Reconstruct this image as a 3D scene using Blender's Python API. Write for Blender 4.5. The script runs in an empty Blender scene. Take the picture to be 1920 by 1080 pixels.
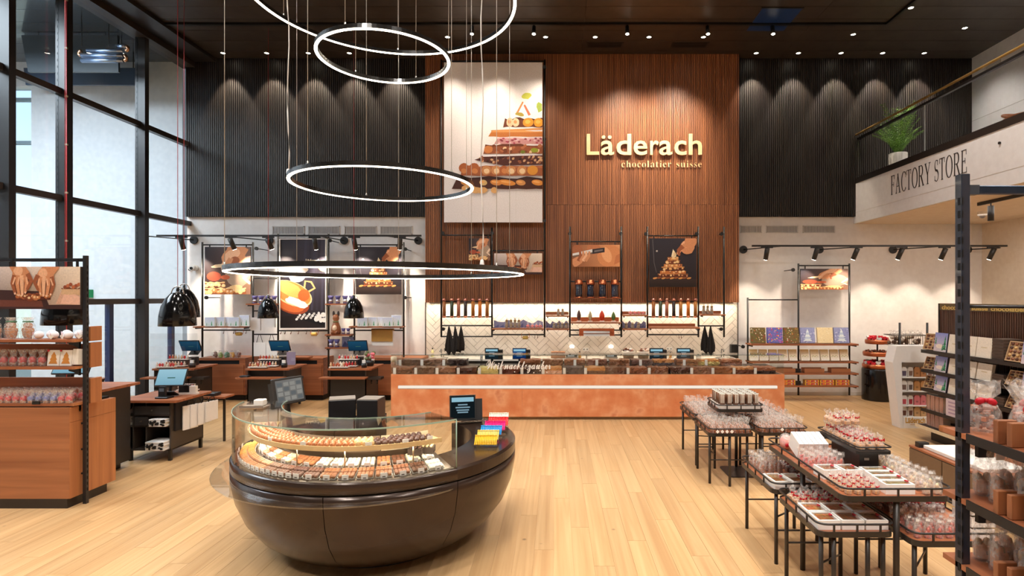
import bpy, math, random
from mathutils import Vector, Matrix, Euler
SC = bpy.context.scene
COL = SC.collection
PI = math.pi
rnd = random.Random(7)

# ---------------------------------------------------------------- camera
FP, VX, VY, EYE = 1050.0, 1042.0, 556.0, 2.4     # focal length (px of a 1920 frame), vanishing point, eye height
cam_d = bpy.data.cameras.new('camera')
cam = bpy.data.objects.new('camera', cam_d); COL.objects.link(cam)
cam.location = (0, 0, EYE); cam.rotation_euler = (PI/2, 0, 0)
cam_d.sensor_width = 36; cam_d.lens = FP/1920*36
cam_d.shift_x = -(VX-960)/1920; cam_d.shift_y = (VY-540)/1920
cam_d.clip_start = .05; cam_d.clip_end = 200
SC.camera = cam

# ---------------------------------------------------------------- colour management, sky
SC.view_settings.view_transform = 'Standard'
SC.view_settings.look = 'None'
SC.view_settings.gamma = 1
SC.view_settings.use_curve_mapping = False
SC.view_settings.exposure = 0.0
SC.cycles.max_bounces = 10; SC.cycles.transparent_max_bounces = 24
SC.cycles.diffuse_bounces = 4; SC.cycles.glossy_bounces = 4
SC.cycles.sample_clamp_indirect = 4
SC.cycles.caustics_reflective = False; SC.cycles.caustics_refractive = False
w = bpy.data.worlds.new('sky'); SC.world = w; w.use_nodes = True
nt = w.node_tree; bg = nt.nodes['Background']
sky = nt.nodes.new('ShaderNodeTexSky'); sky.sky_type = 'HOSEK_WILKIE'; sky.turbidity = 8
sky.sun_direction = (-.5, -.6, .62)
nt.links.new(sky.outputs[0], bg.inputs[0]); bg.inputs[1].default_value = 14

WARM = (1, .84, .66); WHITE = (1, .93, .86); COOL = (.80, .90, 1)
def spot(loc, to, watts, deg, blend=.6, color=WHITE, radius=.05):
    d = bpy.data.lights.new('spot_lamp', 'SPOT'); d.energy = watts; d.color = color
    d.spot_size = math.radians(deg); d.spot_blend = blend; d.shadow_soft_size = radius
    o = bpy.data.objects.new('spot_lamp', d); COL.objects.link(o); o.location = loc
    o.rotation_euler = (Vector(to)-Vector(loc)).to_track_quat('-Z', 'Y').to_euler()
    return o
def area(loc, rot, sx, sy, watts, color=WHITE):
    d = bpy.data.lights.new('area_lamp', 'AREA'); d.shape = 'RECTANGLE'; d.size = sx; d.size_y = sy
    d.energy = watts; d.color = color
    o = bpy.data.objects.new('area_lamp', d); COL.objects.link(o); o.location = loc; o.rotation_euler = rot
    return o
ZC = 8.15           # ceiling height
YB = 13.6           # back wall
# the hall's grid of ceiling downlights (those over and behind the camera are not in view)
for y in (-3, .5, 3.4, 6.2, 9.0):
    for x in (-7, -3.6, -.4, 2.8, 6):
        spot((x, y, ZC-.1), (x, y+.2, 0), 540, 95, .8, WHITE, .25)
# ceiling washers along the back walls: five left, four hidden behind the rings, five right
for px in (418, 500, 578, 655, 735):
    x = (px-VX)/FP*13.2
    spot((x, 13.12, ZC-.06), (x+.05, 13.55, 5.6), 260, 62, .35, WARM, .03)
for px in (1418, 1497, 1577, 1655, 1733):
    x = (px-VX)/FP*13.2
    spot((x, 13.12, ZC-.06), (x+.05, 13.55, 5.6), 260, 62, .35, WARM, .03)
for px in (839, 930, 1023, 1116, 1217, 1319):
    x = (px-VX)/FP*12.4
    spot((x, 12.25, ZC-.08), (x, 13.25, 5.0), 150, 60, .9, WARM, .06)
# ceiling track heads aimed at the banner and the sign
for px, tx in ((885, 900), (1001, 985), (1176, 1190), (1327, 1235)):
    spot(((px-VX)/FP*11.78, 11.76, ZC-.27), ((tx-VX)/FP*13.25, 13.25, 5.6), 620 if px > 1100 else 110, 76, 1.0, WARM, .08)
# unseen fill spots added over and behind the camera to brighten the goods
spot((-3.2, -1.5, ZC-.3), (-3.0, 8.5, 1.0), 900, 75, 1.0, WHITE, .2)
spot((3.2, -1.5, ZC-.3), (2.6, 8.5, 1.0), 900, 75, 1.0, WHITE, .2)
spot((.2, -.6, ZC-.3), (2.3, 3.6, 1.0), 420, 50, 1.0, WHITE, .15)
spot((-.6, .6, 5.2), (1.8, 2.0, 1.6), 150, 45, 1.0, WHITE, .1)
# unseen spots added over the gallery to brighten its upper wall
for y in (12.4, 10.4, 8.0): spot((8.9, y, ZC-.06), (9.2, y+.4, 5.1), 150, 110, .8, WHITE, .1)
# light strip under the wood panel, washing the tiles
area((.62, 13.42, 2.23), (0, 0, 0), 7.3, .06, 95, (1, .84, .62))
# unseen area lamp added to brighten the lobby beyond the glass
area((-11.6, 7.4, 7.7), (0, 0, 0), 3.5, 6, 1450, (.90, .95, 1))
# unseen area lamp standing in for downlights below the gallery
area((8.8, 8.2, 4.1), (0, 0, 0), 2.4, 7, 110, WHITE)

# ---------------------------------------------------------------- mesh collector and object helpers
def lin(c):
    c = c/255.0
    return c/12.92 if c <= .04045 else ((c+.055)/1.055)**2.4
def K(r, g, b): return (lin(r), lin(g), lin(b), 1)
BLACK = K(30, 27, 26); DARK = K(42, 37, 34); PAPER = K(240, 236, 230); CREAM = K(232, 216, 188)
MILK = K(150, 90, 58); DCHOC = K(72, 42, 32); RED = K(182, 12, 34); GOLD = K(214, 170, 84)
COPPER = K(205, 120, 84); CARAMEL = K(196, 128, 66); NUT = K(205, 150, 92)

class MB:
    def __init__(s, col=PAPER): s.v = []; s.f = []; s.c = []; s.m = []; s.s = []; s.col = col; s.mi = 0; s.M = None
    def add(s, vs, fs, smooth=False, cols=None):
        b = len(s.v)
        if s.M is not None: vs = [s.M @ Vector(p) for p in vs]
        s.v.extend(tuple(p) for p in vs)
        for i, q in enumerate(fs):
            s.f.append([b+k for k in q]); s.c.append(cols[i] if cols else s.col); s.m.append(s.mi); s.s.append(smooth)
        return s
    def box(s, x0, x1, y0, y1, z0, z1, ch=0):
        if x0 > x1: x0, x1 = x1, x0
        if y0 > y1: y0, y1 = y1, y0
        if z0 > z1: z0, z1 = z1, z0
        if ch:
            lo, hi = (x0, y0, z0), (x1, y1, z1); v = []; idx = {}
            for a in range(3):
                for sx in (0, 1):
                    for sy in (0, 1):
                        for sz in (0, 1):
                            q = (sx, sy, sz); p = [lo[k] if q[k] == 0 else hi[k] for k in range(3)]
                            for k in range(3):
                                if k != a: p[k] += ch if q[k] == 0 else -ch
                            idx[(a,)+q] = len(v); v.append(p)
            f = []
            for a in range(3):
                b, c = (a+1) % 3, (a+2) % 3
                for t in (0, 1):
                    def g(i, j, aa=a, tt=t):
                        q = [0, 0, 0]; q[a] = tt; q[b] = i; q[c] = j; return idx[(aa,)+tuple(q)]
                    L = [g(0, 0), g(1, 0), g(1, 1), g(0, 1)]
                    f.append(L if t else L[::-1])
                for i in (0, 1):
                    for j in (0, 1):
                        def h(ax, t):
                            q = [0, 0, 0]; q[b] = i; q[c] = j; q[a] = t; return idx[(ax,)+tuple(q)]
                        L = [h(b, 0), h(b, 1), h(c, 1), h(c, 0)]
                        f.append(L if i != j else L[::-1])
            for q in ((0,0,0),(0,0,1),(0,1,0),(0,1,1),(1,0,0),(1,0,1),(1,1,0),(1,1,1)):
                L = [idx[(0,)+q], idx[(1,)+q], idx[(2,)+q]]
                f.append(L if sum(q) % 2 else L[::-1])
            return s.add(v, f)
        return s.add([(x0,y0,z0),(x1,y0,z0),(x1,y1,z0),(x0,y1,z0),(x0,y0,z1),(x1,y0,z1),(x1,y1,z1),(x0,y1,z1)],
                     [(3,2,1,0),(4,5,6,7),(0,1,5,4),(1,2,6,5),(2,3,7,6),(3,0,4,7)])
    def bc(s, c, d, ch=0):
        return s.box(c[0]-d[0]/2, c[0]+d[0]/2, c[1]-d[1]/2, c[1]+d[1]/2, c[2]-d[2]/2, c[2]+d[2]/2, ch)
    def tube(s, path, r, n=6, closed=False, smooth=True):
        P = [Vector(p) for p in path]; N = len(P); vs = []; fs = []
        for i, p in enumerate(P):
            a = P[i-1] if (i > 0 or closed) else P[i]; b = P[(i+1) % N] if (i < N-1 or closed) else P[i]
            t = (b-a).normalized()
            u = t.cross(Vector((0, 0, 1)))
            if u.length < 1e-3: u = t.cross(Vector((0, 1, 0)))
            u.normalize(); w_ = t.cross(u)
            rr = r[i] if isinstance(r, (list, tuple)) else r
            for k in range(n):
                a_ = 2*PI*k/n; vs.append(p+u*(rr*math.cos(a_))+w_*(rr*math.sin(a_)))
        for i in range(N if closed else N-1):
            for k in range(n):
                j = (i+1) % N; fs.append((i*n+k, j*n+k, j*n+(k+1) % n, i*n+(k+1) % n))
        s.add(vs, fs, smooth)
        if not closed:
            b = len(s.v)-len(vs)
            for off, rev in ((0, False), ((N-1)*n, True)):
                q = [b+off+k for k in range(n)]
                s.f.append(q[::-1] if rev else q); s.c.append(s.col); s.m.append(s.mi); s.s.append(False)
        return s
    def lathe(s, c, prof, n=16, a0=0, a1=2*PI, smooth=True, caps=False):
        full = abs(a1-a0-2*PI) < 1e-6; m = n if full else n+1; vs = []; fs = []; k = len(prof)
        for i in range(m):
            a = a0+(a1-a0)*i/n
            for (r, z) in prof: vs.append((c[0]+r*math.cos(a), c[1]+r*math.sin(a), c[2]+z))
        for i in range(n):
            j = (i+1) % m
            for q in range(k-1):
                fs.append((i*k+q, j*k+q, j*k+q+1, i*k+q+1))
        s.add(vs, fs, smooth)
        if caps and not full:
            b = len(s.v)-len(vs)
            s.f += [[b+q for q in range(k)], [b+n*k+q for q in range(k)][::-1]]
            s.c += [s.col]*2; s.m += [s.mi]*2; s.s += [False]*2
        return s
    def prism(s, pts, z0, z1):               # polygon in XY, extruded in Z
        n = len(pts)
        return s.add([(x, y, z0) for x, y in pts]+[(x, y, z1) for x, y in pts],
                     [tuple(range(n))[::-1], tuple(range(n, 2*n))]+[(i, (i+1) % n, n+(i+1) % n, n+i) for i in range(n)])
    def prismy(s, pts, y0, y1):              # polygon in XZ, extruded in Y
        n = len(pts)
        return s.add([(x, y0, z) for x, z in pts]+[(x, y1, z) for x, z in pts],
                     [tuple(range(n)), tuple(range(n, 2*n))[::-1]]+[((i+1) % n, i, n+i, n+(i+1) % n) for i in range(n)])
    def ball(s, c, r, n=8, m=5):
        rx, ry, rz = r if isinstance(r, (list, tuple)) else (r, r, r); vs = [(c[0], c[1], c[2]-rz)]; fs = []
        for j in range(1, m):
            t = PI*j/m-PI/2
            for i in range(n):
                a = 2*PI*i/n; vs.append((c[0]+rx*math.cos(t)*math.cos(a), c[1]+ry*math.cos(t)*math.sin(a), c[2]+rz*math.sin(t)))
        vs.append((c[0], c[1], c[2]+rz)); L = len(vs)-1
        for i in range(n):
            k = (i+1) % n; fs.append((0, 1+k, 1+i)); fs.append((L, 1+(m-2)*n+i, 1+(m-2)*n+k))
            for j in range(m-2): fs.append((1+j*n+i, 1+j*n+k, 1+(j+1)*n+k, 1+(j+1)*n+i))
        return s.add(vs, fs, True)
    def text(s, body, x, y, z, size, depth=.002, bold=0, width=None, shear=0, mat=None):
        me = text_mesh(body, size, depth, bold, shear)
        xs = [v.co.x for v in me.vertices]; x0, x1 = min(xs), max(xs)
        k = (width/(x1-x0)) if width else 1
        M = mat or Matrix.Identity(4)
        s.add([M @ Vector((x+(v.co.x-x0)*k, y-v.co.z, z+v.co.y)) for v in me.vertices], [tuple(p.vertices) for p in me.polygons])
        return x+(x1-x0)*k

_tc = {}
def text_mesh(body, size, depth, bold, shear=0):
    key = (body, size, depth, bold, shear)
    if key in _tc: return _tc[key]
    c = bpy.data.curves.new('lettering', 'FONT'); c.body = body; c.size = size; c.extrude = depth; c.offset = bold; c.shear = shear
    c.resolution_u = 3
    o = bpy.data.objects.new('lettering', c); COL.objects.link(o)
    dg = bpy.context.evaluated_depsgraph_get(); me = bpy.data.meshes.new_from_object(o.evaluated_get(dg))
    bpy.data.objects.remove(o); bpy.data.curves.remove(c)
    _tc[key] = me
    return me

def serif_letter(c):
    """thin roman capital, cap height 1: list of (points, faces) strips in XZ, and its width"""
    T, t, sf = .105, .035, .03; out = []
    def box(x0, x1, z0, z1): out.append([(x0, z0), (x1, z0), (x1, z1), (x0, z1)])
    def stem(x): box(x, x+T, 0, 1); box(x-.06, x+T+.06, 0, sf); box(x-.06, x+T+.06, 1-sf, 1)
    def band(pts, ws):
        L, R = [], []
        for i, p in enumerate(pts):
            a, b = pts[max(i-1, 0)], pts[min(i+1, len(pts)-1)]; dx, dz = b[0]-a[0], b[1]-a[1]; l = math.hypot(dx, dz) or 1
            L.append((p[0]-dz/l*ws[i]/2, p[1]+dx/l*ws[i]/2)); R.append((p[0]+dz/l*ws[i]/2, p[1]-dx/l*ws[i]/2))
        for i in range(len(pts)-1): out.append([R[i], R[i+1], L[i+1], L[i]])
    def bowl(cx, cz, rx, rz, a0, a1, n=22):
        A = [math.radians(a0+(a1-a0)*i/n) for i in range(n+1)]
        band([(cx+rx*math.cos(a), cz+rz*math.sin(a)) for a in A], [t+(T*1.05-t)*abs(math.cos(a))**1.6 for a in A])
    if c in 'FE':
        stem(.06); box(.16, .56, 1-t, 1); box(.53, .56, .78, 1); box(.16, .44, .5, .5+t); box(.42, .45, .4, .64)
        if c == 'E': box(.16, .6, 0, t); box(.57, .6, 0, .24)
        return out, .62
    if c == 'T': stem(.27); box(0, .64, 1-t, 1); box(0, .03, .76, 1); box(.61, .64, .76, 1); return out, .64
    if c == 'A':
        band([(.08, .015), (.38, 1)], [t, t]); band([(.36, 1), (.66, .015)], [T, T]); box(.17, .56, .34, .34+t)
        box(0, .2, 0, sf); box(.52, .78, 0, sf); return out, .78
    if c == 'Y':
        band([(.08, .985), (.37, .46)], [T, T]); band([(.40, .46), (.66, .985)], [t, t]); box(.33, .33+T, 0, .5); box(.25, .51, 0, sf); box(-.02, .22, 1-sf, 1); box(.54, .76, 1-sf, 1); return out, .74
    if c == 'O': bowl(.42, .5, .36, .49, 0, 360, 40); return out, .84
    if c == 'C': bowl(.42, .5, .36, .49, 42, 318, 34); box(.665, .695, .68, .98); return out, .72
    if c == 'R':
        stem(.06); box(.16, .38, 1-t, 1); box(.16, .38, .49, .49+t); bowl(.38, .745, .2, .24, -90, 90); band([(.36, .5), (.66, .015)], [T, T]); box(.56, .78, 0, sf); return out, .76
    A = [math.radians(q) for q in range(50, 275, 15)]; P = [(.27+.2*math.cos(a), .74+.24*math.sin(a)) for a in A]
    B = [math.radians(q) for q in range(90, -145, -15)]; P = P[:-1]+[(.27+.23*math.cos(a), .26+.25*math.sin(a)) for a in B]; n = len(P)
    band(P, [t+(T-t)*math.exp(-((i/(n-1)-.5)/.2)**2) for i in range(n)]); box(.40, .43, .74, .98); box(.05, .08, .03, .27)
    return out, .54
_o20 = ['first', 'second', 'third', 'fourth', 'fifth', 'sixth', 'seventh', 'eighth', 'ninth', 'tenth', 'eleventh', 'twelfth', 'thirteenth', 'fourteenth', 'fifteenth', 'sixteenth', 'seventeenth', 'eighteenth', 'nineteenth', 'twentieth']
def ordinal(n):                       # 1 -> first, 34 -> thirty-fourth
    if n <= 20: return _o20[n-1]
    tens = ('twent', 'thirt', 'fort', 'fift')[n//10-2]
    return tens+'ieth' if n % 10 == 0 else tens+'y-'+_o20[n % 10-1]
ords = [ordinal(k+1) for k in range(59)]
ORG = {}
def build(mb, name, mats, parent=None, kind=None, label=None, bevel=0):
    o_ = ORG.get(parent.name, Vector((0, 0, 0))) if parent else Vector((0, 0, 0))
    me = bpy.data.meshes.new(name)
    vs = [(x-o_.x, y-o_.y, z-o_.z) for x, y, z in mb.v] if parent else mb.v
    me.from_pydata(vs, [], mb.f)
    if not isinstance(mats, (list, tuple)): mats = [mats]
    for m in mats: me.materials.append(m)
    ca = me.color_attributes.new('Col', 'FLOAT_COLOR', 'CORNER')
    buf = []
    for f, c in zip(mb.f, mb.c):
        if isinstance(c[0], (tuple, list)):
            for k in range(len(f)): buf.extend(c[k])
        else: buf.extend(tuple(c)*len(f))
    ca.data.foreach_set('color', buf)
    me.polygons.foreach_set('material_index', mb.m); me.polygons.foreach_set('use_smooth', mb.s)
    me.update()
    o = bpy.data.objects.new(name, me); COL.objects.link(o)
    if parent: o.parent = parent; ORG[o.name] = o_
    if kind: o['kind'] = kind
    if label: o['label'] = label
    if bevel:
        b = o.modifiers.new('edge', 'BEVEL'); b.width = bevel; b.segments = 2; b.limit_method = 'ANGLE'
    return o
def tag(o, label, cat, group=None):
    if len(label.replace('-', ' ').split()) > 16: print('LONG', len(label.split()), label)
    o['label'] = label; o['category'] = cat
    if group: o['group'] = group
    return o
def thing(name, label, cat, loc=(0, 0, 0), group=None):
    o = bpy.data.objects.new(name, None); COL.objects.link(o); o.location = loc; o.empty_display_size = .1
    ORG[o.name] = Vector(loc)
    return tag(o, label, cat, group)
def single(mb, name, mats, label, cat, group=None, bevel=0):
    return tag(build(mb, name, mats, bevel=bevel), label, cat, group)
def struct(mb, name, mats, parent=None, bevel=0):
    return build(mb, name, mats, parent, None if parent else 'structure', bevel=bevel)
def dup(root, loc, rotz=None, label=None, group=None, rot=None, scale=None):
    r = root.copy(); COL.objects.link(r); r.location = loc
    if rotz is not None: r.rotation_euler = (0, 0, rotz)
    if rot is not None: r.rotation_euler = rot
    if scale is not None: r.scale = scale if isinstance(scale, (tuple, list)) else (scale,)*3
    if label: r['label'] = label
    if group: r['group'] = group
    for ch in list(root.children):
        c = ch.copy(); COL.objects.link(c); c.parent = r
        for g in ch.children:
            d = g.copy(); COL.objects.link(d); d.parent = c
    return r
class Proto:
    """first use places the object itself, later uses place copies of it with their parts"""
    def __init__(s, o): s.o = o; s.used = False
    def put(s, loc, rotz=0, label=None, group=None, scale=None):
        if not s.used:
            s.used = True; o = s.o; o.location = loc; o.rotation_euler = (0, 0, rotz)
            if scale is not None: o.scale = scale if isinstance(scale, (tuple, list)) else (scale,)*3
            if label: o['label'] = label
            if group: o['group'] = group
            return o
        return dup(s.o, loc, rotz, label, group, None, scale if scale is not None else (1, 1, 1))
def X(px, Y): return (px-VX)/FP*Y
def Z(py, Y): return EYE-(py-VY)/FP*Y
def pbox(mb, px0, py0, px1, py1, Y, d, ch=0):
    return mb.box(X(px0, Y), X(px1, Y), Y, Y+d, Z(py1, Y), Z(py0, Y), ch)

# ---------------------------------------------------------------- materials
MATS = {}
def mat(name):
    m = bpy.data.materials.new(name); m.use_nodes = True; m.node_tree.nodes.clear(); MATS[name] = m
    return m, m.node_tree
def nd(nt, typ, **kw):
    n = nt.nodes.new(typ)
    for k, v in kw.items():
        if k in n.inputs.keys() if hasattr(n.inputs, 'keys') else False: n.inputs[k].default_value = v
        else: setattr(n, k, v)
    return n
def principled(nt):
    o = nt.nodes.new('ShaderNodeOutputMaterial'); p = nt.nodes.new('ShaderNodeBsdfPrincipled')
    nt.links.new(p.outputs[0], o.inputs[0]); return p
def colmat(name, rough, metal=0, spec=.5, amp=.12, scale=18, bump=0, coat=0):
    m, t = mat(name); p = principled(t); L = t.links.new
    at = nd(t, 'ShaderNodeAttribute', attribute_name='Col')
    tc = nd(t, 'ShaderNodeTexCoord'); nz = nd(t, 'ShaderNodeTexNoise'); nz.inputs['Scale'].default_value = scale
    L(tc.outputs['Object'], nz.inputs['Vector'])
    mr = nd(t, 'ShaderNodeMapRange'); mr.inputs['To Min'].default_value = 1-amp; mr.inputs['To Max'].default_value = 1+amp
    L(nz.outputs[0], mr.inputs['Value'])
    mx = nd(t, 'ShaderNodeVectorMath', operation='SCALE'); L(at.outputs['Color'], mx.inputs[0]); L(mr.outputs[0], mx.inputs['Scale'])
    L(mx.outputs[0], p.inputs['Base Color'])
    p.inputs['Roughness'].default_value = rough; p.inputs['Metallic'].default_value = metal
    p.inputs['Specular IOR Level'].default_value = spec
    if coat: p.inputs['Coat Weight'].default_value = coat; p.inputs['Coat Roughness'].default_value = .05
    if bump:
        b = nd(t, 'ShaderNodeBump'); b.inputs['Strength'].default_value = bump; b.inputs['Distance'].default_value = .004
        L(nz.outputs[0], b.inputs['Height']); L(b.outputs[0], p.inputs['Normal'])
    return m
matte = colmat('painted_matte', .7, spec=.3)
satin = colmat('satin_finish', .42)
gloss = colmat('glossy_finish', .12, amp=.05)
metal = colmat('brushed_metal', .3, metal=1, amp=.08)
blackmetal = colmat('powder_coated_metal', .38, spec=.5, amp=.15)
choc = colmat('chocolate', .38, amp=.3, scale=45, bump=.5)
printm = colmat('print', .5, amp=.22, scale=55, spec=.3)
plain = colmat('paper', .75, amp=.04, spec=.25)
lacquer = colmat('lacquer', .22, amp=.1, spec=.6, coat=.3)

def glassmat(name, tint, ior=1.45, rough=.0, extra=0.0, bump=0, scale=30, gcol=(1, 1, 1, 1)):
    m, t = mat(name); L = t.links.new; o = nd(t, 'ShaderNodeOutputMaterial')
    tr = nd(t, 'ShaderNodeBsdfTransparent'); tr.inputs[0].default_value = tint
    gl = nd(t, 'ShaderNodeBsdfGlossy'); gl.inputs['Roughness'].default_value = rough; gl.inputs[0].default_value = gcol
    fr = nd(t, 'ShaderNodeLayerWeight'); fr.inputs[0].default_value = .5
    pw = nd(t, 'ShaderNodeMath', operation='POWER'); pw.inputs[1].default_value = 4.5; L(fr.outputs['Facing'], pw.inputs[0])
    sc_ = nd(t, 'ShaderNodeMath', operation='MULTIPLY'); sc_.inputs[1].default_value = .8; L(pw.outputs[0], sc_.inputs[0])
    ad = nd(t, 'ShaderNodeMath', operation='ADD', use_clamp=True); ad.inputs[1].default_value = .035+extra
    L(sc_.outputs[0], ad.inputs[0])
    mx = nd(t, 'ShaderNodeMixShader'); L(ad.outputs[0], mx.inputs[0]); L(tr.outputs[0], mx.inputs[1]); L(gl.outputs[0], mx.inputs[2]); L(mx.outputs[0], o.inputs[0])
    if bump:
        tc = nd(t, 'ShaderNodeTexCoord'); v = nd(t, 'ShaderNodeTexVoronoi'); v.inputs['Scale'].default_value = scale
        L(tc.outputs['Object'], v.inputs['Vector']); b = nd(t, 'ShaderNodeBump'); b.inputs['Strength'].default_value = bump
        L(v.outputs[0], b.inputs['Height']); L(b.outputs[0], gl.inputs['Normal']); L(b.outputs[0], fr.inputs['Normal'])
    return m
glass = glassmat('clear_glass', (.97, .985, .98, 1), 1.35)
plexi = glassmat('acrylic_sheet', (.96, .97, .97, 1), 1.3, extra=.02)
window_glass = glassmat('window_glass', (.88, .93, .96, 1), 1.3)
def cellophane(name, white):
    m, t = mat(name); L = t.links.new; o = nd(t, 'ShaderNodeOutputMaterial')
    tr = nd(t, 'ShaderNodeBsdfTransparent'); tr.inputs[0].default_value = (1, 1, 1, 1)
    p = nd(t, 'ShaderNodeBsdfPrincipled'); p.inputs['Base Color'].default_value = (.93, .88, .82, 1); p.inputs['Roughness'].default_value = .2; p.inputs['Transmission Weight'].default_value = 0; p.inputs['Subsurface Weight'].default_value = 0
    tc = nd(t, 'ShaderNodeTexCoord'); nz = nd(t, 'ShaderNodeTexNoise'); nz.inputs['Scale'].default_value = 42; nz.inputs['Detail'].default_value = 3
    L(tc.outputs['Object'], nz.inputs['Vector'])
    mr = nd(t, 'ShaderNodeMapRange'); mr.inputs['From Min'].default_value = .4; mr.inputs['From Max'].default_value = .72
    mr.inputs['To Min'].default_value = white*.35; mr.inputs['To Max'].default_value = white*1.7
    L(nz.outputs[0], mr.inputs['Value'])
    b = nd(t, 'ShaderNodeBump'); b.inputs['Strength'].default_value = .8; L(nz.outputs[0], b.inputs['Height']); L(b.outputs[0], p.inputs['Normal'])
    mx = nd(t, 'ShaderNodeMixShader'); L(mr.outputs[0], mx.inputs[0]); L(tr.outputs[0], mx.inputs[1]); L(p.outputs[0], mx.inputs[2]); L(mx.outputs[0], o.inputs[0])
    return m
cello = cellophane('cellophane', .26)
def emis(name, strength, col=None):
    m, t = mat(name); L = t.links.new; o = nd(t, 'ShaderNodeOutputMaterial'); e = nd(t, 'ShaderNodeEmission'); e.inputs[1].default_value = strength
    if col: e.inputs[0].default_value = col
    else:
        at = nd(t, 'ShaderNodeAttribute', attribute_name='Col'); L(at.outputs['Color'], e.inputs[0])
    L(e.outputs[0], o.inputs[0]); return m
led = emis('led_warm', 14, (1, .86, .66, 1))
lamp_on = emis('lamp_lens', 30, (1, .88, .70, 1))
screen = emis('screen_image', .9)

def woodmat(name, c1, c2, axis, scale=6, stretch=14, rough=.4, bump=.1, rand=0.0, knots=False):
    """grain runs along AXIS (0,1,2)"""
    m, t = mat(name); p = principled(t); L = t.links.new
    tc = nd(t, 'ShaderNodeTexCoord'); mp = nd(t, 'ShaderNodeMapping')
    sc = [scale*stretch/4]*3; sc[axis] = scale/stretch; mp.inputs['Scale'].default_value = sc
    vec = tc.outputs['Object']
    oi = nd(t, 'ShaderNodeObjectInfo'); ge = nd(t, 'ShaderNodeNewGeometry')
    r = nd(t, 'ShaderNodeMath', operation='ADD'); L(oi.outputs['Random'], r.inputs[0]); L(ge.outputs['Random Per Island'], r.inputs[1])
    r2 = nd(t, 'ShaderNodeMath', operation='FRACT'); L(r.outputs[0], r2.inputs[0])
    if rand:
        off = nd(t, 'ShaderNodeMath', operation='MULTIPLY'); off.inputs[1].default_value = 37; L(r2.outputs[0], off.inputs[0])
        va = nd(t, 'ShaderNodeVectorMath', operation='ADD'); L(vec, va.inputs[0]); L(off.outputs[0], va.inputs[1]); vec = va.outputs[0]
    L(vec, mp.inputs['Vector'])
    n1 = nd(t, 'ShaderNodeTexNoise'); n1.inputs['Scale'].default_value = 1; n1.inputs['Detail'].default_value = 5; n1.inputs['Distortion'].default_value = .6
    L(mp.outputs[0], n1.inputs['Vector'])
    cr = nd(t, 'ShaderNodeValToRGB'); cr.color_ramp.elements[0].position = .32; cr.color_ramp.elements[1].position = .68
    cr.color_ramp.elements[0].color = c1; cr.color_ramp.elements[1].color = c2
    L(n1.outputs[0], cr.inputs[0]); colr = cr.outputs[0]
    if rand:
        mr = nd(t, 'ShaderNodeMapRange'); mr.inputs['To Min'].default_value = 1-rand; mr.inputs['To Max'].default_value = 1+rand
        L(r2.outputs[0], mr.inputs['Value'])
        sm = nd(t, 'ShaderNodeVectorMath', operation='SCALE'); L(colr, sm.inputs[0]); L(mr.outputs[0], sm.inputs['Scale']); colr = sm.outputs[0]
    if knots:
        v = nd(t, 'ShaderNodeTexVoronoi'); v.inputs['Scale'].default_value = 2.2; L(vec, v.inputs['Vector'])
        k = nd(t, 'ShaderNodeMapRange'); k.inputs['From Min'].default_value = .02; k.inputs['From Max'].default_value = .06; k.inputs['To Min'].default_value = .45
        L(v.outputs['Distance'], k.inputs['Value'])
        sm = nd(t, 'ShaderNodeVectorMath', operation='SCALE'); L(colr, sm.inputs[0]); L(k.outputs[0], sm.inputs['Scale']); colr = sm.outputs[0]
    L(colr, p.inputs['Base Color']); p.inputs['Roughness'].default_value = rough
    b = nd(t, 'ShaderNodeBump'); b.inputs['Strength'].default_value = bump; b.inputs['Distance'].default_value = .002
    L(n1.outputs[0], b.inputs['Height']); L(b.outputs[0], p.inputs['Normal'])
    return m
oak = woodmat('oak_plank', K(185, 145, 99), K(206, 169, 122), 1, 5, 12, .36, .06, .09, True)
walnut_x = woodmat('walnut_along_x', K(128, 72, 44), K(172, 104, 66), 0, 5, 12, .42)
walnut_z = woodmat('walnut_along_z', K(126, 76, 48), K(164, 104, 66), 2, 5, 12, .45, .1, .12)
walnut_y = woodmat('walnut_along_y', K(132, 76, 48), K(172, 106, 70), 1, 5, 12, .42)
honey_x = woodmat('honey_wood_along_x', K(146, 90, 58), K(180, 118, 78), 0, 4, 10, .4)
honey_z = woodmat('honey_wood_along_z', K(164, 102, 62), K(196, 130, 82), 2, 4, 10, .4)
darkslat = woodmat('dark_slat', K(27, 21, 18), K(38, 30, 25), 2, 5, 10, .5, .1, .1)

def noisemat(name, stops, scale, rough, metal=0, detail=5, bump=0, spec=.5, stretch=(1, 1, 1)):
    m, t = mat(name); p = principled(t); L = t.links.new
    tc = nd(t, 'ShaderNodeTexCoord'); mp = nd(t, 'ShaderNodeMapping'); mp.inputs['Scale'].default_value = stretch
    L(tc.outputs['Object'], mp.inputs['Vector'])
    n1 = nd(t, 'ShaderNodeTexNoise'); n1.inputs['Scale'].default_value = scale; n1.inputs['Detail'].default_value = detail; L(mp.outputs[0], n1.inputs['Vector'])
    cr = nd(t, 'ShaderNodeValToRGB'); e = cr.color_ramp.elements
    while len(e) < len(stops): e.new(.5)
    for q, (pos, c) in zip(e, stops): q.position = pos; q.color = c
    L(n1.outputs[0], cr.inputs[0]); L(cr.outputs[0], p.inputs['Base Color'])
    p.inputs['Roughness'].default_value = rough; p.inputs['Metallic'].default_value = metal; p.inputs['Specular IOR Level'].default_value = spec
    if bump:
        b = nd(t, 'ShaderNodeBump'); b.inputs['Strength'].default_value = bump; b.inputs['Distance'].default_value = .003
        L(n1.outputs[0], b.inputs['Height']); L(b.outputs[0], p.inputs['Normal'])
    return m
plaster = noisemat('white_plaster', [(.3, K(234, 229, 226)), (.7, K(241, 237, 234))], 9, .8, bump=.04, spec=.2)
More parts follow.
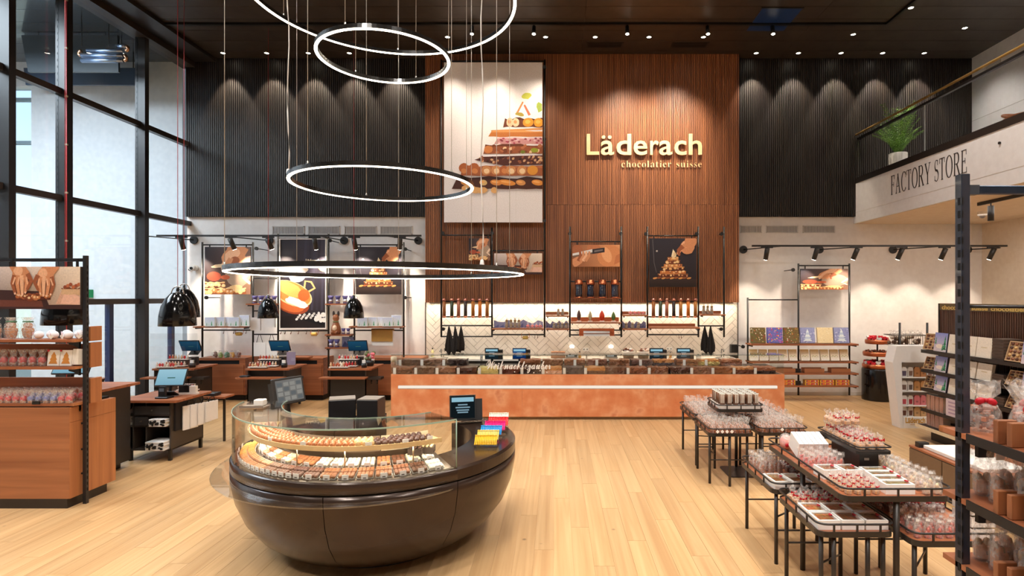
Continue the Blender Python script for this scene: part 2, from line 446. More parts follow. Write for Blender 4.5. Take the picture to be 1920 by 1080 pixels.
plaster_cool = noisemat('lobby_plaster', [(.3, K(214, 220, 226)), (.7, K(226, 230, 234))], 9, .8, spec=.2)
plaster_warm = noisemat('warm_plaster', [(.3, K(226, 208, 184)), (.7, K(234, 218, 196))], 9, .8, spec=.2)
ceilmetal = noisemat('ceiling_panel_metal', [(.3, K(58, 50, 44)), (.7, K(70, 61, 53))], 4, .45, .3)
tilemat = noisemat('ceramic_tile', [(.3, K(226, 214, 200)), (.7, K(240, 230, 218))], 3, .18)
copperm = noisemat('patinated_copper', [(.3, K(212, 124, 78)), (.5, K(224, 146, 100)), (.62, K(232, 166, 124)), (.8, K(200, 112, 72))], 3.2, .42, .2, 8)
brownlac = noisemat('bronze_brown_lacquer', [(.3, K(50, 38, 31)), (.7, K(60, 45, 36))], 2, .2, .3, 3)
signgold = noisemat('sign_brass', [(.3, K(252, 214, 158)), (.7, K(255, 230, 184))], 6, .35, .25)
goldmat = noisemat('brass', [(.3, K(226, 180, 96)), (.7, K(244, 206, 128))], 6, .3, .6)
leafm = noisemat('palm_leaf', [(.3, K(58, 108, 36)), (.7, K(130, 178, 62))], 12, .45)
rattan = noisemat('rattan', [(.3, K(150, 84, 50)), (.7, K(190, 118, 76))], 40, .5, bump=.6)
wicker = noisemat('wicker', [(.3, K(96, 70, 48)), (.7, K(150, 116, 82))], 50, .6, bump=.8)
cloth = noisemat('charcoal_cloth', [(.3, K(46, 42, 40)), (.7, K(60, 55, 52))], 60, .9, bump=.3, spec=.1)
# ================================================================ the setting
XL = -8.95          # glass wall
XF = 7.23           # gallery front
XRU, XRL = 10.04, 10.35
YP = 13.25          # front of the wood panel
YN = -6.0           # wall behind the camera
XO = -15.5          # far side of the lobby

# floor: base slab, planks laid along the depth of the hall
fl = struct(MB().box(XO, 11, YN, YB+.3, -.3, -.004), 'floor', matte); fl.data.materials[0] = oak
PW, PL = .182, 2.2
pm = MB(); pm.box(-PW/2+.0012, PW/2-.0012, -PL/2+.0015, PL/2-.0015, -.012, 0)
pme = None; cells = []
for i in range(int((11-XO)/PW)):
    x = XO+.1+i*PW; off = ((i*0.618) % 1)*PL
    for j in range(-3, 8):
        y = j*PL+off
        if y-PL/2 < YN or y+PL/2 > YB+.2: continue
        u = x/max(y, .5)*FP+VX
        near = 3.2 < y+PL/2 and -60 < (x/max(y+PL/2, 1)*FP+VX) and (x/max(y+PL/2, 1)*FP+VX) < 1980
        cells.append((0 if near else 1, y, x))
cells.sort()
rest = MB()
for n, (far, y, x) in enumerate(cells):
    if n < 300 and not far:
        if pme is None: o = build(pm, 'plank', oak, fl); pme = o
        else: o = pme.copy(); COL.objects.link(o)
        o.parent = fl; o.location = (x, y, 0)
    else:
        rest.box(x-PW/2+.0012, x+PW/2-.0012, y-PL/2+.0015, y+PL/2-.0015, -.012, 0)
build(rest, 'plank_field', oak, fl, 'stuff')

# ceiling: slab with panels
ce = struct(MB(DARK).box(XL, XRU+.2, YN, YB+.3, ZC+.03, ZC+.4), 'ceiling', ceilmetal)
for j in range(10):
    y0 = 8.6+j*.5
    for (x0, x1) in ((XL, -4.3), (-4.3, .6), (.6, 5.4), (5.4, XRU)):
        build(MB().box(x0+.004, x1-.004, y0+.006, y0+.494, ZC, ZC+.03), 'panel', ceilmetal, ce)
build(MB().box(XL, XRU, YN, 8.6, ZC, ZC+.03), 'panel_field', ceilmetal, ce)

# back wall: white below, tiles in the middle
wb = struct(MB().box(XL, XRL+.2, YB, YB+.3, 0, ZC+.4), 'wall_back', plaster)
xa, xb = X(797, YB), X(1385, YB)
# herringbone tiles on the middle part
def clip(poly, x0, x1, z0, z1):
    for ax, lim, sg in ((0, x0, 1), (0, x1, -1), (1, z0, 1), (1, z1, -1)):
        out = []
        for i in range(len(poly)):
            a, b = poly[i-1], poly[i]; da = (a[ax]-lim)*sg; db = (b[ax]-lim)*sg
            if da*db < 0:
                t = da/(da-db); out.append((a[0]+t*(b[0]-a[0]), a[1]+t*(b[1]-a[1])))
            if db >= 0: out.append(b)
        poly = out
        if not poly: return None
    return poly
build(MB(K(176, 162, 148)).box(xa+.02, xb-.02, YB-.004, YB-.0005, .9, 2.3), 'grout', matte, wb)
TW, TLn = .118, .354; g = .008; tiles = []
for i in range(-40, 41):
    for j in range(-40, 41):
        for kind in (0, 1):
            # herringbone lattice: step (TW, TW) and (TL, -TL) pairs
            bx = i*TW+j*TLn; bz = i*TW-j*TLn
            if kind == 0: r = (bx, bz, TLn, TW)
            else: r = (bx, bz+TW, TW, TLn)
            c = [(r[0]+g/2, r[1]+g/2), (r[0]+r[2]-g/2, r[1]+g/2), (r[0]+r[2]-g/2, r[1]+r[3]-g/2), (r[0]+g/2, r[1]+r[3]-g/2)]
            s_ = math.sqrt(.5)
            c = [((x-z)*s_+.6, (x+z)*s_+1.6) for x, z in c]
            p = clip(c, xa+.02, xb-.02, .9, 2.3)
            if p and len(p) >= 3:
                A = abs(sum(p[k-1][0]*p[k][1]-p[k][0]*p[k-1][1] for k in range(len(p))))/2
                tiles.append((A, p))
tiles.sort(key=lambda t: -t[0]); small = MB()
struct_t = 0
for n, (A, p) in enumerate(tiles):
    if sum(p[k-1][0]*p[k][1]-p[k][0]*p[k-1][1] for k in range(len(p))) < 0: p = p[::-1]
    dz = rnd.uniform(0, .0025)
    if n < 300 and A > .004: build(MB().prismy(p, YB-.014-dz, YB-.005), 'tile', tilemat, wb)
    else: small.prismy(p, YB-.014-dz, YB-.005)
if small.f: build(small, 'tile_cuts', tilemat, wb, 'stuff')
# slatted panels
def slats(name, x0, x1, z0, z1, y, pitch, wd, material, back):
    s = struct(MB().box(x0, x1, y+.03, YB-.001 if y > 13.4 else y+.12, z0, z1), name, back)
    m = MB(); n = int((x1-x0)/pitch)
    for i in range(n):
        cx = x0+(i+.5)*(x1-x0)/n; m.box(cx-wd/2, cx+wd/2, y, y+.031, z0, z1)
    build(m, 'slat_field', material, s, 'stuff'); return s
zw = Z(567, YP)
slats('wall_center', X(797, YP), X(1386, YP), zw, Z(384, YP), YP, .043, .033, walnut_z, noisemat('wood_backing', [(.3, K(60, 34, 22)), (.7, K(72, 42, 28))], 5, .6))
slats('wall_center_top', X(797, YP), X(1386, YP), Z(384, YP)+.006, ZC-.01, YP, .043, .033, walnut_z, MATS['wood_backing'])
# returns of the wood panel to the wall
for x in (X(797, YP), X(1386, YP)):
    pass
zd = Z(406, 13.5)
struct(MB(BLACK).box(X(797, YP)+.02, X(1386, YP)-.02, YP+.12, YB-.001, zw+.01, ZC), 'wall_center_core', matte)
dback = noisemat('dark_backing', [(.3, K(20, 16, 14)), (.7, K(26, 21, 18))], 5, .7)
slats('wall_upper_left', XL+.02, X(797, YP)-.0, zd, ZC-.01, 13.5, .05, .034, darkslat, dback)
slats('wall_upper_right', X(1386, YP), XRU, zd, ZC-.01, 13.5, .05, .034, darkslat, dback)
# joint lines on the white walls and baseboards
struct(MB(K(225, 220, 215)).box(XL+.05, X(797, YB)-.05, YB-.015, YB-.001, 0, .09), 'baseboard_left', plain)
struct(MB(K(225, 220, 215)).box(X(1386, YB)+.05, XRL-.05, YB-.015, YB-.001, 0, .09), 'baseboard_right', plain)
for k, px in enumerate((797.5, 1384)):
    struct(MB(K(90, 84, 80)).box(X(px, 13.55)-.012, X(px, 13.55)+.012, 13.56, 13.6, 0, zw), 'trim_%d' % (k+4), satin)
# shell behind and beside the camera
struct(MB().box(XO, XRL+.2, YN-.3, YN, 0, ZC+.4), 'wall_front', plaster)
struct(MB().box(XRL, XRL+.3, YN, YB, 0, 4.17), 'wall_right', plaster_warm)
wru = struct(MB().box(XRU, XRU+.3, YN, YB, 5.1, ZC+.4), 'wall_right_upper', plaster)
build(MB(K(190, 180, 170)).box(XRU-.006, XRU, 4, YB, 6.62, 6.628), 'joint_line', plain, wru)

# ------------------------------------------------ glass wall on the left
wl = bpy.data.objects.new('window_1', None); COL.objects.link(wl); wl['kind'] = 'structure'; ORG['window_1'] = Vector((0, 0, 0))
steel = K(34, 32, 33)
my = [12.0, 10.1, 9.03, 6.9, 4.4, 2.5, .6, -1.3, -3.2, -5.1]
for y in my:
    m = MB(steel).box(XL-.02, XL+.19, y-.06, y+.06, 0, 7.95)
    mu = build(m, 'mullion', blackmetal, wl)
    m = MB(K(10, 10, 10)); k = 0
    if 4 < y < 13:
        for q in range(60):
            z = .5+q*.12; m.box(XL+.012, XL+.022, y-.0615, y-.0595, z, z+.04)
        build(m, 'slot_row', matte, mu, 'stuff')
for z in (6.08, 4.17, 2.30):
    build(MB(K(52, 44, 40)).box(XL-.02, XL+.10, YN, YB, z-.055, z+.055), 'transom', blackmetal, wl)
zz = [0.02, 2.245, 2.355, 4.115, 4.225, 6.025, 6.135, 7.95]
ys = [YB-.02]+my+[YN]
for a, b in zip(ys[1:], ys[:-1]):
    for q in range(0, 8, 2):
        build(MB().box(XL+.03, XL+.042, a+.06, b-.06, zz[q], zz[q+1]), 'glass_pane', window_glass, wl)
for y in (13.0, 11.2):
    build(MB(K(28, 44, 84)).box(XL-.03, XL+.07, y-.05, y+.05, 0, 2.25), 'door_post', blackmetal, wl)
struct(MB(K(50, 42, 37)).box(XL-.1, XL+.25, YN, YB, 7.93, ZC+.03), 'trim_1', blackmetal)
struct(MB(K(40, 35, 32)).box(XL+.25, XL+.75, YN, 13.5, 8.06, ZC+.001), 'trim_2', blackmetal)

# ------------------------------------------------ lobby beyond the glass
xw = -12.72
struct(MB().box(xw, XL-.1, YB-.02, YB+.28, 0, 8.3), 'wall_lobby_back', plaster_cool)
struct(MB().box(XO, -13.45, YB-.02, YB+.28, 0, 8.3), 'wall_lobby_corner', plaster_cool)
struct(MB().box(-13.45, xw, YB-.02, YB+.28, 7.5, 8.3), 'wall_lobby_lintel', plaster_cool)
struct(MB().box(XO-.3, XO, YN, YB, 0, 8.3), 'wall_lobby_left', plaster_cool)
lw = bpy.data.objects.new('window_2', None); COL.objects.link(lw); lw['kind'] = 'structure'; ORG['window_2'] = Vector((0, 0, 0))
build(MB().box(-13.4, xw-.02, YB+.1, YB+.115, .06, 7.48), 'glass_pane', window_glass, lw)
for z in (.03, 2.5, 6.15, 7.2): build(MB(K(120, 140, 150)).box(-13.45, xw, YB+.06, YB+.16, z-.03, z+.05), 'window_bar', satin, lw)
struct(MB(K(120, 122, 110)).box(-22, -6, YB+.3, 30, -.35, -.05), 'ground_outside', matte)
lc = struct(MB(K(70, 82, 92)).box(XO, XL-.1, YN, YB, 8.12, 8.4), 'ceiling_lobby', ceilmetal)
for j in range(6): build(MB(K(60, 70, 80)).box(XO, XL-.12, 10.6+j*.5, 11.09+j*.5, 8.09, 8.12), 'panel', lacquer, lc)
for k, (x0, x1, y, z0, z1, tilt) in enumerate(((-11.5, -9.45, 12.1, 7.25, 8.05, .1), (-12.4, -9.6, 13.1, 7.35, 7.75, 0))):
    t = thing('acoustic_baffle', ('large dark grey baffle board hung under the lobby ceiling beyond the glass', 'lower blue grey baffle strip against the lobby wall beyond the glass')[k], 'baffle', (x0, y, z0))
    build(MB(K(66, 76, 84) if k == 0 else K(62, 80, 104)).prismy([(x0+tilt, z0), (x1, z0), (x1-.05*k-.02, z1), (x0-.05, z1)], y, y+.05), 'board', satin, t)
    for x in (x0+.3, x1-.3): build(MB(steel).tube([(x, y+.025, z1-.02), (x, y+.025, 8.1)], .012), 'hanger', blackmetal, t)
# serpentine of shiny ducts
t = thing('serpentine_duct', 'shiny metal pipes folded in a serpentine under the lobby ceiling', 'duct', (-9.9, 11.6, 7.3))
Yd = 11.4
for k, py in enumerate((87, 95.5, 104.5, 113.5)):
    z = Z(py, Yd); x0, x1 = X(150+(14 if k < 2 else 3), Yd), X(232+(5 if k == 0 else 0), Yd)
    m = MB(K(150, 170, 200)); m.tube([(x0 if k else X(222, Yd), Yd, z), (x1, Yd, z)], .045, 10); build(m, 'pipe', metal, t)
for (px, pa, pb_) in ((236, 87, 95.5), (153, 95.5, 104.5), (233, 104.5, 113.5)):
    za, zb = Z(pa, Yd), Z(pb_, Yd); r = (za-zb)/2; sg = 1 if px > 200 else -1; x = X(px, Yd)
    m = MB(K(190, 150, 120)); m.tube([(x+sg*r*math.sin(a), Yd, (za+zb)/2+r*math.cos(a)) for a in [PI*q/6 for q in range(7)]], .035, 8); build(m, 'bend', metal, t)
for x in (-9.55, -9.0): build(MB(steel).tube([(x-.1, Yd, Z(87, Yd)), (x-.1, Yd, 8.1)], .008), 'hanger', blackmetal, t)
for px, py in ((72, 100), (148, 99.5), (228, 99.5)):
    x = X(px, 12.3); z = Z(py, 12.3)
    tt = thing('lobby_spotlight', 'small bright spotlight under the lobby ceiling, %s' % ('left of the shiny pipes', 'at the left end of the shiny pipes', 'at the right end of the shiny pipes')[(px > 100)+(px > 200)], 'spotlight', (x, 12.3, z))
    build(MB(DARK).lathe((x, 12.3, z), [(.0, .1), (.05, .1), (.06, 0), (.04, 0)], 12), 'housing', satin, tt)
    build(MB(PAPER).lathe((x, 12.3, z+.004), [(0, 0), (.045, 0)], 12), 'lens', lamp_on, tt)
    build(MB(steel).tube([(x, 12.3, z+.09), (x, 12.3, 8.1)], .008), 'stem', blackmetal, tt)
t = thing('exit_sign', 'small green exit sign on the lobby wall beyond the glass', 'sign', (X(164, 13.5), 13.5, 2.4))
build(MB(K(20, 150, 90)).box(X(157, 13.5), X(170, 13.5), 13.52, 13.578, Z(558, 13.5), Z(543, 13.5)), 'panel', emis('exit_glow', .8), t)
build(MB(K(230, 250, 240)).box(X(160, 13.5), X(164, 13.5), 13.515, 13.522, Z(555, 13.5), Z(546, 13.5)), 'pictogram', plain, t)
t = thing('lobby_table', 'low wooden bench with a cable in the lobby beyond the glass', 'bench', (-9.9, 10.4, 0))
build(MB().box(-10.3, -9.15, 11.0, 11.5, .7, .74), 'top', walnut_x, t)
for x in (-10.2, -9.25): build(MB(steel).box(x-.02, x+.02, 11.05, 11.45, 0, .7), 'leg', blackmetal, t)

# ------------------------------------------------ gallery on the right
struct(MB().box(XF, XRL+.3, YN, YB, 4.17, 5.12), 'ceiling_gallery', [plaster])
SC_ = bpy.data.objects['ceiling_gallery']
build(MB(K(210, 196, 176)).box(XF-.003, XF, 2, YB, 4.42, 4.424), 'joint_line', plain, SC_)
build(MB().box(XF+.02, XRL, 0, YB-.02, 4.158, 4.17), 'soffit', plaster_warm, SC_)
rl = thing('glass_railing', 'frameless glass balustrade with brass handrail along the gallery edge', 'railing', (XF, 8, 5.12))
build(MB(K(40, 35, 32)).box(XF-.01, XF+.12, 1.0, 13.49, 5.12, 5.25), 'base_channel', blackmetal, rl)
ye = [13.48, 11.05, 8.6, 6.15, 3.7, 1.2]
for a, b in zip(ye[1:], ye[:-1]):
    build(MB().box(XF+.045, XF+.06, a+.008, b-.008, 5.25, 6.17), 'glass_panel', plexi, rl)
    build(MB(K(200, 205, 200)).box(XF+.043, XF+.062, a-.004, a+.004, 5.25, 6.17), 'panel_edge', satin, rl)
build(MB(K(26, 23, 22)).box(XF+.02, XF+.085, 1.0, 13.49, 6.17, 6.215), 'top_channel', blackmetal, rl)
build(MB().tube([(XF+.0, 13.48, 6.29), (XF+.0, 1.0, 6.29)], .024, 10), 'handrail', goldmat, rl)
for y in (13.3, 11.7, 10.1, 8.5, 6.9, 5.3):
    build(MB(BLACK).tube([(XF+.05, y, 6.21), (XF+.05, y, 6.25), (XF, y, 6.28)], .009), 'rail_bracket', blackmetal, rl)

# FACTORY STORE on the gallery front: letters face the hall
sg = thing('wall_lettering', 'dark serif FACTORY STORE lettering on the white gallery front', 'sign', (XF, 10, 4.6))
SERIF = {c: chr(0x1D400+ord(c)-65) for c in 'ABCDEFGHIJKLMNOPQRSTUVWXYZ'}
SERIF.update({c: chr(0x1D41A+ord(c)-97) for c in 'abcdefghijklmnopqrstuvwxyz'})
def Yx(px): return XF*FP/(px-VX)
y_start, y_end = Yx(1671), Yx(1813)
# widths of the letters in the text line
word = 'FACTORY STORE'; tot = sum(.42 if c == ' ' else serif_letter(c)[1]+.13 for c in word)-.13
kx = (y_start-y_end)/tot; H = .41; yy = y_start
for c in word:
    if c == ' ': yy -= .42*kx; continue
    polys, wd = serif_letter(c); m = MB(K(52, 46, 42))
    for p in polys: m.add([(XF-.006, yy-u*kx, 4.585+v*H) for u, v in p]+[(XF-.001, yy-u*kx, 4.585+v*H) for u, v in p], [(0, 1, 2, 3), (7, 6, 5, 4), (0, 4, 5, 1), (1, 5, 6, 2), (2, 6, 7, 3), (3, 7, 4, 0)])
    build(m, 'letter', satin, sg); yy -= (wd+.13)*kx
t = thing('wall_sensor', 'small round black sensor on the white gallery front', 'sensor', (XF, Yx(1875), 4.9))
build(MB(BLACK).tube([(XF-.02, Yx(1875), 4.90), (XF, Yx(1875), 4.90)], .022, 12), 'body', satin, t)
build(MB(K(90, 90, 90)).tube([(XF-.024, Yx(1875), 4.90), (XF-.02, Yx(1875), 4.90)], .009, 10), 'lens', gloss, t)
# grille on the upper right wall
def grille(name_lbl, x0, x1, z0, z1, y, group=None):
    t = thing('vent_grille', name_lbl, 'vent', ((x0+x1)/2, y, z0))
    m = MB(K(214, 210, 206)); b = .02
    m.box(x0, x1, y-.02, y, z1-b, z1); m.box(x0, x1, y-.02, y, z0, z0+b); m.box(x0, x0+b, y-.02, y, z0, z1); m.box(x1-b, x1, y-.02, y, z0, z1)
    build(m, 'frame', plain, t)
    m = MB(K(208, 204, 202)); n = int((x1-x0)/.035)
    for i in range(n):
        x = x0+(i+.5)*(x1-x0)/n; m.box(x-.008, x+.008, y-.014, y-.004, z0+b, z1-b)
    build(m, 'slat_field', plain, t, 'stuff')
    build(MB(K(150, 147, 146)).box(x0+b, x1-b, y-.003, y-.001, z0+b, z1-b), 'backing', plain, t)
pos = ('first from the glass wall', 'second from the glass wall', 'third from the glass wall', 'nearest the wood panel')
for k, (a, b) in enumerate(((511, 571), (578, 637), (646, 706), (713, 773))):
    grille('white wall vent grille high on the left wall, '+pos[k], X(a, YB), X(b, YB), Z(440, YB), Z(424, YB), YB)
pos = ('nearest the wood panel', 'middle of three', 'nearest the gallery')
for k, (a, b) in enumerate(((1388, 1428), (1436, 1496), (1505, 1565))):
    grille('white wall vent grille high on the right wall, '+pos[k], X(a, YB), X(b, YB), Z(437, YB), Z(423, YB), YB)
t = thing('air_outlet', 'white louvred air outlet on the upper right wall above the gallery', 'vent', (XRU, 12.2, 7.6))
m = MB(K(214, 206, 196))
y0, y1, z0, z1 = XRU*FP/(1877-VX), XRU*FP/(1848-VX), 7.62, 7.84
m.box(XRU-.02, XRU, y0, y1, z0, z0+.02); m.box(XRU-.02, XRU, y0, y1, z1-.02, z1); m.box(XRU-.02, XRU, y0, y0+.02, z0, z1); m.box(XRU-.02, XRU, y1-.02, y1, z0, z1)
build(m, 'frame', plain, t); m = MB(K(204, 196, 186))
for q in range(5): m.box(XRU-.014, XRU-.002, y0+.02, y1-.02, z0+.035+q*.035, z0+.05+q*.035)
build(m, 'louvre_field', plain, t, 'stuff')
# ================================================================ printed pictures
class Art:
    def __init__(s, x0, x1, z0, z1, Y):
        s.x0, s.x1, s.z0, s.z1, s.Y = x0, x1, z0, z1, Y; s.m = MB(); s.k = 0; s.asp = (x1-x0)/(z1-z0)
    def P(s, u, v): return (s.x0+u*(s.x1-s.x0), s.Y-.0008-s.k*.00012, s.z0+v*(s.z1-s.z0))
    def clipped(s, pts): return clip(pts, 0, 1, 0, 1)
    def poly(s, pts, col):
        p = s.clipped(pts)
        if p and len(p) > 2: s.k += 1; s.m.add([s.P(u, v) for u, v in p], [tuple(range(len(p)))], cols=[col])
    def grad(s, u0, v0, u1, v1, bl, br, tr, tl):
        s.k += 1; s.m.add([s.P(u0, v0), s.P(u1, v0), s.P(u1, v1), s.P(u0, v1)], [(0, 1, 2, 3)], cols=[(bl, br, tr, tl)])
    def blob(s, u, v, ru, rv=None, col=NUT, rot=0, n=14, jit=0):
        rv = ru*s.asp if rv is None else rv; pts = []
        for i in range(n):
            a = 2*PI*i/n; q = 1+rnd.uniform(-jit, jit); x, y = ru*s.asp*math.cos(a)*q, rv*math.sin(a)*q
            pts.append((u+(x*math.cos(rot)-y*math.sin(rot))/s.asp, v+x*math.sin(rot)+y*math.cos(rot)))
        s.poly(pts, col)
    def limb(s, pts, w0, w1, col):            # tapered stroke; widths in units of picture height
        P = [(u*s.asp, v) for u, v in pts]; L, R = [], []
        for i, p in enumerate(P):
            a = P[max(i-1, 0)]; b = P[min(i+1, len(P)-1)]; dx, dy = b[0]-a[0], b[1]-a[1]; l = math.hypot(dx, dy) or 1
            w = w0+(w1-w0)*i/(len(P)-1); L.append(((p[0]-dy/l*w)/s.asp, p[1]+dx/l*w)); R.append(((p[0]+dy/l*w)/s.asp, p[1]-dx/l*w))
        e = P[-1]; w = w1; a0 = math.atan2(P[-1][1]-P[-2][1], P[-1][0]-P[-2][0])
        tip = [((e[0]+w*math.cos(a0+PI/2-PI*i/5))/s.asp, e[1]+w*math.sin(a0+PI/2-PI*i/5)) for i in range(1, 5)]
        for i in range(len(P)-1):
            s.poly([L[i], R[i], R[i+1], L[i+1]], col)
        s.poly([L[-1]]+tip+[R[-1]], col)
    def slab(s, u0, u1, v, h, col, top, nuts=0, nutcol=NUT, seed=1, tip=.0):
        r = random.Random(seed); n = 10; pts = [(u0+(u1-u0)*i/n, v+r.uniform(-.06, .06)*h) for i in range(n+1)]
        up = [(u1-(u1-u0)*i/n, v+h*(1+r.uniform(-.14, .14))) for i in range(n+1)]
        if tip: up[-1] = (u0+tip, up[-1][1])
        s.poly(pts+up, col)
        s.poly([(u0+tip+(u1-u0-tip)*i/n, v+h*.82) for i in range(n+1)]+up, top)
        for i in range(nuts):
            u = u0+tip+(u1-u0-tip)*(i+.5+r.uniform(-.3, .3))/nuts; q = h*r.uniform(.26, .42); vv = v+h*r.uniform(.3, .75)
            s.blob(u, vv, q*r.uniform(.8, 1.5)/s.asp, q, nutcol if not isinstance(nutcol, list) else r.choice(nutcol), r.uniform(-.5, .5), 10, .1)
            s.blob(u-q*.2/s.asp, vv+q*.2, q*.5/s.asp, q*.45, K(238, 204, 160), 0, 8, .1)
    def done(s, parent): return build(s.m, 'print', printm, parent)
SK, SKL, SKD = K(214, 146, 104), K(238, 184, 146), K(160, 92, 60)
def hand_down(a, u, v, k, flip=1, wrist=(0, .5), big=1.0):
    """a hand seen from the front, fingers pointing down to (u, v); k = picture-height units"""
    q = lambda x, y: (u+flip*x*k/a.asp, v+y*k)
    a.limb([q(wrist[0], wrist[1]+1.2), q(wrist[0]*.5, 1.3), q(0, .9)], .25*k, .31*k, SK)
    a.blob(u, v+.8*k, .38*k/a.asp, .36*k, SK, 0, 14, .04)
    a.blob(u-.1*k/a.asp, v+.95*k, .2*k/a.asp, .2*k, SKL, 0, 12, .1)
    for i, (x0, x1, x2, y2, c) in enumerate(((-.26, -.36, -.24, .04, SKD), (-.1, -.15, -.07, -.03, SK), (.06, .06, .07, -.01, SKL), (.21, .26, .2, .08, SK))):
        a.limb([q(x0, .78), q(x1, .44), q(x2, y2)], .1*k, .058*k, c)
        a.limb([q(x0+.085, .72), q(x1+.1, .44), q(x2+.06, y2+.05)], .014*k, .012*k, K(126, 68, 44))
        a.limb([q(x0+.03, .7), q(x1+.03, .42)], .035*k, .03*k, SKL)
        a.blob(*q(x2, y2-.03), .045*k/a.asp, .05*k, K(240, 196, 168), 0, 8)
    a.limb([q(.3, .85), q(.46, .55), q(.3, .22)], .1*k, .06*k, SKD)
def art_hands(a):
    a.grad(0, 0, 1, 1, K(70, 40, 36), K(206, 176, 156), K(244, 226, 206), K(222, 208, 206))
    a.poly([(0, 0), (1, 0), (1, .1), (.66, .1), (.6, .42), (0, .46)], K(66, 40, 38))
    a.poly([(.0, .06), (.6, .05), (.58, .2), (0, .22)], K(110, 62, 50))
    a.slab(-.05, .1, .1, .14, K(112, 54, 36), K(150, 82, 56), 4, K(180, 104, 70), 3)
    a.slab(.3, .52, .2, .17, K(104, 50, 32), K(150, 78, 48), 9, [K(180, 104, 62), K(130, 66, 40)], 5)
    a.slab(.5, .68, .22, .15, K(92, 44, 30), K(140, 74, 46), 5, [K(190, 120, 74)], 8)
    a.poly([(.74, .12), (.81, .48), (.85, .5), (.79, .12)], K(214, 168, 144))
    a.poly([(.79, .12), (.85, .5), (1, .28), (1, .1)], K(232, 186, 164))
    a.slab(.8, 1.02, .34, .16, K(214, 176, 138), K(120, 62, 40), 0)
    for i in range(7): a.blob(.84+.03*i, .52+.03*(i % 3), .02, None, (K(150, 76, 50), K(190, 110, 72))[i % 2], 0, 9)
    hand_down(a, .36, .36, .56, 1, (-.5, .6)); hand_down(a, .63, .34, .54, -1, (-.7, .6))
def pyramid(a, u, v0, w, h, n=6, light=1.0, seed=4):
    r = random.Random(seed)
    pal = [K(96, 48, 30), K(196, 116, 62), K(84, 42, 28), K(206, 134, 80), K(120, 62, 40), K(214, 150, 92)]
    for i in range(n):
        ww = w*(1-.78*i/n)*r.uniform(.94, 1.06); hh = h/n
        a.slab(u-ww/2, u+ww/2, v0+i*hh, hh*1.02, pal[i % 6], pal[(i+3) % 6], max(3, int(9*ww/w)), [K(222, 160, 96), K(240, 200, 140), K(150, 84, 48)], seed+i)
def art_stack_dark(a):
    a.grad(0, 0, 1, 1, K(40, 30, 30), K(36, 28, 30), K(54, 50, 60), K(44, 42, 52))
    a.grad(0, 0, 1, .16, K(34, 24, 22), K(34, 24, 22), K(58, 42, 38), K(58, 42, 38))
    a.limb([(.07, .98), (.1, .5), (.15, .3)], .008, .005, K(90, 86, 90)); a.blob(.16, .74, .02, None, K(190, 180, 176), 0, 10)
    for i in range(9): a.blob(.12+i*.09, .18+.01*(i % 2), .05, .02, (K(214, 150, 84), K(160, 92, 50))[i % 2], .2, 10, .1)
    pyramid(a, .5, .2, .66, .42, 6)
    a.poly([(.46, .62), (.5, .78), (.55, .7), (.57, .62)], K(244, 226, 190)); a.poly([(.5, .62), (.53, .74), (.58, .66)], K(226, 196, 150))
    a.blob(.8, .82, .15, .15, SK, -.5, 16, .06); a.blob(.76, .87, .11, .07, SKL, .6, 12, .1)
    for i in range(4): a.limb([(.86-.05*i, .9-.02*i), (.72-.035*i, .84-.03*i), (.6+.01*i, .7-.012*i)], .05, .026, (SK, SKL, SK, SKD)[i])
    a.limb([(.9, 1.02), (.86, .9)], .13, .12, SK)
def art_blur(a):
    a.grad(0, 0, 1, 1, K(60, 34, 26), K(150, 110, 86), K(120, 96, 88), K(40, 42, 54))
    a.blob(.72, .45, .28, .3, K(176, 150, 128), 0, 16); a.blob(.2, .38, .16, .1, K(170, 80, 56), 0, 14); a.blob(.45, .36, .1, .05, K(200, 100, 64), 0, 12)
    a.limb([(.78, 1.05), (.66, .86)], .2, .2, SK); a.blob(.62, .78, .27, .2, SK, .3, 16, .05); a.blob(.6, .84, .19, .1, SKL, .4, 14, .06); a.blob(.66, .72, .1, .08, SKD, 0, 12)
    for i in range(4): a.limb([(.52+.06*i, .74), (.42+.07*i, .62), (.4+.08*i, .54)], .07, .045, (SKL, SK, SK, SKD)[i])
    a.blob(.3, .6, .14, .04, K(240, 210, 170), .1, 12, .2)
    a.slab(-.02, .44, .14, .12, K(116, 60, 36), K(236, 186, 130), 6, [K(240, 196, 140)], 6)
    a.slab(-.02, .9, .0, .14, K(150, 84, 46), K(244, 206, 150), 13, [K(246, 206, 140), K(214, 140, 80)], 12)
    a.blob(.68, .15, .16, .05, K(240, 196, 140), 0, 12, .1)
    a.limb([(1.0, .52), (.86, .34), (.98, .24)], .05, .03, K(240, 214, 190))
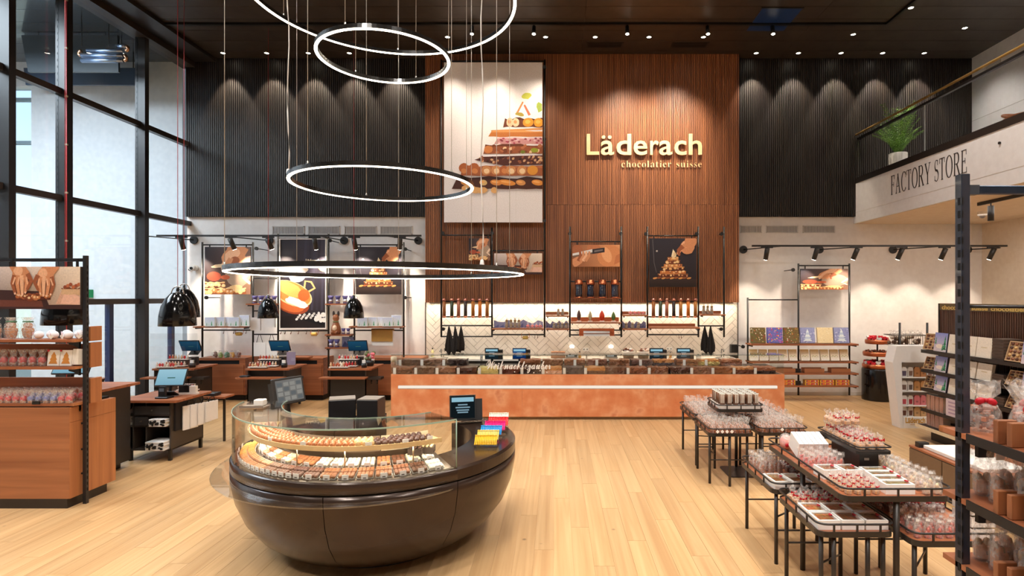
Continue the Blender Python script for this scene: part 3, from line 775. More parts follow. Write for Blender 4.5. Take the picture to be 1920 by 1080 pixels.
def art_pan(a):
    a.grad(0, 0, 1, 1, K(36, 26, 28), K(34, 26, 30), K(66, 60, 72), K(40, 36, 42))
    for i in range(5): a.poly([(.45+.11*i, .2), (.5+.11*i, .2), (.6+.1*i, 1), (.54+.1*i, 1)], (K(60, 56, 70), K(50, 45, 56))[i % 2])
    a.blob(.3, .66, .32, .05, K(236, 216, 190), 0, 14); a.blob(.36, .6, .2, .08, K(196, 190, 196), 0, 14, .1)
    a.blob(.94, .7, .12, .07, K(246, 206, 120), .5, 14, .1)
    a.limb([(.52, .42), (.55, .53), (.68, .52), (.76, .45), (.62, .41)], .011, .011, K(226, 170, 110))
    a.blob(.22, .3, .44, .13, K(150, 66, 34), -.38, 22); a.blob(.2, .29, .36, .1, K(204, 104, 52), -.38, 18)
    a.blob(.26, .39, .47, .13, K(232, 196, 150), -.42, 24); a.blob(.26, .395, .44, .118, K(214, 132, 64), -.42, 24)
    a.blob(.2, .44, .3, .075, K(240, 178, 96), -.42, 18, .06); a.blob(.36, .29, .26, .045, K(240, 232, 224), -.34, 16, .14); a.blob(.52, .37, .13, .07, K(206, 96, 44), -.6, 14)
    a.poly([(0, 0), (1, 0), (1, .1), (.4, .15), (0, .13)], K(34, 24, 24)); a.poly([(.5, .09), (1, .02), (1, .05), (.55, .11)], K(20, 16, 18))
    for i in range(16): a.blob(.36+.035*i, .1+.02*(i % 3)+.002*i, .03, None, (K(226, 222, 220), K(200, 194, 190))[i % 2], 0, 9, .2)
    for u, v in ((.86, .13), (.95, .15), (.9, .09), (.8, .1), (.97, .09)): a.blob(u, v, .055, None, K(236, 230, 224), 0, 12, .06)
def art_knife(a):
    a.grad(0, 0, 1, 1, K(140, 84, 56), K(220, 150, 100), K(226, 160, 112), K(150, 92, 62))
    a.blob(.78, .5, .26, .5, K(216, 142, 92), .3, 16); a.blob(.72, .55, .1, .38, K(236, 170, 120), .4, 14); a.poly([(.88, .1), (1, .2), (1, .6), (.92, .5)], K(196, 120, 76))
    a.blob(.45, .8, .16, .26, K(190, 120, 82), 0, 12, .1); a.blob(.1, .75, .12, .25, K(170, 104, 70), 0, 12)
    a.poly([(.0, .48), (.42, .66), (.42, .8), (.0, .6)], K(222, 220, 220)); a.poly([(0, .42), (.42, .58), (.42, .66), (0, .5)], K(120, 96, 82))
    a.poly([(.42, .58), (.68, .66), (.68, .88), (.42, .8)], K(52, 44, 46)); a.poly([(.46, .66), (.64, .73), (.64, .8), (.46, .74)], K(120, 112, 112))
    a.limb([(0, .12), (.14, .3)], .2, .18, SK)
    for i in range(4): a.limb([(.12+.05*i, .26), (.17+.06*i, .5), (.16+.065*i, .66)], .075, .05, (SKD, SK, SKL, SK)[i])
def art_big(a):
    W_ = K(246, 241, 243)
    a.grad(0, 0, 1, 1, K(244, 239, 241), W_, W_, W_)
    for i, u in enumerate((.25, .39, .67, .73)): a.poly([(u, 0), (u+.002, 0), (u+.002, 1), (u, 1)], K(230, 224, 222))
    r = random.Random(3)
    a.limb([(.74, .68), (.8, .75)], .006, .005, K(206, 140, 90)); a.limb([(.87, .67), (.82, .73)], .008, .006, K(220, 120, 90))
    a.blob(.84, .79, .05, .02, K(196, 200, 80), .4, 12, .2); a.blob(.97, .72, .03, .03, K(160, 180, 80), 0, 10, .2); a.blob(.77, .675, .05, .012, K(170, 150, 70), -.2, 10, .2)
    def row(u0, v0, h, col, top, seed, tip): a.slab(u0, 1.03, v0, h, col, top, 0, NUT, seed, tip)
    row(.60, .595, .055, K(112, 60, 40), K(86, 44, 32), 1, .02)
    for u, ru, c in ((.67, .035, K(236, 200, 160)), (.73, .035, K(238, 206, 170)), (.855, .055, K(222, 150, 50)), (.96, .05, K(230, 160, 50))): a.blob(u, .625, ru, .028, c, 0, 14, .05); a.blob(u-.005, .628, ru*.5, .012, K(214, 150, 100) if ru < .04 else K(244, 186, 90), 0, 10, .1)
    row(.45, .535, .035, K(196, 120, 62), K(222, 160, 100), 2, .03); a.limb([(.48, .57), (1, .585)], .006, .006, K(214, 150, 90))
    row(.51, .49, .038, K(206, 150, 150), K(232, 190, 190), 3, .03)
    for i in range(26): a.blob(.53+.47*r.random(), .495+.03*r.random(), .014, .006, r.choice([K(180, 80, 100), K(226, 190, 200), K(150, 70, 80)]), 0, 7, .2)
    row(.40, .43, .055, K(150, 86, 56), K(110, 60, 40), 4, .02)
    for i in range(22): a.blob(.45+.55*r.random(), .435+.045*r.random(), .022, .009, r.choice([K(230, 200, 160), K(180, 110, 74), K(120, 64, 42)]), r.random(), 8, .2)
    a.blob(.45, .455, .045, .024, K(206, 130, 76), .3, 12, .05); a.blob(.92, .45, .04, .014, K(150, 160, 50), 0, 10, .1); a.blob(.8, .44, .025, .01, K(110, 120, 40), 0, 10, .1)
    a.poly([(.31, .39), (.4, .41), (1, .42), (1, .36), (.6, .355), (.45, .372)], K(84, 46, 40))
    for i in range(40): a.blob(.36+.64*r.random(), .37+.04*r.random(), .016, .007, r.choice([K(214, 170, 130), K(60, 32, 28), K(150, 92, 66)]), r.random(), 7, .2)
    row(.17, .29, .06, K(160, 92, 58), K(180, 108, 70), 6, .02)
    for u, c in ((.2, 0), (.31, 0), (.43, 1), (.53, 1), (.61, 0), (.68, 1), (.79, 1), (.9, 0)):
        a.blob(u, .325+(.015 if u < .35 else 0), .05, .03, (K(176, 100, 58), K(204, 140, 90))[c], 0, 12, .06); a.blob(u+.005, .32, .03, .017, (K(206, 134, 80), K(240, 210, 170))[c], 0, 10, .1)
    a.blob(.9, .325, .055, .03, K(220, 150, 60), 0, 14)
    row(.08, .21, .07, K(78, 44, 36), K(60, 34, 30), 7, .05)
    for u, ru, c in ((.22, .05, K(206, 140, 80)), (.4, .04, K(214, 180, 120)), (.53, .06, K(212, 136, 70)), (.64, .09, K(222, 144, 66)), (.78, .05, K(216, 150, 90)), (.95, .06, K(224, 146, 66))): a.blob(u, .248, ru, .018, c, -.15, 14); a.blob(u-.01, .252, ru*.6, .007, K(238, 176, 104), -.15, 10)
    for u, v, ru in ((.25, .215, .07), (.33, .2, .05), (.39, .2, .05), (.51, .2, .03)): a.blob(u, v, ru, .02, K(226, 176, 116), .1, 12, .1)
def poster(name, lbl, px0, py0, px1, py1, Y, art, hang=None, th=.03, extra=None):
    x0, x1, z0, z1 = X(px0, Y), X(px1, Y), Z(py1, Y), Z(py0, Y)
    t = thing(name, lbl, 'poster', ((x0+x1)/2, Y, z0))
    build(MB(K(70, 62, 58)).box(x0, x1, Y, Y+th, z0, z1), 'panel', satin, t)
    a = Art(x0, x1, z0, z1, Y); art(a); a.done(t)
    if hang is not None:
        for f in (.1, .9):
            xx = x0+f*(x1-x0); build(MB(BLACK).box(xx-.012, xx+.012, Y+.004, Y+.02, z1-.01, Z(hang, Y)+.005), 'hanger', blackmetal, t)
    if extra: extra(t, x0, x1, z0, z1)
    return t

# ================================================================ tube racks
def rack(name, lbl, Y, posts, bars, mounts=(), shelves=(), r=.022, wallY=YB):
    t = thing(name, lbl, 'rack', (X(posts[0][0], Y), Y, Z(posts[0][2], Y)))
    for px, y0, y1 in posts: build(MB(BLACK).tube([(X(px, Y), Y, Z(y1, Y)), (X(px, Y), Y, Z(y0, Y))], r, 8), 'post', blackmetal, t)
    for px0, px1, py in bars: build(MB(BLACK).tube([(X(px0, Y), Y, Z(py, Y)), (X(px1, Y), Y, Z(py, Y))], r*.8, 6), 'bar', blackmetal, t)
    for px, py in mounts:
        px += .01
        build(MB(BLACK).tube([(X(px, Y), Y, Z(py, Y)), (X(px, Y), wallY, Z(py, Y))], .012, 6).tube([(X(px, Y), Y-.02, Z(py, Y)), (X(px, Y), Y+.02, Z(py, Y))], .042, 12), 'wall_mount', blackmetal, t)
    for px0, px1, py, h, d, m_ in shelves:
        s_ = build(MB().box(X(px0, Y), X(px1, Y), Y-d*.7, Y+d*.3, Z(py+h, Y), Z(py, Y)), 'shelf', m_, t)
        br = MB(BLACK)
        for px in (px0+3, px1-3): br.prism([(X(px, Y)-.01, Y-d*.6), (X(px, Y)+.01, Y-d*.6), (X(px, Y)+.01, Y), (X(px, Y)-.01, Y)], Z(py+h+2.5, Y), Z(py+h, Y))
        build(br, 'bracket_pair', blackmetal, s_, 'stuff')
    return t
# ---- left wall racks
Y = 13.08
rack('display_rack', 'black tube display rack with wood shelves along the white wall on the glass side', Y,
     [(379.5, 454, 669.5), (474.5, 454, 741), (521.5, 438, 741), (616, 438, 741), (664.5, 454, 741), (757, 454, 669.5)],
     [(379.5, 474.5, 459), (379.5, 474.5, 619), (474.5, 521.5, 522), (474.5, 521.5, 583), (474.5, 521.5, 627), (521.5, 616, 447), (521.5, 616, 620),
      (616, 664.5, 522), (664.5, 757, 459), (664.5, 757, 619.5)],
     [(387, 558), (481, 466), (619, 451), (760, 467), (760, 558)],
     [(374, 470, 611, 2.5, .34, walnut_x), (470, 523, 569, 2.5, .3, walnut_x), (616, 665, 569, 2.5, .3, walnut_x), (616, 664, 626, 2.5, .3, walnut_x), (616, 664, 650, 2.5, .3, walnut_x), (661, 758, 611, 2.5, .34, walnut_x)])
poster('hanging_poster', 'poster of a blurred hand over nut chocolate, on the left rack nearest the glass wall', 384, 463, 470, 552, 13.02, art_blur, 459)
def pan_text(t, x0, x1, z0, z1):
    m = MB(K(240, 226, 200)); H = z1-z0; Wd = x1-x0
    m.text('Läderach', x0+.56*Wd, 13.018, z0+.745*H, .1, .001, .004, .31*Wd); build(m, 'lettering', plain, t)
    m = MB(K(240, 226, 200)); m.text('chocolatier suisse', x0+.56*Wd, 13.018, z0+.715*H, .06, .001, 0, .33*Wd); build(m, 'lettering', plain, t)
    m = MB(PAPER); b = .02
    m.box(x0-b, x0, 13.0, 13.05, z0-b, z1+b); m.box(x1, x1+b, 13.0, 13.05, z0-b, z1+b); m.box(x0, x1, 13.0, 13.05, z1, z1+b); m.box(x0, x1, 13.0, 13.05, z0-b, z0)
    build(m, 'frame', plain, t)
poster('hanging_poster', 'tall poster of a copper pan with melted chocolate, in the middle of the left rack', 526, 449, 610.5, 615, 13.02, art_pan, 446, extra=pan_text)
poster('hanging_poster', 'square hand and chocolate pyramid poster on the left rack nearest the wood panel', 667, 463, 752, 552, 13.02, art_stack_dark, 459)
# calendar boxes on the two wide shelves
def cal_box():
    t = thing('gift_box', 'white gift box printed with small green fir trees', 'box')
    build(MB(K(236, 240, 242)).box(-.115, .115, 0, .05, 0, .21), 'carton', plain, t)
    a = Art(-.11, .11, .005, .205, 0); a.grad(0, 0, 1, 1, K(232, 238, 236), K(228, 238, 232), K(198, 206, 232), K(206, 214, 238))
    for u, k in ((.2, .5), (.72, .75), (.45, .3)):
        for q in range(4): a.poly([(u-.14*k*(1-q*.2), .08+q*.16*k), (u+.14*k*(1-q*.2), .08+q*.16*k), (u, .34*k+q*.17*k)], (K(70, 150, 110), K(100, 176, 136))[q % 2])
    a.done(t); return t
pb = Proto(cal_box())
for s_, (xs, lab) in enumerate((((398, 413, 428, 443, 460), 'nearest the glass wall'), ((682, 698, 714, 729, 744), 'nearest the wood panel'))):
    for k, px in enumerate(xs):
        big = k == 4; q_ = ords[k]
        pb.put((X(px, 12.9), 12.80+.055*(k % 3), Z(611, 13.08)+.001), .05 if k % 2 else -.04,
               q_+' white fir tree gift box from the left, wide rack shelf '+lab if not big else 'tallest fir tree gift box on the wide rack shelf '+lab,
               None if big else 'fir tree gift boxes on the shelf '+lab, (1.0, 1, 1.22) if big else (1, 1, 1))
# chocolate cups
def cup():
    t = thing('gift_cup', 'small violet and silver gift cup', 'cup')
    build(MB(K(90, 84, 140)).lathe((0, 0, 0), [(0, .0), (.05, 0), (.05, .02), (.02, .05), (.05, .12), (.07, .18), (.0, .18)], 10), 'bowl', satin, t)
    build(MB(K(200, 196, 206)).lathe((0, 0, 0), [(.03, .035), (.055, .03), (.056, .07), (.04, .09)], 8), 'band', metal, t); return t
pc = Proto(cup())
for k, px in enumerate((478, 490, 502, 514)): pc.put((X(px, 12.95), 12.95, Z(569, 13.08)+.002), 0, ords[k]+' violet gift cup from the left, shelf left of the pan poster', 'gift cups left of the pan poster')
for k, px in enumerate((620.5, 633.5, 647, 659.8)): pc.put((X(px, 12.95), 12.95, Z(569, 13.08)+.002), 0, ords[k]+' violet gift cup from the left, shelf right of the pan poster', 'gift cups right of the pan poster')
for k, px in enumerate((644, 653)): pc.put((X(px, 12.95), 12.95, Z(626, 13.08)+.002), 0, 'violet gift cup beside the chocolate bunny, '+('nearer one', 'farther one')[k], 'gift cups beside the bunny', .75)
for k, px in enumerate((621, 632)): pc.put((X(px, 12.95), 12.95, Z(650, 13.08)+.002), 0, ('left', 'right')[k]+' violet gift cup on the small shelf below the chocolate bunny', 'gift cups below the bunny')
# chocolate bunny
bx, by, bz = X(630, 12.95), 12.95, Z(626, 13.08)+.002
t = thing('chocolate_bunny', 'brown chocolate bunny figure with dark ears and a white belly on a small shelf', 'figurine', (bx, by, bz))
build(MB(K(150, 92, 58)).lathe((bx, by, bz), [(0, 0), (.1, 0), (.115, .06), (.1, .16), (.07, .25), (.05, .3), (.075, .36), (.06, .44), (0, .47)], 14), 'body', choc, t)
for sx in (-1, 1):
    build(MB(K(52, 36, 32)).ball((bx+sx*.055, by, bz+.47), (.03, .018, .07), 8, 6), 'ear', choc, t)
    build(MB(K(130, 78, 50)).ball((bx+sx*.05, by-.09, bz+.04), (.035, .05, .04), 8, 5), 'foot', choc, t)
build(MB(K(232, 206, 178)).ball((bx, by-.07, bz+.14), (.06, .05, .075), 10, 6), 'belly', matte, t)
build(MB(K(120, 130, 90)).tube([(bx+.055*math.cos(a), by+.055*math.sin(a)-.01, bz+.29) for a in [2*PI*k/10 for k in range(10)]], .016, 6, True), 'scarf', matte, t)
t = thing('mountain_box', 'blue printed mountain box on the small shelf below the chocolate bunny', 'box', (X(649, 12.95), 12.95, Z(650, 13.08)+.002))
build(MB(K(86, 96, 140)).box(X(640, 12.95), X(661, 12.95), 12.99, 13.05, Z(650, 13.08)+.002, Z(632, 12.95)), 'carton', plain, t)
a = Art(X(640, 12.95), X(661, 12.95), Z(650, 13.08)+.004, Z(632, 12.95)-.002, 12.99)
a.grad(0, 0, 1, 1, K(90, 98, 140), K(90, 98, 140), K(130, 140, 180), K(130, 140, 180)); a.poly([(0, 0), (.25, .6), (.45, .3), (.7, .8), (1, .2), (1, 0)], K(60, 66, 104)); a.poly([(.6, .6), (.7, .8), (.78, .6)], K(220, 224, 236)); a.done(t)
# paper bag boxes hung below the cups
for k, (p0, p1, y0, y1, lb) in enumerate(((474.8, 493, 595, 619, 'flat white paper bag leaning on the rack bar, nearest the glass wall'), (501, 520, 595, 613, 'flat white paper bag leaning on the rack bar, beside the pan poster'))):
    single(MB(K(236, 232, 230)).box(X(p0, 13.1), X(p1, 13.1), 12.98, 13.02, Z(y1, 13.1), Z(y0, 13.1)), 'paper_bag', plain, lb, 'bag')
def handbag(px0, px1, py0, py1, ph, Y, lbl):
    x0, x1 = X(px0, Y), X(px1, Y); t = thing('carrier_bag', lbl, 'bag', ((x0+x1)/2, Y, Z(py1, Y)))
    build(MB(K(238, 234, 230)).prismy([(x0, Z(py1, Y)), (x1, Z(py1, Y)), (x1, Z(py0, Y)), (x0, Z(py0, Y))], Y, Y+.05), 'sack', plain, t)
    xm = (x0+x1)/2; dx = (x1-x0)*.25
    build(MB(DARK).tube([(xm-dx, Y, Z(py0, Y)), (xm-dx*.3, Y, Z(ph, Y)), (xm+dx*.3, Y, Z(ph, Y)), (xm+dx, Y, Z(py0, Y))], .006, 5), 'handle', matte, t)
handbag(475.5, 498, 642, 668, 628, 13.0, 'white carrier bag hung by its handles on the rack, nearest the glass wall')
handbag(499, 520, 642, 668, 628, 13.0, 'white carrier bag hung by its handles on the rack, beside the pan poster')
# hooks, gold ribbon rolls
def hook(px, py, Y, lbl, grp):
    x, z = X(px, Y), Z(py, Y)
    single(MB(K(120, 70, 50)).tube([(x, Y, z), (x, Y-.012, z-.05), (x, Y-.03, z-.06), (x, Y-.04, z-.04)], .006, 5), 'copper_hook', metal, lbl, 'hook', grp)
for k, px in enumerate((420, 439, 462)): hook(px, 620.5, 13.04, ords[k]+' copper hook from the left below the fir tree boxes nearest the glass wall', 'hooks under the first shelf')
for k, px in enumerate((527, 535, 546, 560, 575)): hook(px, 621.5, 13.04, ords[k]+' copper hook from the left below the copper pan poster', 'hooks under the pan poster')
def ribbon_roll(px, py, Y, lbl):
    x, z = X(px, Y), Z(py, Y); t = thing('ribbon_roll', lbl, 'ribbon', (x, Y, z))
    build(MB(K(222, 180, 90)).tube([(x-.06, Y, z), (x+.06, Y, z)], .04, 12), 'roll', satin, t)
    build(MB(COPPER).tube([(x-.09, Y+.04, z+.085), (x-.09, Y, z), (x+.09, Y, z), (x+.09, Y+.04, z+.085)], .008, 5), 'holder', metal, t)
ribbon_roll(448, 626, 13.0, 'gold ribbon roll under the fir tree boxes nearest the glass wall')
ribbon_roll(589, 626.5, 13.0, 'gold ribbon roll under the copper pan poster')
ribbon_roll(985, 633, 12.92, 'gold ribbon roll on the tiled wall rack')
t = thing('paper_roll', 'gold and white wrapping paper hung on the rack bar nearest the wood panel', 'paper', (X(717, 13.0), 13.0, Z(620, 13.0)))
build(MB(K(182, 136, 66)).box(X(697, 13.0), X(736, 13.0), 12.98, 13.0, Z(640, 13.0), Z(619, 13.0)), 'gold_sheet', satin, t)
build(MB(PAPER).box(X(698, 13.0), X(737, 13.0), 13.003, 13.012, Z(648, 13.0), Z(619, 13.0)), 'white_sheet', plain, t)
build(MB(K(170, 124, 60)).tube([(X(696, 13.0), 13.03, Z(618.6, 13.0)), (X(738, 13.0), 13.03, Z(618.6, 13.0))], .03, 10), 'roll', satin, t)
# low wall cabinets
def cabinet(px0, px1, pyt, lbl, Yf=12.95, dep=.62):
    x0, x1 = X(px0, Yf), X(px1, Yf); zt = Z(pyt, Yf); t = thing('low_cabinet', lbl, 'cabinet', ((x0+x1)/2, Yf, 0))
    build(MB().box(x0, x1, Yf, Yf+dep, .12, zt-.14), 'body', walnut_x, t)
    build(MB().box(x0+.06, x1-.03, Yf-.018, Yf-.001, .13, zt-.16), 'door', walnut_x, t)
    build(MB(K(14, 12, 12)).box(x0+.02, x1-.14, Yf+.01, Yf+dep-.01, zt-.14, zt-.05), 'shadow_gap', matte, t)
    build(MB().box(x1-.14, x1, Yf, Yf+dep, zt-.14, zt-.05), 'end_block', walnut_x, t)
    build(MB().box(x0, x1, Yf-.01, Yf+dep, zt-.05, zt), 'top', walnut_x, t)
    build(MB(K(36, 30, 28)).box(x0+.03, x1-.03, Yf+.05, Yf+dep-.05, 0, .12), 'plinth', matte, t)
    return zt
zt = cabinet(371, 460, 671.5, 'low walnut cabinet by the wall nearest the glass wall')
cabinet(526, 606, 671.5, 'low walnut cabinet by the wall below the copper pan poster')
cabinet(686, 792, 671.5, 'low walnut cabinet by the wall beside the copper counter')
single(MB().box(X(535, 12.8), X(576, 12.8), 12.85, 13.1, zt+.001, zt+.03), 'wood_board', walnut_x, 'thin wooden board lying on the low cabinet below the pan poster', 'board')
# candy bowls of wrapped sweets on the first cabinet
for k, (px, c) in enumerate(((398, K(120, 60, 48)), (409, K(150, 170, 60)), (420, K(60, 130, 96)), (431, K(230, 176, 50)), (442, K(140, 70, 50)))):
    nm = ('dark red', 'lime green', 'teal green', 'yellow', 'brown')[k]
    t = thing('sweet_bag', 'bag of %s wrapped sweets on the low cabinet nearest the glass wall' % nm, 'sweets', (X(px, 12.9), 12.95+.05*(k % 2), zt))
    m = MB(c); r = random.Random(k)
    for q in range(16): m.ball((X(px, 12.9)+r.uniform(-.035, .035), 13.0+r.uniform(-.035, .035), zt+.028+r.random()*.09), (.03, .028, .026), 6, 4)
    build(m, 'sweets', satin, t, 'stuff')
    build(MB().lathe((X(px, 12.9), 13.0, zt), [(.05, .002), (.066, .05), (.06, .12), (.03, .15), (.05, .18)], 9), 'wrapper', cello, t)
# ================================================================ sign on the wood panel
sg = thing('shop_sign', 'raised brass Läderach chocolatier suisse lettering on the wood panel', 'sign', (X(1207, YP), YP, Z(314, YP)))
zb = Z(291, YP); H = Z(253, YP)-zb
lay = (('L', 1099.5, 1123), ('ä', 1126, 1151), ('d', 1155, 1183), ('e', 1187, 1213), ('r', 1218, 1234.5), ('a', 1235, 1259.5), ('c', 1263, 1286), ('h', 1290, 1315))
for c, p0, p1 in lay:
    me = text_mesh(c, 1, .0, .013); zs = [v.co.z for v in me.vertices]
    m = MB(GOLD); size = H/.685
    me = text_mesh(c, size, .022, .013*size); xs = [v.co.x for v in me.vertices]; x0, x1 = min(xs), max(xs)
    k = (X(p1, YP)-X(p0, YP))/(x1-x0)
    m.add([(X(p0, YP)+(v.co.x-x0)*k, YP-.05-v.co.z, zb+v.co.y) for v in me.vertices], [tuple(p.vertices) for p in me.polygons])
    build(m, 'letter', signgold, sg)
zb2 = Z(314, YP); word = 'chocolatier suisse'; tot = 0; adv = []
for c in word:
    if c == ' ': tot += .42; adv.append(None); continue
    xs = [v.co.x for v in text_mesh(SERIF[c], 1, .01, -.012).vertices]; adv.append(max(xs)-min(xs)); tot += adv[-1]+.13
kx = (X(1315, YP)-X(1165, YP))/(tot-.13); xx = X(1165, YP)
for c, wd in zip(word, adv):
    if wd is None: xx += .42*kx; continue
    me = text_mesh(SERIF[c], 1, .01, -.012); x0 = min(v.co.x for v in me.vertices); m = MB()
    m.add([(xx+(v.co.x-x0)*kx, YP-.02-v.co.z, zb2+v.co.y*kx*1.02) for v in me.vertices], [tuple(p.vertices) for p in me.polygons])
    build(m, 'small_letter', signgold, sg); xx += (wd+.13)*kx

# ================================================================ racks before the tiled wall
Y = 13.0
rack('tube_rack', 'black tube rack framing the tall white banner, on the left of the wood panel', Y,
     [(827.5, 112, 632), (922.5, 427, 632), (1021, 112, 632)],
     [(827.5, 1021, 115), (827.5, 922.5, 441), (922.5, 1021, 470), (827.5, 922.5, 565), (827.5, 922.5, 594), (827.5, 922.5, 610.5), (827.5, 922.5, 631), (922.5, 1021, 627.5)],
     [(830, 437), (922.5, 437), (1021, 126), (1021, 261), (1021, 414), (831, 617), (925, 617)],
     [(924, 1020, 615, 2.5, .3, walnut_x)], wallY=YP if False else 13.24)
rack('tube_rack', 'black tube rack with the four dark canisters and the cocoa pods', Y,
     [(1068.5, 425, 632), (1165, 425, 632)],
     [(1068.5, 1165, 453), (1068.5, 1165, 528), (1068.5, 1165, 619), (1068.5, 1165, 628)],
     [(1068.5, 438), (1164, 438), (1164, 616)],
     [(1071, 1163, 559, 1.5, .3, walnut_x), (1024, 1067, 591, 2.5, .26, walnut_x), (1024, 1067, 615.5, 2.5, .26, walnut_x), (1070, 1163, 603.5, 2.5, .3, walnut_x), (1166, 1212, 590, 2.5, .26, walnut_x), (1166, 1212, 615.5, 2.5, .26, walnut_x)], wallY=13.24)
rack('tube_rack', 'black tube rack with the dark chocolate pyramid poster, on the right of the tiles', Y,
     [(1214, 425, 632), (1309.5, 425, 632), (1357.5, 425, 632)],
     [(1214, 1309.5, 442), (1214, 1309.5, 565), (1214, 1309.5, 594), (1214, 1309.5, 627.5), (1309.5, 1357.5, 611)],
     [(1211, 438.5), (1306, 438.5), (1353, 438.5), (1309, 617), (1352, 617)],
     [(1215, 1308, 612.5, 3, .3, walnut_x), (1311, 1356, 589, 2.5, .26, walnut_x)], wallY=13.24)
poster('wall_banner', 'tall white poster of stacked nut chocolate bark on the wood panel', 832.5, 117, 1017, 417, 12.93, art_big, None, .05)
poster('hanging_poster', 'smallest poster, a blurred hand over nut chocolate, on the wood panel under the white banner', 879, 447, 919, 488, 12.94, art_blur, 441)
poster('hanging_poster', 'wide poster of hands breaking chocolate on the wood panel behind the lowest ring', 926.5, 475, 1016.5, 514.5, 12.94, art_hands, 470)
poster('hanging_poster', 'wide brown poster of a hand holding a steel tool, above the four dark canisters', 1073.5, 459, 1162, 500, 12.94, art_knife, 453)
poster('hanging_poster', 'dark square poster of a hand on a chocolate pyramid, right of the canisters', 1217.5, 447, 1306, 538, 12.94, art_stack_dark, 442)
# dispenser tubes
def tube_thing(c):
    t = thing('dispenser_tube', 'tube', 'tube')
    build(MB(c).lathe((0, 0, 0), [(0, .02), (.04, .02), (.04, .36), (0, .36)], 12), 'filling', choc, t)
    build(MB().lathe((0, 0, 0), [(.043, .015), (.043, .375)], 12), 'glass', glass, t)
    build(MB(K(222, 150, 130)).lathe((0, 0, 0), [(.03, .37), (.046, .37), (.046, .4), (.036, .425), (0, .43)], 12), 'cap', metal, t)
    build(MB(K(214, 140, 110)).lathe((0, 0, 0), [(0, -.02), (.03, -.02), (.046, .0), (.046, .02), (0, .02)], 12), 'base', metal, t); return t
tc_ = [('brown', K(166, 96, 44)), ('dark green', K(52, 66, 42)), ('dusty pink', K(184, 104, 78)), ('near black', K(52, 36, 36)), ('ochre', K(190, 116, 36)), ('bright orange', K(226, 120, 22)), ('amber', K(184, 112, 40))]
for s_, xs in (('left', (833, 847.5, 860, 873, 887, 900, 913.5)), ('right', (1225, 1238, 1250, 1263, 1276, 1290, 1303.5))):
    for (nm, c), px in zip(tc_, xs):
        t = tube_thing(c); t.location = (X(px, 12.95), 12.93, Z(594, 13.0)); t['label'] = 'slim glass tube filled with %s grains on the %s tiled rack' % (nm, s_)
# canisters with copper caps
def canister(c):
    t = thing('glass_canister', 'canister', 'canister')
    build(MB(c).lathe((0, 0, 0), [(0, .03), (.072, .03), (.08, .1), (.07, .2), (.08, .31), (0, .31)], 14), 'filling', gloss, t)
    build(MB().lathe((0, 0, 0), [(.086, .03), (.086, .32)], 16), 'jar', glass, t)
    build(MB(COPPER).lathe((0, 0, 0), [(.07, .31), (.098, .31), (.1, .345), (.09, .352), (.088, .4), (.07, .42), (0, .42)], 16), 'cap', metal, t)
    build(MB(COPPER).lathe((0, 0, 0), [(0, 0), (.1, 0), (.1, .02), (.085, .03), (0, .03)], 16), 'base', metal, t); return t
for k, (px, q) in enumerate(((1085, 'first from the left'), (1106.5, 'second from the left'), (1129, 'third from the left'), (1152, 'rightmost'))):
    t = canister((K(44, 46, 62), K(24, 34, 62), K(36, 44, 66), K(56, 56, 74))[k]); t.location = (X(px, 12.95), 12.87, Z(559, 13.0)+.002)
    t['label'] = 'glass canister of dark filling with copper cap, %s of four' % q
for k, (px, c, nm) in enumerate(((1085.5, K(92, 62, 56), 'brown'), (1106.5, K(200, 180, 140), 'beige'), (1128.5, K(222, 66, 30), 'bright red'), (1150, K(84, 116, 58), 'green'))):
    x, y, z = X(px, 12.93), 12.9, Z(603.5, 13.0)+.002; hh = (.285, .26, .27, .245)[k]; w_ = (.05, .045, .066, .05)[k]
    t = thing('cocoa_pod', '%s cocoa pod standing on the middle tiled rack shelf' % nm, 'cocoa pod', (x, y, z))
    m = MB(c); n = 10; prof = [(0, 0), (.3, .02), (.75, .2), (1, .45), (.8, .68), (.4, .86), (.12, .97), (0, 1)]; vs = []; fs = []
    for i in range(n*2):
        aa = PI*i/n; q = 1 if i % 2 else .86
        for (r_, zz_) in prof: vs.append((x+r_*w_*q*math.cos(aa), y+r_*w_*q*math.sin(aa), z+.03+zz_*(hh-.03)))
    N = len(prof)
    for i in range(n*2):
        for q in range(N-1): fs.append((i*N+q, ((i+1) % (2*n))*N+q, ((i+1) % (2*n))*N+q+1, i*N+q+1))
    m.add(vs, fs, True); build(m, 'pod', choc, t)
    build(MB(K(226, 206, 196)).box(x-.05, x+.05, y-.05, y+.03, z, z+.03), 'stand', satin, t)
single(MB(COPPER).box(X(1071, 12.97), X(1161, 12.97), 13.05, 13.07, Z(603, 13.0), Z(595, 13.0)), 'copper_backboard', metal, 'copper strip board behind the cocoa pods', 'board')
single(MB().box(X(1215.5, 12.97), X(1305, 12.97), 13.05, 13.08, Z(612.3, 13.0), Z(607, 13.0)), 'walnut_backboard', walnut_x, 'walnut strip board on the empty shelf under the right glass tubes', 'board')
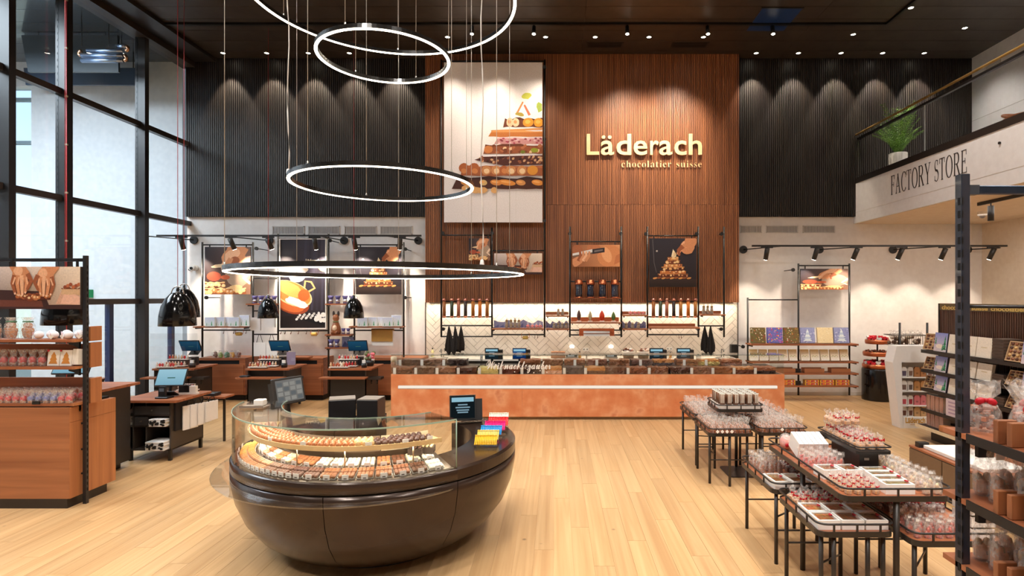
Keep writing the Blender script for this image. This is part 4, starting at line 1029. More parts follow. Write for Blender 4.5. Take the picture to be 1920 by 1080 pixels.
# copper paper dispenser
Yd = 12.93; t = thing('paper_dispenser', 'copper paper dispenser with a white roll on the middle tiled rack', 'dispenser', (X(1119, Yd), Yd, Z(630, Yd)))
build(MB(COPPER).box(X(1086, Yd), X(1152, Yd), Yd+.03, Yd+.05, Z(630, Yd), Z(616, Yd)), 'back_plate', metal, t)
build(MB(PAPER).tube([(X(1094, Yd), Yd, Z(624, Yd)), (X(1143, Yd), Yd, Z(624, Yd))], .045, 12), 'paper_roll', plain, t)
build(MB(COPPER).tube([(X(1086, Yd), Yd-.05, Z(625, Yd)), (X(1152, Yd), Yd-.05, Z(625, Yd))], .008, 6), 'tear_bar', metal, t)
build(MB(PAPER).box(X(1094, Yd), X(1143, Yd), Yd-.045, Yd-.042, Z(630, Yd), Z(625, Yd)), 'paper_end', plain, t)
# mountain print boards and small figures
def mountain(px0, px1, py0, py1, lbl, seed):
    r = random.Random(seed); n = 10; x0, x1 = X(px0, 13.03), X(px1, 13.03); z0, z1 = Z(py1, 13.03), Z(py0, 13.03)
    ridge = [(x0+(x1-x0)*i/n, z0+(z1-z0)*(r.uniform(.45, .7) if i % 3 else r.uniform(.85, 1))) for i in range(n+1)]
    t = thing('mountain_board', lbl, 'board', (x0, 13.03, z0))
    build(MB(K(136, 138, 172)).prismy([(x0, z0), (x1, z0)]+ridge[::-1], 13.03, 13.04), 'panel', plain, t)
    m = MB(K(104, 106, 150))
    for i in range(n): m.add([(ridge[i][0], 13.028, z0), (ridge[i+1][0], 13.028, z0), (ridge[i+1][0], 13.028, ridge[i+1][1]*.6+z0*.4)], [(0, 1, 2)])
    build(m, 'print', plain, t)
mountain(926, 1018, 598, 614.5, 'lilac paper mountain ridge board on the wide shelf of the left tiled rack', 1)
mountain(1023, 1066, 600, 615, 'lilac paper mountain board on the lower small shelf left of the cocoa pods', 2)
mountain(1167, 1211, 600, 615, 'lilac paper mountain board on the lower small shelf right of the cocoa pods', 3)
for p0, p1, py, lb in ((1023, 1066, 590.5, 'walnut strip board on the upper small shelf left of the cocoa pods'), (1166.5, 1211, 589.7, 'walnut strip board on the upper small shelf right of the cocoa pods'), (1311.5, 1352, 588.7, 'walnut strip board on the small shelf above the two towels')):
    single(MB().box(X(p0, 13.04), X(p1, 13.04), 13.045, 13.065, Z(py, 13.0), Z(py-6, 13.0)), 'walnut_backboard', walnut_x, lb, 'board')
def bear(c):
    t = thing('sweet_figure', 'figure', 'figurine'); m = MB(c)
    m.lathe((0, 0, 0), [(0, 0), (.034, 0), (.04, .05), (.034, .1), (.024, .13), (.032, .16), (.03, .19), (0, .205)], 9); build(m, 'body', choc, t)
    build(MB().lathe((0, 0, 0), [(.04, 0), (.045, .06), (.04, .12), (.015, .2), (.03, .24)], 8), 'wrapper', cello, t); return t
pbr = Proto(bear(K(130, 100, 64)))
for k, px in enumerate((950, 958, 965.5, 973)): pbr.put((X(px, 12.92), 12.92, Z(615, 13.0)+.002), 0, ords[k]+' wrapped brown figure of four on the wide tiled rack shelf', 'four figures by the mountain board')
for k, px in enumerate((1319.5, 1327, 1334.5)): pbr.put((X(px, 12.92), 12.92, Z(589, 13.0)+.002), 0, ords[k]+' wrapped brown figure of three above the two towels', 'three figures above the towels')
for k, px in enumerate((1047, 1055)): pbr.put((X(px, 12.92), 12.92, Z(591, 13.0)+.002), 0, ords[k]+' wrapped brown figure on the upper small shelf left of the cocoa pods', 'figures left of the pods', (.9, .9, .75))
for k, px in enumerate((1039, 1046.5, 1054, 1061.5)): pbr.put((X(px, 12.92), 12.92, Z(615.5, 13.0)+.002), 0, ords[k]+' wrapped brown figure on the lower small shelf left of the cocoa pods', 'figures low left of the pods', (1, 1, .6))
for k, px in enumerate((1174, 1186, 1197)): pbr.put((X(px, 12.92), 12.92, Z(615.5, 13.0)+.002), 0, ords[k]+' wrapped brown figure on the lower small shelf right of the cocoa pods', 'figures low right of the pods', (1, 1, .6))
def redbag():
    t = thing('treat_bag', 'bag', 'bag'); build(MB(K(196, 50, 56)).ball((0, 0, .04), (.045, .04, .04), 8, 5), 'sweets', choc, t)
    build(MB().lathe((0, 0, 0), [(.042, 0), (.046, .05), (.02, .09), (.04, .13)], 8), 'wrapper', cello, t); return t
prb = Proto(redbag())
for k, px in enumerate((990, 998, 1006, 1013)): prb.put((X(px, 12.92), 12.92, Z(615, 13.0)+.002), 0, ords[k]+' small bag of red sweets on the wide shelf before the mountain board', 'red sweet bags by the mountain board')
for k, px in enumerate((1182, 1190, 1198, 1206)): prb.put((X(px, 12.92), 12.92, Z(590, 13.0)+.002), 0, ords[k]+' small bag of red sweets on the upper small shelf right of the cocoa pods', 'red sweet bags right of the pods')
# towels
def towel(px, py0, py1, wpx, Y, lbl, sd):
    r = random.Random(sd); x, z0, z1 = X(px, Y), Z(py1, Y), Z(py0, Y); h = z1-z0; w_ = wpx/FP*Y; rows = 9; cols = 8; vs = []; fs = []
    for j in range(rows+1):
        f = j/rows; ww = w_*(.12+.95*min(1, f*1.5))*.5; zz = z1-h*f
        for i in range(cols+1):
            u = i/cols*2-1; vs.append((x+u*ww+.02*f*math.sin(3*f+sd), Y+.025*math.sin(u*7+sd)*min(1, f*2)+.01, zz+(h*.16*(abs(u)*1.2-.3*math.cos(u*2+sd)) if j == rows else 0)))
    for j in range(rows):
        for i in range(cols):
            a_ = j*(cols+1)+i; fs.append((a_, a_+1, a_+cols+2, a_+cols+1))
    m = MB(); m.add(vs, fs, True); o = tag(build(m, 'kitchen_towel', cloth), lbl, 'towel')
    s_ = o.modifiers.new('thickness', 'SOLIDIFY'); s_.thickness = .012
for k, (px, y1, w_, q) in enumerate(((841.5, 664, 15, 'leftmost'), (853, 665, 13, 'middle'), (864.5, 663, 14, 'rightmost'))):
    towel(px, 612, y1, w_, (12.925, 12.84, 12.925)[k], 'charcoal towel hung on the left tiled rack, %s of three' % q, k)
for k, (px, y1, w_, q) in enumerate(((1321.5, 663, 17, 'left'), (1332, 665, 14, 'right'))): towel(px, 612, y1, w_, (12.945, 12.84)[k], 'charcoal towel hung on the right tiled rack, %s one of two' % q, k+5)
for k, px in enumerate((1003, 1008)): hook(px, 629, 12.97, ords[k]+' copper hook beside the gold ribbon roll on the left tiled rack', 'hooks by the ribbon roll')
for k, px in enumerate((1273, 1277)): hook(px, 629, 12.97, ords[k]+' copper hook under the empty walnut shelf of the right tiled rack', 'hooks under the right tiled rack')

# ================================================================ worktop behind the counter
x0, x1 = X(800, 13.0), X(1384, 13.0); zt = .95
t = thing('back_worktop', 'long white worktop with dark cupboards along the tiled wall', 'worktop', ((x0+x1)/2, 13.0, 0))
build(MB(K(236, 230, 222)).box(x0, x1, 12.95, YB-.018, zt-.04, zt), 'slab', lacquer, t)
build(MB(DARK).box(x0+.03, x1-.03, 13.0, YB-.02, 0, zt-.04), 'body', satin, t)
for k in range(10):
    xa_ = x0+.04+k*(x1-x0-.08)/10; build(MB(K(48, 42, 38)).box(xa_+.01, xa_+(x1-x0-.08)/10-.01, 12.98, 12.999, .1, zt-.08), 'door', satin, t)
def sink_tap(px, lbl):
    x = X(px, 13.25); t = thing('sink_tap', lbl, 'tap', (x, 13.3, zt))
    build(MB(K(120, 118, 116)).tube([(x, 13.35, zt), (x, 13.35, zt+.17), (x, 13.32, zt+.2), (x, 13.2, zt+.19), (x, 13.17, zt+.15)], .013, 8), 'spout', metal, t)
    build(MB(K(150, 148, 146)).lathe((x, 13.15, zt), [(.2, .002), (.2, .012), (.17, .012), (.16, .003)], 16), 'basin_rim', metal, t)
    build(MB(K(120, 118, 116)).tube([(x+.05, 13.35, zt), (x+.05, 13.35, zt+.06), (x+.1, 13.33, zt+.08)], .009, 6), 'lever', metal, t)
sink_tap(826, 'steel tap and sink on the white worktop below the three towels')
sink_tap(1355, 'steel tap and sink on the white worktop below the two towels')
def bottle(px, Y, z, c, h, lbl, r=.035):
    x = X(px, Y); t = thing('bottle', lbl, 'bottle', (x, Y, z))
    build(MB(c).lathe((x, Y, z), [(0, 0), (r, 0), (r, h*.62), (r*.4, h*.75), (r*.35, h*.86), (0, h*.86)], 10), 'body', gloss, t)
    build(MB(DARK).lathe((x, Y, z), [(r*.45, h*.84), (r*.45, h), (0, h)], 8), 'cap', satin, t)
bottle(811, 13.45, zt, K(232, 220, 160), .22, 'pale yellow soap bottle beside the left tap')
bottle(1087, 13.2, zt, K(200, 140, 50), .16, 'amber bottle on the white worktop near the middle')
bottle(1257, 13.25, zt, K(206, 150, 80), .14, 'amber bottle behind the right pair of screens')
def black_scale(px, lbl):
    x = X(px, 13.15); t = thing('kitchen_scale', lbl, 'scale', (x, 13.15, zt))
    build(MB(K(196, 192, 186)).box(x-.14, x+.14, 13.05, 13.3, zt, zt+.04), 'platform', metal, t)
    build(MB(K(40, 44, 46)).box(x-.13, x+.13, 13.1, 13.28, zt+.041, zt+.1), 'housing', satin, t)
    build(MB(K(210, 220, 224)).box(x-.1, x+.06, 13.096, 13.0995, zt+.05, zt+.09), 'display', plain, t)
black_scale(1072, 'small black scale on the white worktop, left of the baskets'); black_scale(1146, 'small black scale on the white worktop, beside the baskets')
def candle_lamp(px):
    x = X(px, 13.45); z = 1.16
    t = thing('wall_spot', 'small lit lamp head against the tiles above the %s scale' % ('left' if px < 1100 else 'right'), 'lamp', (x, 13.5, z))
    build(MB(K(236, 230, 220)).lathe((x, 13.5, z), [(.0, 0), (.05, 0), (.06, .05), (.02, .08), (0, .08)], 10), 'shade', lamp_soft, t)
    build(MB(K(120, 110, 100)).tube([(x, 13.5, z+.03), (x, 13.585, z+.03)], .012, 6), 'arm', metal, t)
lamp_soft = emis('lamp_soft', 3.2, (1, .86, .68, 1))
candle_lamp(1072.5); candle_lamp(1146)
for px, lb in ((1184, 'left'), (1209, 'right')):
    x = X(px-4+(2 if lb == 'right' else -1), 13.1); t = thing('wicker_basket', 'wicker basket of wrapped treats on the worktop, %s of two' % lb, 'basket', (x, 13.15, zt))
    m = MB(); m.lathe((x, 13.15, zt), [(0, .005), (.12, .002), (.146, .16), (.135, .16), (.11, .012)], 14); build(m, 'basket', wicker, t)
    build(MB(K(220, 206, 190)).lathe((x, 13.15, zt), [(.149, .1), (.152, .165), (.14, .17)], 14), 'lining', cloth if False else plain, t)
    m = MB(K(206, 170, 150)); r = random.Random(px)
    for q in range(16): m.ball((x+r.uniform(-.09, .09), 13.15+r.uniform(-.09, .09), zt+.16+r.random()*.07), (.04, .04, .03), 6, 4); m.col = r.choice([K(236, 226, 220), K(120, 70, 50), K(210, 150, 130)])
    build(m, 'treats', choc, t, 'stuff')
single(MB(K(150, 104, 74)).box(X(1033, 13.2), X(1060, 13.2), 13.15, 13.35, zt+.001, zt+.15, .01), 'cardboard_box', matte, 'brown cardboard box on the worktop behind the lettered glass', 'box')
t = thing('wall_phone', 'black card terminal holder hung at the end of the tiled wall', 'device', (X(1376, 13.4), 13.4, zt+.25))
build(MB(K(28, 26, 26)).box(X(1370, 13.5), X(1383, 13.5), 13.45, 13.58, Z(663, 13.5), Z(646, 13.5)), 'case', satin, t)
build(MB(K(20, 20, 22)).box(X(1370, 13.5), X(1383, 13.5), 13.47, 13.58, Z(674, 13.5), Z(664, 13.5)), 'cradle', satin, t)
for px, py, lb in ((1098, 655, 'left'), (1255, 654, 'right')):
    t = thing('wall_socket', 'white double wall socket on the tiles, %s one' % lb, 'socket', (X(px, 13.58), 13.58, Z(py, 13.58)))
    build(MB(PAPER).box(X(px-5.5, 13.58), X(px+5.5, 13.58), 13.573, 13.584, Z(py+3, 13.58), Z(py-3, 13.58)), 'plate', plain, t)
    for q in (-3, 3): build(MB(K(150, 146, 140)).tube([(X(px+q, 13.58), 13.572, Z(py, 13.58)), (X(px+q, 13.58), 13.575, Z(py, 13.58))], .02, 10), 'outlet', satin, t)

# ================================================================ copper counter
YC = 10.9; x0, x1 = X(733, YC), X(1471, YC); zc = Z(702, YC)
ct = thing('sales_counter', 'long copper clad sales counter with a glass top case', 'counter', ((x0+x1)/2, YC, 0))
zs_ = Z(729.5, YC), Z(722.5, YC)
np_ = 3
for k in range(np_):
    xa_ = x0+k*(x1-x0)/np_; xb_ = x0+(k+1)*(x1-x0)/np_
    build(MB().box(xa_+.001, xb_-.001, YC, YC+.03, .06, zs_[0]), 'lower_panel', copperm, ct)
    build(MB().box(xa_+.001, xb_-.001, YC, YC+.03, zs_[1], zc), 'upper_panel', copperm, ct)
build(MB(K(200, 180, 160)).box(x0+.02, x1-.02, YC+.06, YC+.08, zs_[0], zs_[1]), 'groove', satin, ct)
build(MB().box(x0+.14, x1-.14, YC-.004, YC+.05, zs_[0]+.012, zs_[1]-.012), 'light_line', emis('counter_light', .95, (1, .88, .74, 1)), ct)
for a, b in ((x0, x0+.14), (x1-.14, x1)): build(MB().box(a, b, YC, YC+.03, zs_[0], zs_[1]), 'end_panel', copperm, ct)
build(MB().box(x0, x0+.03, YC+.031, YC+1.1, .06, zc), 'side_panel', copperm, ct); build(MB().box(x1-.03, x1, YC+.031, YC+1.1, .06, zc), 'side_panel', copperm, ct)
build(MB(K(196, 160, 120)).box(x0+.05, x1-.05, YC+.09, YC+1.05, 0, .06), 'plinth', satin, ct)
build(MB(K(40, 34, 30)).box(x0+.03, x1-.03, YC+.031, YC+1.08, zc-.04, zc-.001), 'deck', satin, ct)
build(MB(K(60, 50, 44)).box(x0+.03, x1-.03, YC+1.06, YC+1.1, .06, zc-.05), 'back_panel', satin, ct)
# glass case: split front panes, sides, top shelf
zg = Z(666.5, YC); xj = [x0, X(900, YC), X(1101, YC), X(1315, YC), x1]
for a, b in zip(xj[:-1], xj[1:]): build(MB().box(a+.004, b-.004, YC+.02, YC+.03, zc, zg), 'front_pane', glass, ct)
for x in (x0, x1-.01): build(MB().box(x, x+.01, YC+.035, YC+.75, zc, zg), 'side_pane', glass, ct)
build(MB().box(x0, x1, YC+.02, YC+.42, zg, zg+.01), 'top_pane', glass, ct)
build(MB(K(70, 90, 86)).box(x0, x1, YC+.016, YC+.022, zg, zg+.01), 'glass_edge', gloss, ct)
for x in xj[1:-1]: build(MB(K(120, 150, 140)).box(x-.006, x+.006, YC+.036, YC+.40, zc, zg), 'glass_divider', plexi, ct)
# white script on the glass
SCRIPT = {c: chr(0x1D4EA+ord(c)-97) for c in 'abcdefghijklmnopqrstuvwxyz'}; SCRIPT.update({c: chr(0x1D4D0+ord(c)-65) for c in 'ABCDEFGHIJKLMNOPQRSTUVWXYZ'})
m = MB(PAPER); Yt = YC+.016
m.text(''.join(SCRIPT[c] for c in 'Weihnachtszauber'), X(912, Yt), Yt, Z(692, Yt), .26, .0008, .002, X(1033, Yt)-X(912, Yt)); build(m, 'script_lettering', plain, ct)
m = MB(PAPER); r = random.Random(2)
for k in range(14):
    a = r.uniform(925, 1030); m.ball((X(a, Yt), Yt, Z(r.uniform(683, 699), Yt)), (.012, .002, .012), 6, 4)
build(m, 'dot_print', plain, ct)
# bark slabs: front row and raised back row, each a stack with rough top
def slab_stack(sd, pal, w_, dpt, h, ragged=True):
    r = random.Random(sd); t = thing('chocolate_slab', 'slab', 'chocolate'); nl = r.choice([2, 3]); hh = h/nl
    for q in range(nl):
        c = pal if q < nl-1 or r.random() < .5 else r.choice([MILK, CARAMEL, DCHOC])
        nx = 8; vs = []; fs = []
        e0, e1, e2 = r.uniform(-.015, .015), r.uniform(-.015, .015), r.uniform(-.01, .02)
        for (yy_, zz_) in ((-dpt/2+e2, q*hh), (-dpt/2+e2, (q+.95)*hh), (dpt/2, (q+.95)*hh), (dpt/2, q*hh)):
            for i in range(nx+1):
                vs.append((-w_/2+e0+(w_+e1-e0)*i/nx, yy_+r.uniform(-.012, .012), zz_+(r.uniform(-.006, .014) if zz_ > q*hh else 0)))
        k = nx+1
        for s_ in range(3):
            for i in range(nx): fs.append((s_*k+i, s_*k+i+1, (s_+1)*k+i+1, (s_+1)*k+i))
        fs.append((0, k, 2*k, 3*k)); fs.append((nx, 3*k+nx, 2*k+nx, k+nx))
        m = MB(c); m.add(vs, fs)
        for i in range(7): m.ball((r.uniform(-w_/2, w_/2)*.9, -dpt/2+r.uniform(-.01, .03), (q+r.uniform(.5, .95))*hh), (.022, .015, .014), 6, 4)
        build(m, 'layer', choc, t)
    return t
pal_f = [K(120, 66, 40), K(92, 52, 36), K(130, 76, 46), K(84, 46, 32), K(226, 204, 130), K(110, 56, 40), K(70, 40, 34), K(226, 170, 140), K(60, 44, 50), K(124, 72, 44), K(98, 54, 36), K(140, 80, 50), K(136, 82, 50), K(90, 50, 36), K(120, 66, 44), K(150, 92, 52), K(112, 62, 42), K(56, 38, 36)]
nmf = ['brown', 'dark brown', 'chestnut', 'speckled brown', 'pale yellow', 'reddish brown', 'very dark', 'pale pink', 'blackish', 'hazel', 'deep brown', 'milk brown', 'golden brown', 'cocoa brown', 'russet', 'light caramel', 'walnut brown', 'black brown']
protos = [Proto(slab_stack(11+k, MILK, .39, .3, .125)) for k in range(0)]
for k in range(18):
    px = 758+k*39.6
    t = slab_stack(11+k, pal_f[k], .39, .3, .12); t.location = (X(px, 11.1), 11.12, zc+.001)
    t['label'] = '%s bark slab stack, copper counter front row, %s from the left' % (nmf[k], ords[k])
for k in range(15):
    px = 775+k*41.5+(12 if k > 3 else 0)
    if 890 < px < 975: continue
    t = slab_stack(51+k, pal_f[(k*7+3) % 18], .41, .28, .11); t.location = (X(px, 11.55), 11.56, zc+.11); nb_ = globals().get('nb_', 0)+1; t['label'] = 'bark slab stack, copper counter back row, %s from the left' % ords[nb_-1]
single(MB(K(50, 42, 38)).box(x0+.06, x1-.06, 11.38, 11.75, zc, zc+.108), 'slab_riser', satin, 'long dark riser board under the back row of bark slabs', 'riser')
m = MB(K(238, 234, 230)).bc((0, 0, .06), (.055, .006, .12))
pt = Proto(tag(build(m, 'price_card', plain), 'white upright price card before the bark slabs in the front row', 'price card', 'price cards of the front bark row'))
for k in range(18):
    if k in (10, 13): continue
    pt.put((X(740.5+k*39.7, 10.97), 10.945, zc+.002), 0, ords[k]+' white price card along the front row of bark slabs')
for k in (0, 1, 2, 8, 9, 11, 13, 14): pt.put((X(750+k*41, 11.4), 11.40, zc+.11), 0, ords[k]+' white price card along the raised back row of bark slabs', 'price cards of the back bark row')
t = thing('price_roll', 'cream paper roll standing in the left corner of the copper counter', 'roll', (X(737.5, 11.1), 11.4, zc+.11))
build(MB(K(236, 220, 190)).lathe((X(741, 11.4), 11.3, zc+.2), [(.0, .0), (.06, 0), (.06, .1), (.02, .1), (.02, .02)], 12), 'roll', plain, t)
build(MB(K(150, 100, 70)).lathe((X(741, 11.4), 11.3, zc), [(0, 0), (.06, 0), (.06, .2), (0, .2)], 12), 'stand', satin, t)
# customer screens
def pos_screen(lbl, w_, h, tint, lines=True, stand=.2):
    t = thing('order_screen', lbl, 'screen')
    build(MB(K(22, 22, 24)).box(-w_/2-.012, w_/2+.012, 0, .03, 0, h+.024, .004), 'bezel', satin, t)
    a = Art(-w_/2, w_/2, .012, h+.012, 0); a.m.col = BLACK
    a.grad(0, 0, 1, 1, *tint); a.poly([(.04, .74), (.96, .74), (.96, .94), (.04, .94)], K(150, 196, 214))
    if lines:
        for v, u0, u1 in ((.58, .3, .7), (.46, .2, .8), (.34, .24, .76), (.24, .28, .72)): a.poly([(u0, v), (u1, v), (u1, v+.06), (u0, v+.06)], K(130, 160, 176))
    build(a.m, 'screen', screen, t)
    build(MB(K(24, 24, 26)).box(w_*.12, w_/2+.09, .04, .16, -.01, h*.92), 'rear_unit', satin, t)
    build(MB(K(26, 24, 24)).tube([(0, .06, 0), (0, .06, -stand)], .028, 8).box(-.09, .09, 0, .15, -stand-.01, -stand), 'stand', satin, t)
    return t
dk = [K(20, 34, 42)]*2+[K(34, 56, 66)]*2; bl = [K(10, 40, 90)]*2+[K(30, 84, 140)]*2
for k, (px, q) in enumerate(((922, 'leftmost'), (974, 'second from the left'), (1231, 'third from the left'), (1282, 'rightmost'))):
    t = pos_screen('small order screen on a stand behind the copper counter, %s of four' % q, .27, .21, bl if k == 1 else dk, stand=Z(673.5, 11.85)-zc-.032); t.location = (X(px, 11.85), 11.85, Z(673.5, 11.85))
single(MB(K(36, 32, 30)).box(x0+.1, x1-.1, 11.77, 11.97, zc+.002, zc+.02), 'service_ledge', satin, 'long dark ledge carrying the order screens behind the copper counter', 'ledge')
# ================================================================ ceiling lights
def downlight(px, py, lbl, grp, r=.05):
    Y = 6037/(556-py); x = X(px, Y); t = thing('downlight', lbl, 'downlight', (x, Y, ZC), grp)
    build(MB(K(60, 54, 48)).lathe((x, Y, ZC), [(r*1.5, 0), (r*1.45, -.012), (r, -.014), (r*.95, .0)], 14), 'rim', satin, t)
    build(MB(PAPER).lathe((x, Y, ZC), [(0, -.006), (r*.95, -.006)], 12), 'lens', lamp_on, t)
for k, px in enumerate((418, 500, 578, 655)): downlight(px, 99, ords[k]+' lit downlight from the left along the left dark slatted wall', 'downlights of the left dark wall')
for k, px in enumerate((1418, 1497, 1577, 1655, 1733)): downlight(px, 99, ords[k]+' lit downlight from the left along the right dark slatted wall', 'downlights of the right dark wall')
for k, px in enumerate((839, 1023, 1116, 1217, 1319)): downlight(px, 69, ords[k]+' lit downlight from the left in the row before the wood panel', 'downlights before the wood panel')
downlight(1708, 14, 'lit single downlight just outside the black ceiling track corner', None); downlight(1809, 52, 'lit single downlight nearest the gallery wall', None); downlight(1600, 64, 'lit single downlight between the track and the right dark wall', None)
# black track
t = thing('ceiling_track', 'black light track running along the dark ceiling with bent ends', 'track', (0, 11.77, ZC-.03))
xl, xr = X(305, 11.77), X(1660, 11.77)
build(MB(K(12, 11, 11)).box(xl, xr, 11.74, 11.80, ZC-.045, ZC-.001), 'long_rail', blackmetal, t)
build(MB(K(12, 11, 11)).box(xl-.05, xl, 6, 11.80, ZC-.045, ZC-.001), 'side_rail', blackmetal, t)
build(MB(K(12, 11, 11)).box(xr, xr+.05, 6, 11.80, ZC-.045, ZC-.001), 'side_rail', blackmetal, t)
for px, q in ((885, 'leftmost'), (1001, 'second from the left'), (1176, 'middle'), (1327, 'second from the right'), (1449, 'rightmost, below the blue hatch')):
    Y = 11.78; x = X(px, Y); z = ZC-.045; t = thing('track_spotlight', 'lit track spotlight hung from the ceiling track, '+q, 'spotlight', (x, Y, z))
    build(MB(K(14, 13, 13) if px != 1449 else K(60, 120, 190)).tube([(x, Y, z), (x, Y, z-.1)], .012, 6), 'stem', blackmetal, t)
    build(MB(K(16, 15, 15)).tube([(x, Y+.02, z-.02), (x, Y-.02, z-.19)], .042, 12), 'housing', blackmetal, t)
    build(MB(PAPER).tube([(x, Y-.0205, z-.192), (x, Y-.021, z-.198)], .036, 12), 'lens', lamp_on, t)
t = thing('ceiling_hatch', 'dark blue square hatch panel in the dark ceiling', 'hatch', (X(1450, 11.6), 11.6, ZC))
y0, y1 = 6037/(556-15), 6037/(556-57); 
build(MB(K(18, 50, 104)).box(X(1428, y0)+.02, X(1505, y0), y0, y1, ZC-.012, ZC-.001), 'panel', satin, t)
build(MB(K(24, 22, 22)).box(X(1428, y0)-.01, X(1505, y0)+.02, y0-.03, y0, ZC-.016, ZC-.001), 'edge', satin, t)
for px, lb in ((1134, 'left'), (1293, 'right')):
    Y = 6037/(556-84); x = X(px, Y); t = thing('ceiling_grille', 'dark flat ceiling grille before the wood panel, %s one' % lb, 'vent', (x, Y, ZC))
    build(MB(K(30, 27, 24)).box(x-.42, x+.42, Y-.13, Y+.13, ZC-.012, ZC-.001), 'frame', satin, t)
    m = MB(K(16, 14, 13))
    for k in range(6): m.box(x-.38, x+.38, Y-.1+k*.036, Y-.085+k*.036, ZC-.016, ZC-.012)
    build(m, 'slat_field', satin, t, 'stuff')
# ================================================================ ring lamps
RC = (-1.75, 5.72)
def ring(R, z, lbl, wires, feed=None, h=.04, wd=.036):
    t = thing('ring_pendant', lbl, 'pendant lamp', (RC[0], RC[1], z)); n = 96
    build(MB(K(24, 22, 21)).lathe((RC[0], RC[1], z), [(R-wd/2, 0), (R-wd/2, h), (R+wd/2, h), (R+wd/2, 0), (R-wd/2, 0)], n, smooth=False), 'ring_body', metal if False else lacquer, t)
    build(MB().lathe((RC[0], RC[1], z), [(R-wd/2+.003, -.001), (R-wd/2+.005, -.007), (R+wd/2-.005, -.007), (R+wd/2-.003, -.001)], n), 'light_strip', led, t)
    for a in wires:
        a = math.radians(a); x, y = RC[0]+R*math.cos(a), RC[1]+R*math.sin(a)
        wr = build(MB(K(200, 196, 190)).tube([(x, y, z+h), (x, y, ZC)], .0028, 5), 'suspension_wire', satin, t)
        build(MB(K(200, 196, 190)).lathe((x, y, z+h), [(0, .03), (.008, .025), (.01, 0)], 6), 'wire_clamp', metal, wr)
    if feed is not None:
        a = math.radians(feed); x, y = RC[0]+R*math.cos(a), RC[1]+R*math.sin(a); r = random.Random(int(R*100)); P = []
        for k in range(24):
            f = k/23; P.append((x+.012*math.sin(k*1.3)*(1-f*.3), y+.01*math.cos(k*1.7), z+h+(ZC-z-h)*f))
        build(MB(K(226, 222, 218)).tube(P, .006, 6), 'feed_cable', satin, t)
        build(MB(K(226, 222, 218)).lathe((x, y, z+h), [(0, .05), (.014, .04), (.02, 0)], 8), 'cable_grip', satin, t)
ring(1.33, 5.45, 'topmost glowing ring lamp, cut off by the ceiling edge', (20, 100, 160, 200, 340))
ring(.646, 4.83, 'smallest glowing ring lamp, second from the top', (15, 135, 255, 75))
ring(.887, 3.53, 'glowing ring lamp hung third from the top before the dark wall', (120, 30, 330, 240), 206)
ring(1.41, 2.63, 'lowest and widest ring lamp hung at eye level', (100, 150, 30, 215, 330, 60), 322, .045)
# ================================================================ black bell pendants on red cords
def bell(x, y, zb_, lbl, s=1.0):
    t = thing('bell_pendant', lbl, 'pendant lamp', (x, y, zb_)); h = .50*s; R = .255*s
    prof = [(R*.985, 0), (R, .005), (R*.97, h*.3), (R*.86, h*.6), (R*.62, h*.85), (R*.42, h*.97), (R*.37, h), (R*.33, h)]
    inner = [(r*.965, z) for r, z in prof[::-1]]
    build(MB(K(12, 12, 13)).lathe((x, y, zb_), prof, 28), 'shade', gloss, t)
    build(MB(K(226, 214, 200)).lathe((x, y, zb_), inner, 24), 'shade_lining', matte, t)
    build(MB(K(14, 14, 14)).lathe((x, y, zb_), [(R*.36, h), (R*.36, h*1.02), (R*.12, h*1.03), (.02, h*1.1), (.02, h*1.2), (0, h*1.2)], 16), 'cap', gloss, t)
    build(MB(K(200, 190, 180)).tube([(x-R*.38, y, zb_+h*.95)]+[(x+R*.38*math.cos(PI-PI*k/8), y, zb_+h+.11*s*math.sin(PI*k/8)) for k in range(9)]+[(x+R*.38, y, zb_+h*.95)], .008, 6), 'handle', metal, t)
    build(MB(K(180, 174, 168)).tube([(x+.02+.03*math.cos(2*PI*k/12), y-R*.66, zb_+h*.62+.06*math.sin(2*PI*k/12)) for k in range(12)], .006, 5, True), 'pull_ring', metal, t)
    build(MB(K(190, 60, 66)).tube([(x, y, zb_+h*1.2), (x, y, ZC)], .0045, 5), 'cord', satin, t)
bell(X(333, 8.3), 8.3, Z(611, 8.3), 'large glossy black bell lamp on a red cord, above the nearest checkout desk', .96)
bell(X(345, 10.2), 10.2, Z(595, 10.2), 'black bell lamp on a red cord half hidden behind the lamp over the nearest desk', 1.0)
bell(X(503, 12.0), 12.0, Z(596.5, 12.0), 'black bell lamp on a red cord before the pan poster', .82)
bell(X(663.5, 12.0), 12.0, Z(596.5, 12.0), 'black bell lamp on a red cord before the pyramid poster', .82)
bell(X(122, 7.3), 7.3, Z(609, 7.3), 'black bell lamp on a red cord seen above the wooden shelf stand', .96)
t = thing('red_cable', 'red cable clipped to the steel mullion of the glass wall', 'cable', (X(122, 9.8), 9.9, 2.4))
xx = XL+.215
build(MB(K(206, 60, 66)).tube([(xx, 10.0, ZC-.05), (xx, 10.0, .4)], .008, 6), 'cable', satin, t)
for k in range(9): build(MB(K(190, 180, 160)).box(XL+.19, xx+.014, 9.985, 10.015, .8+k*.86, .83+k*.86), 'clip', satin, t)
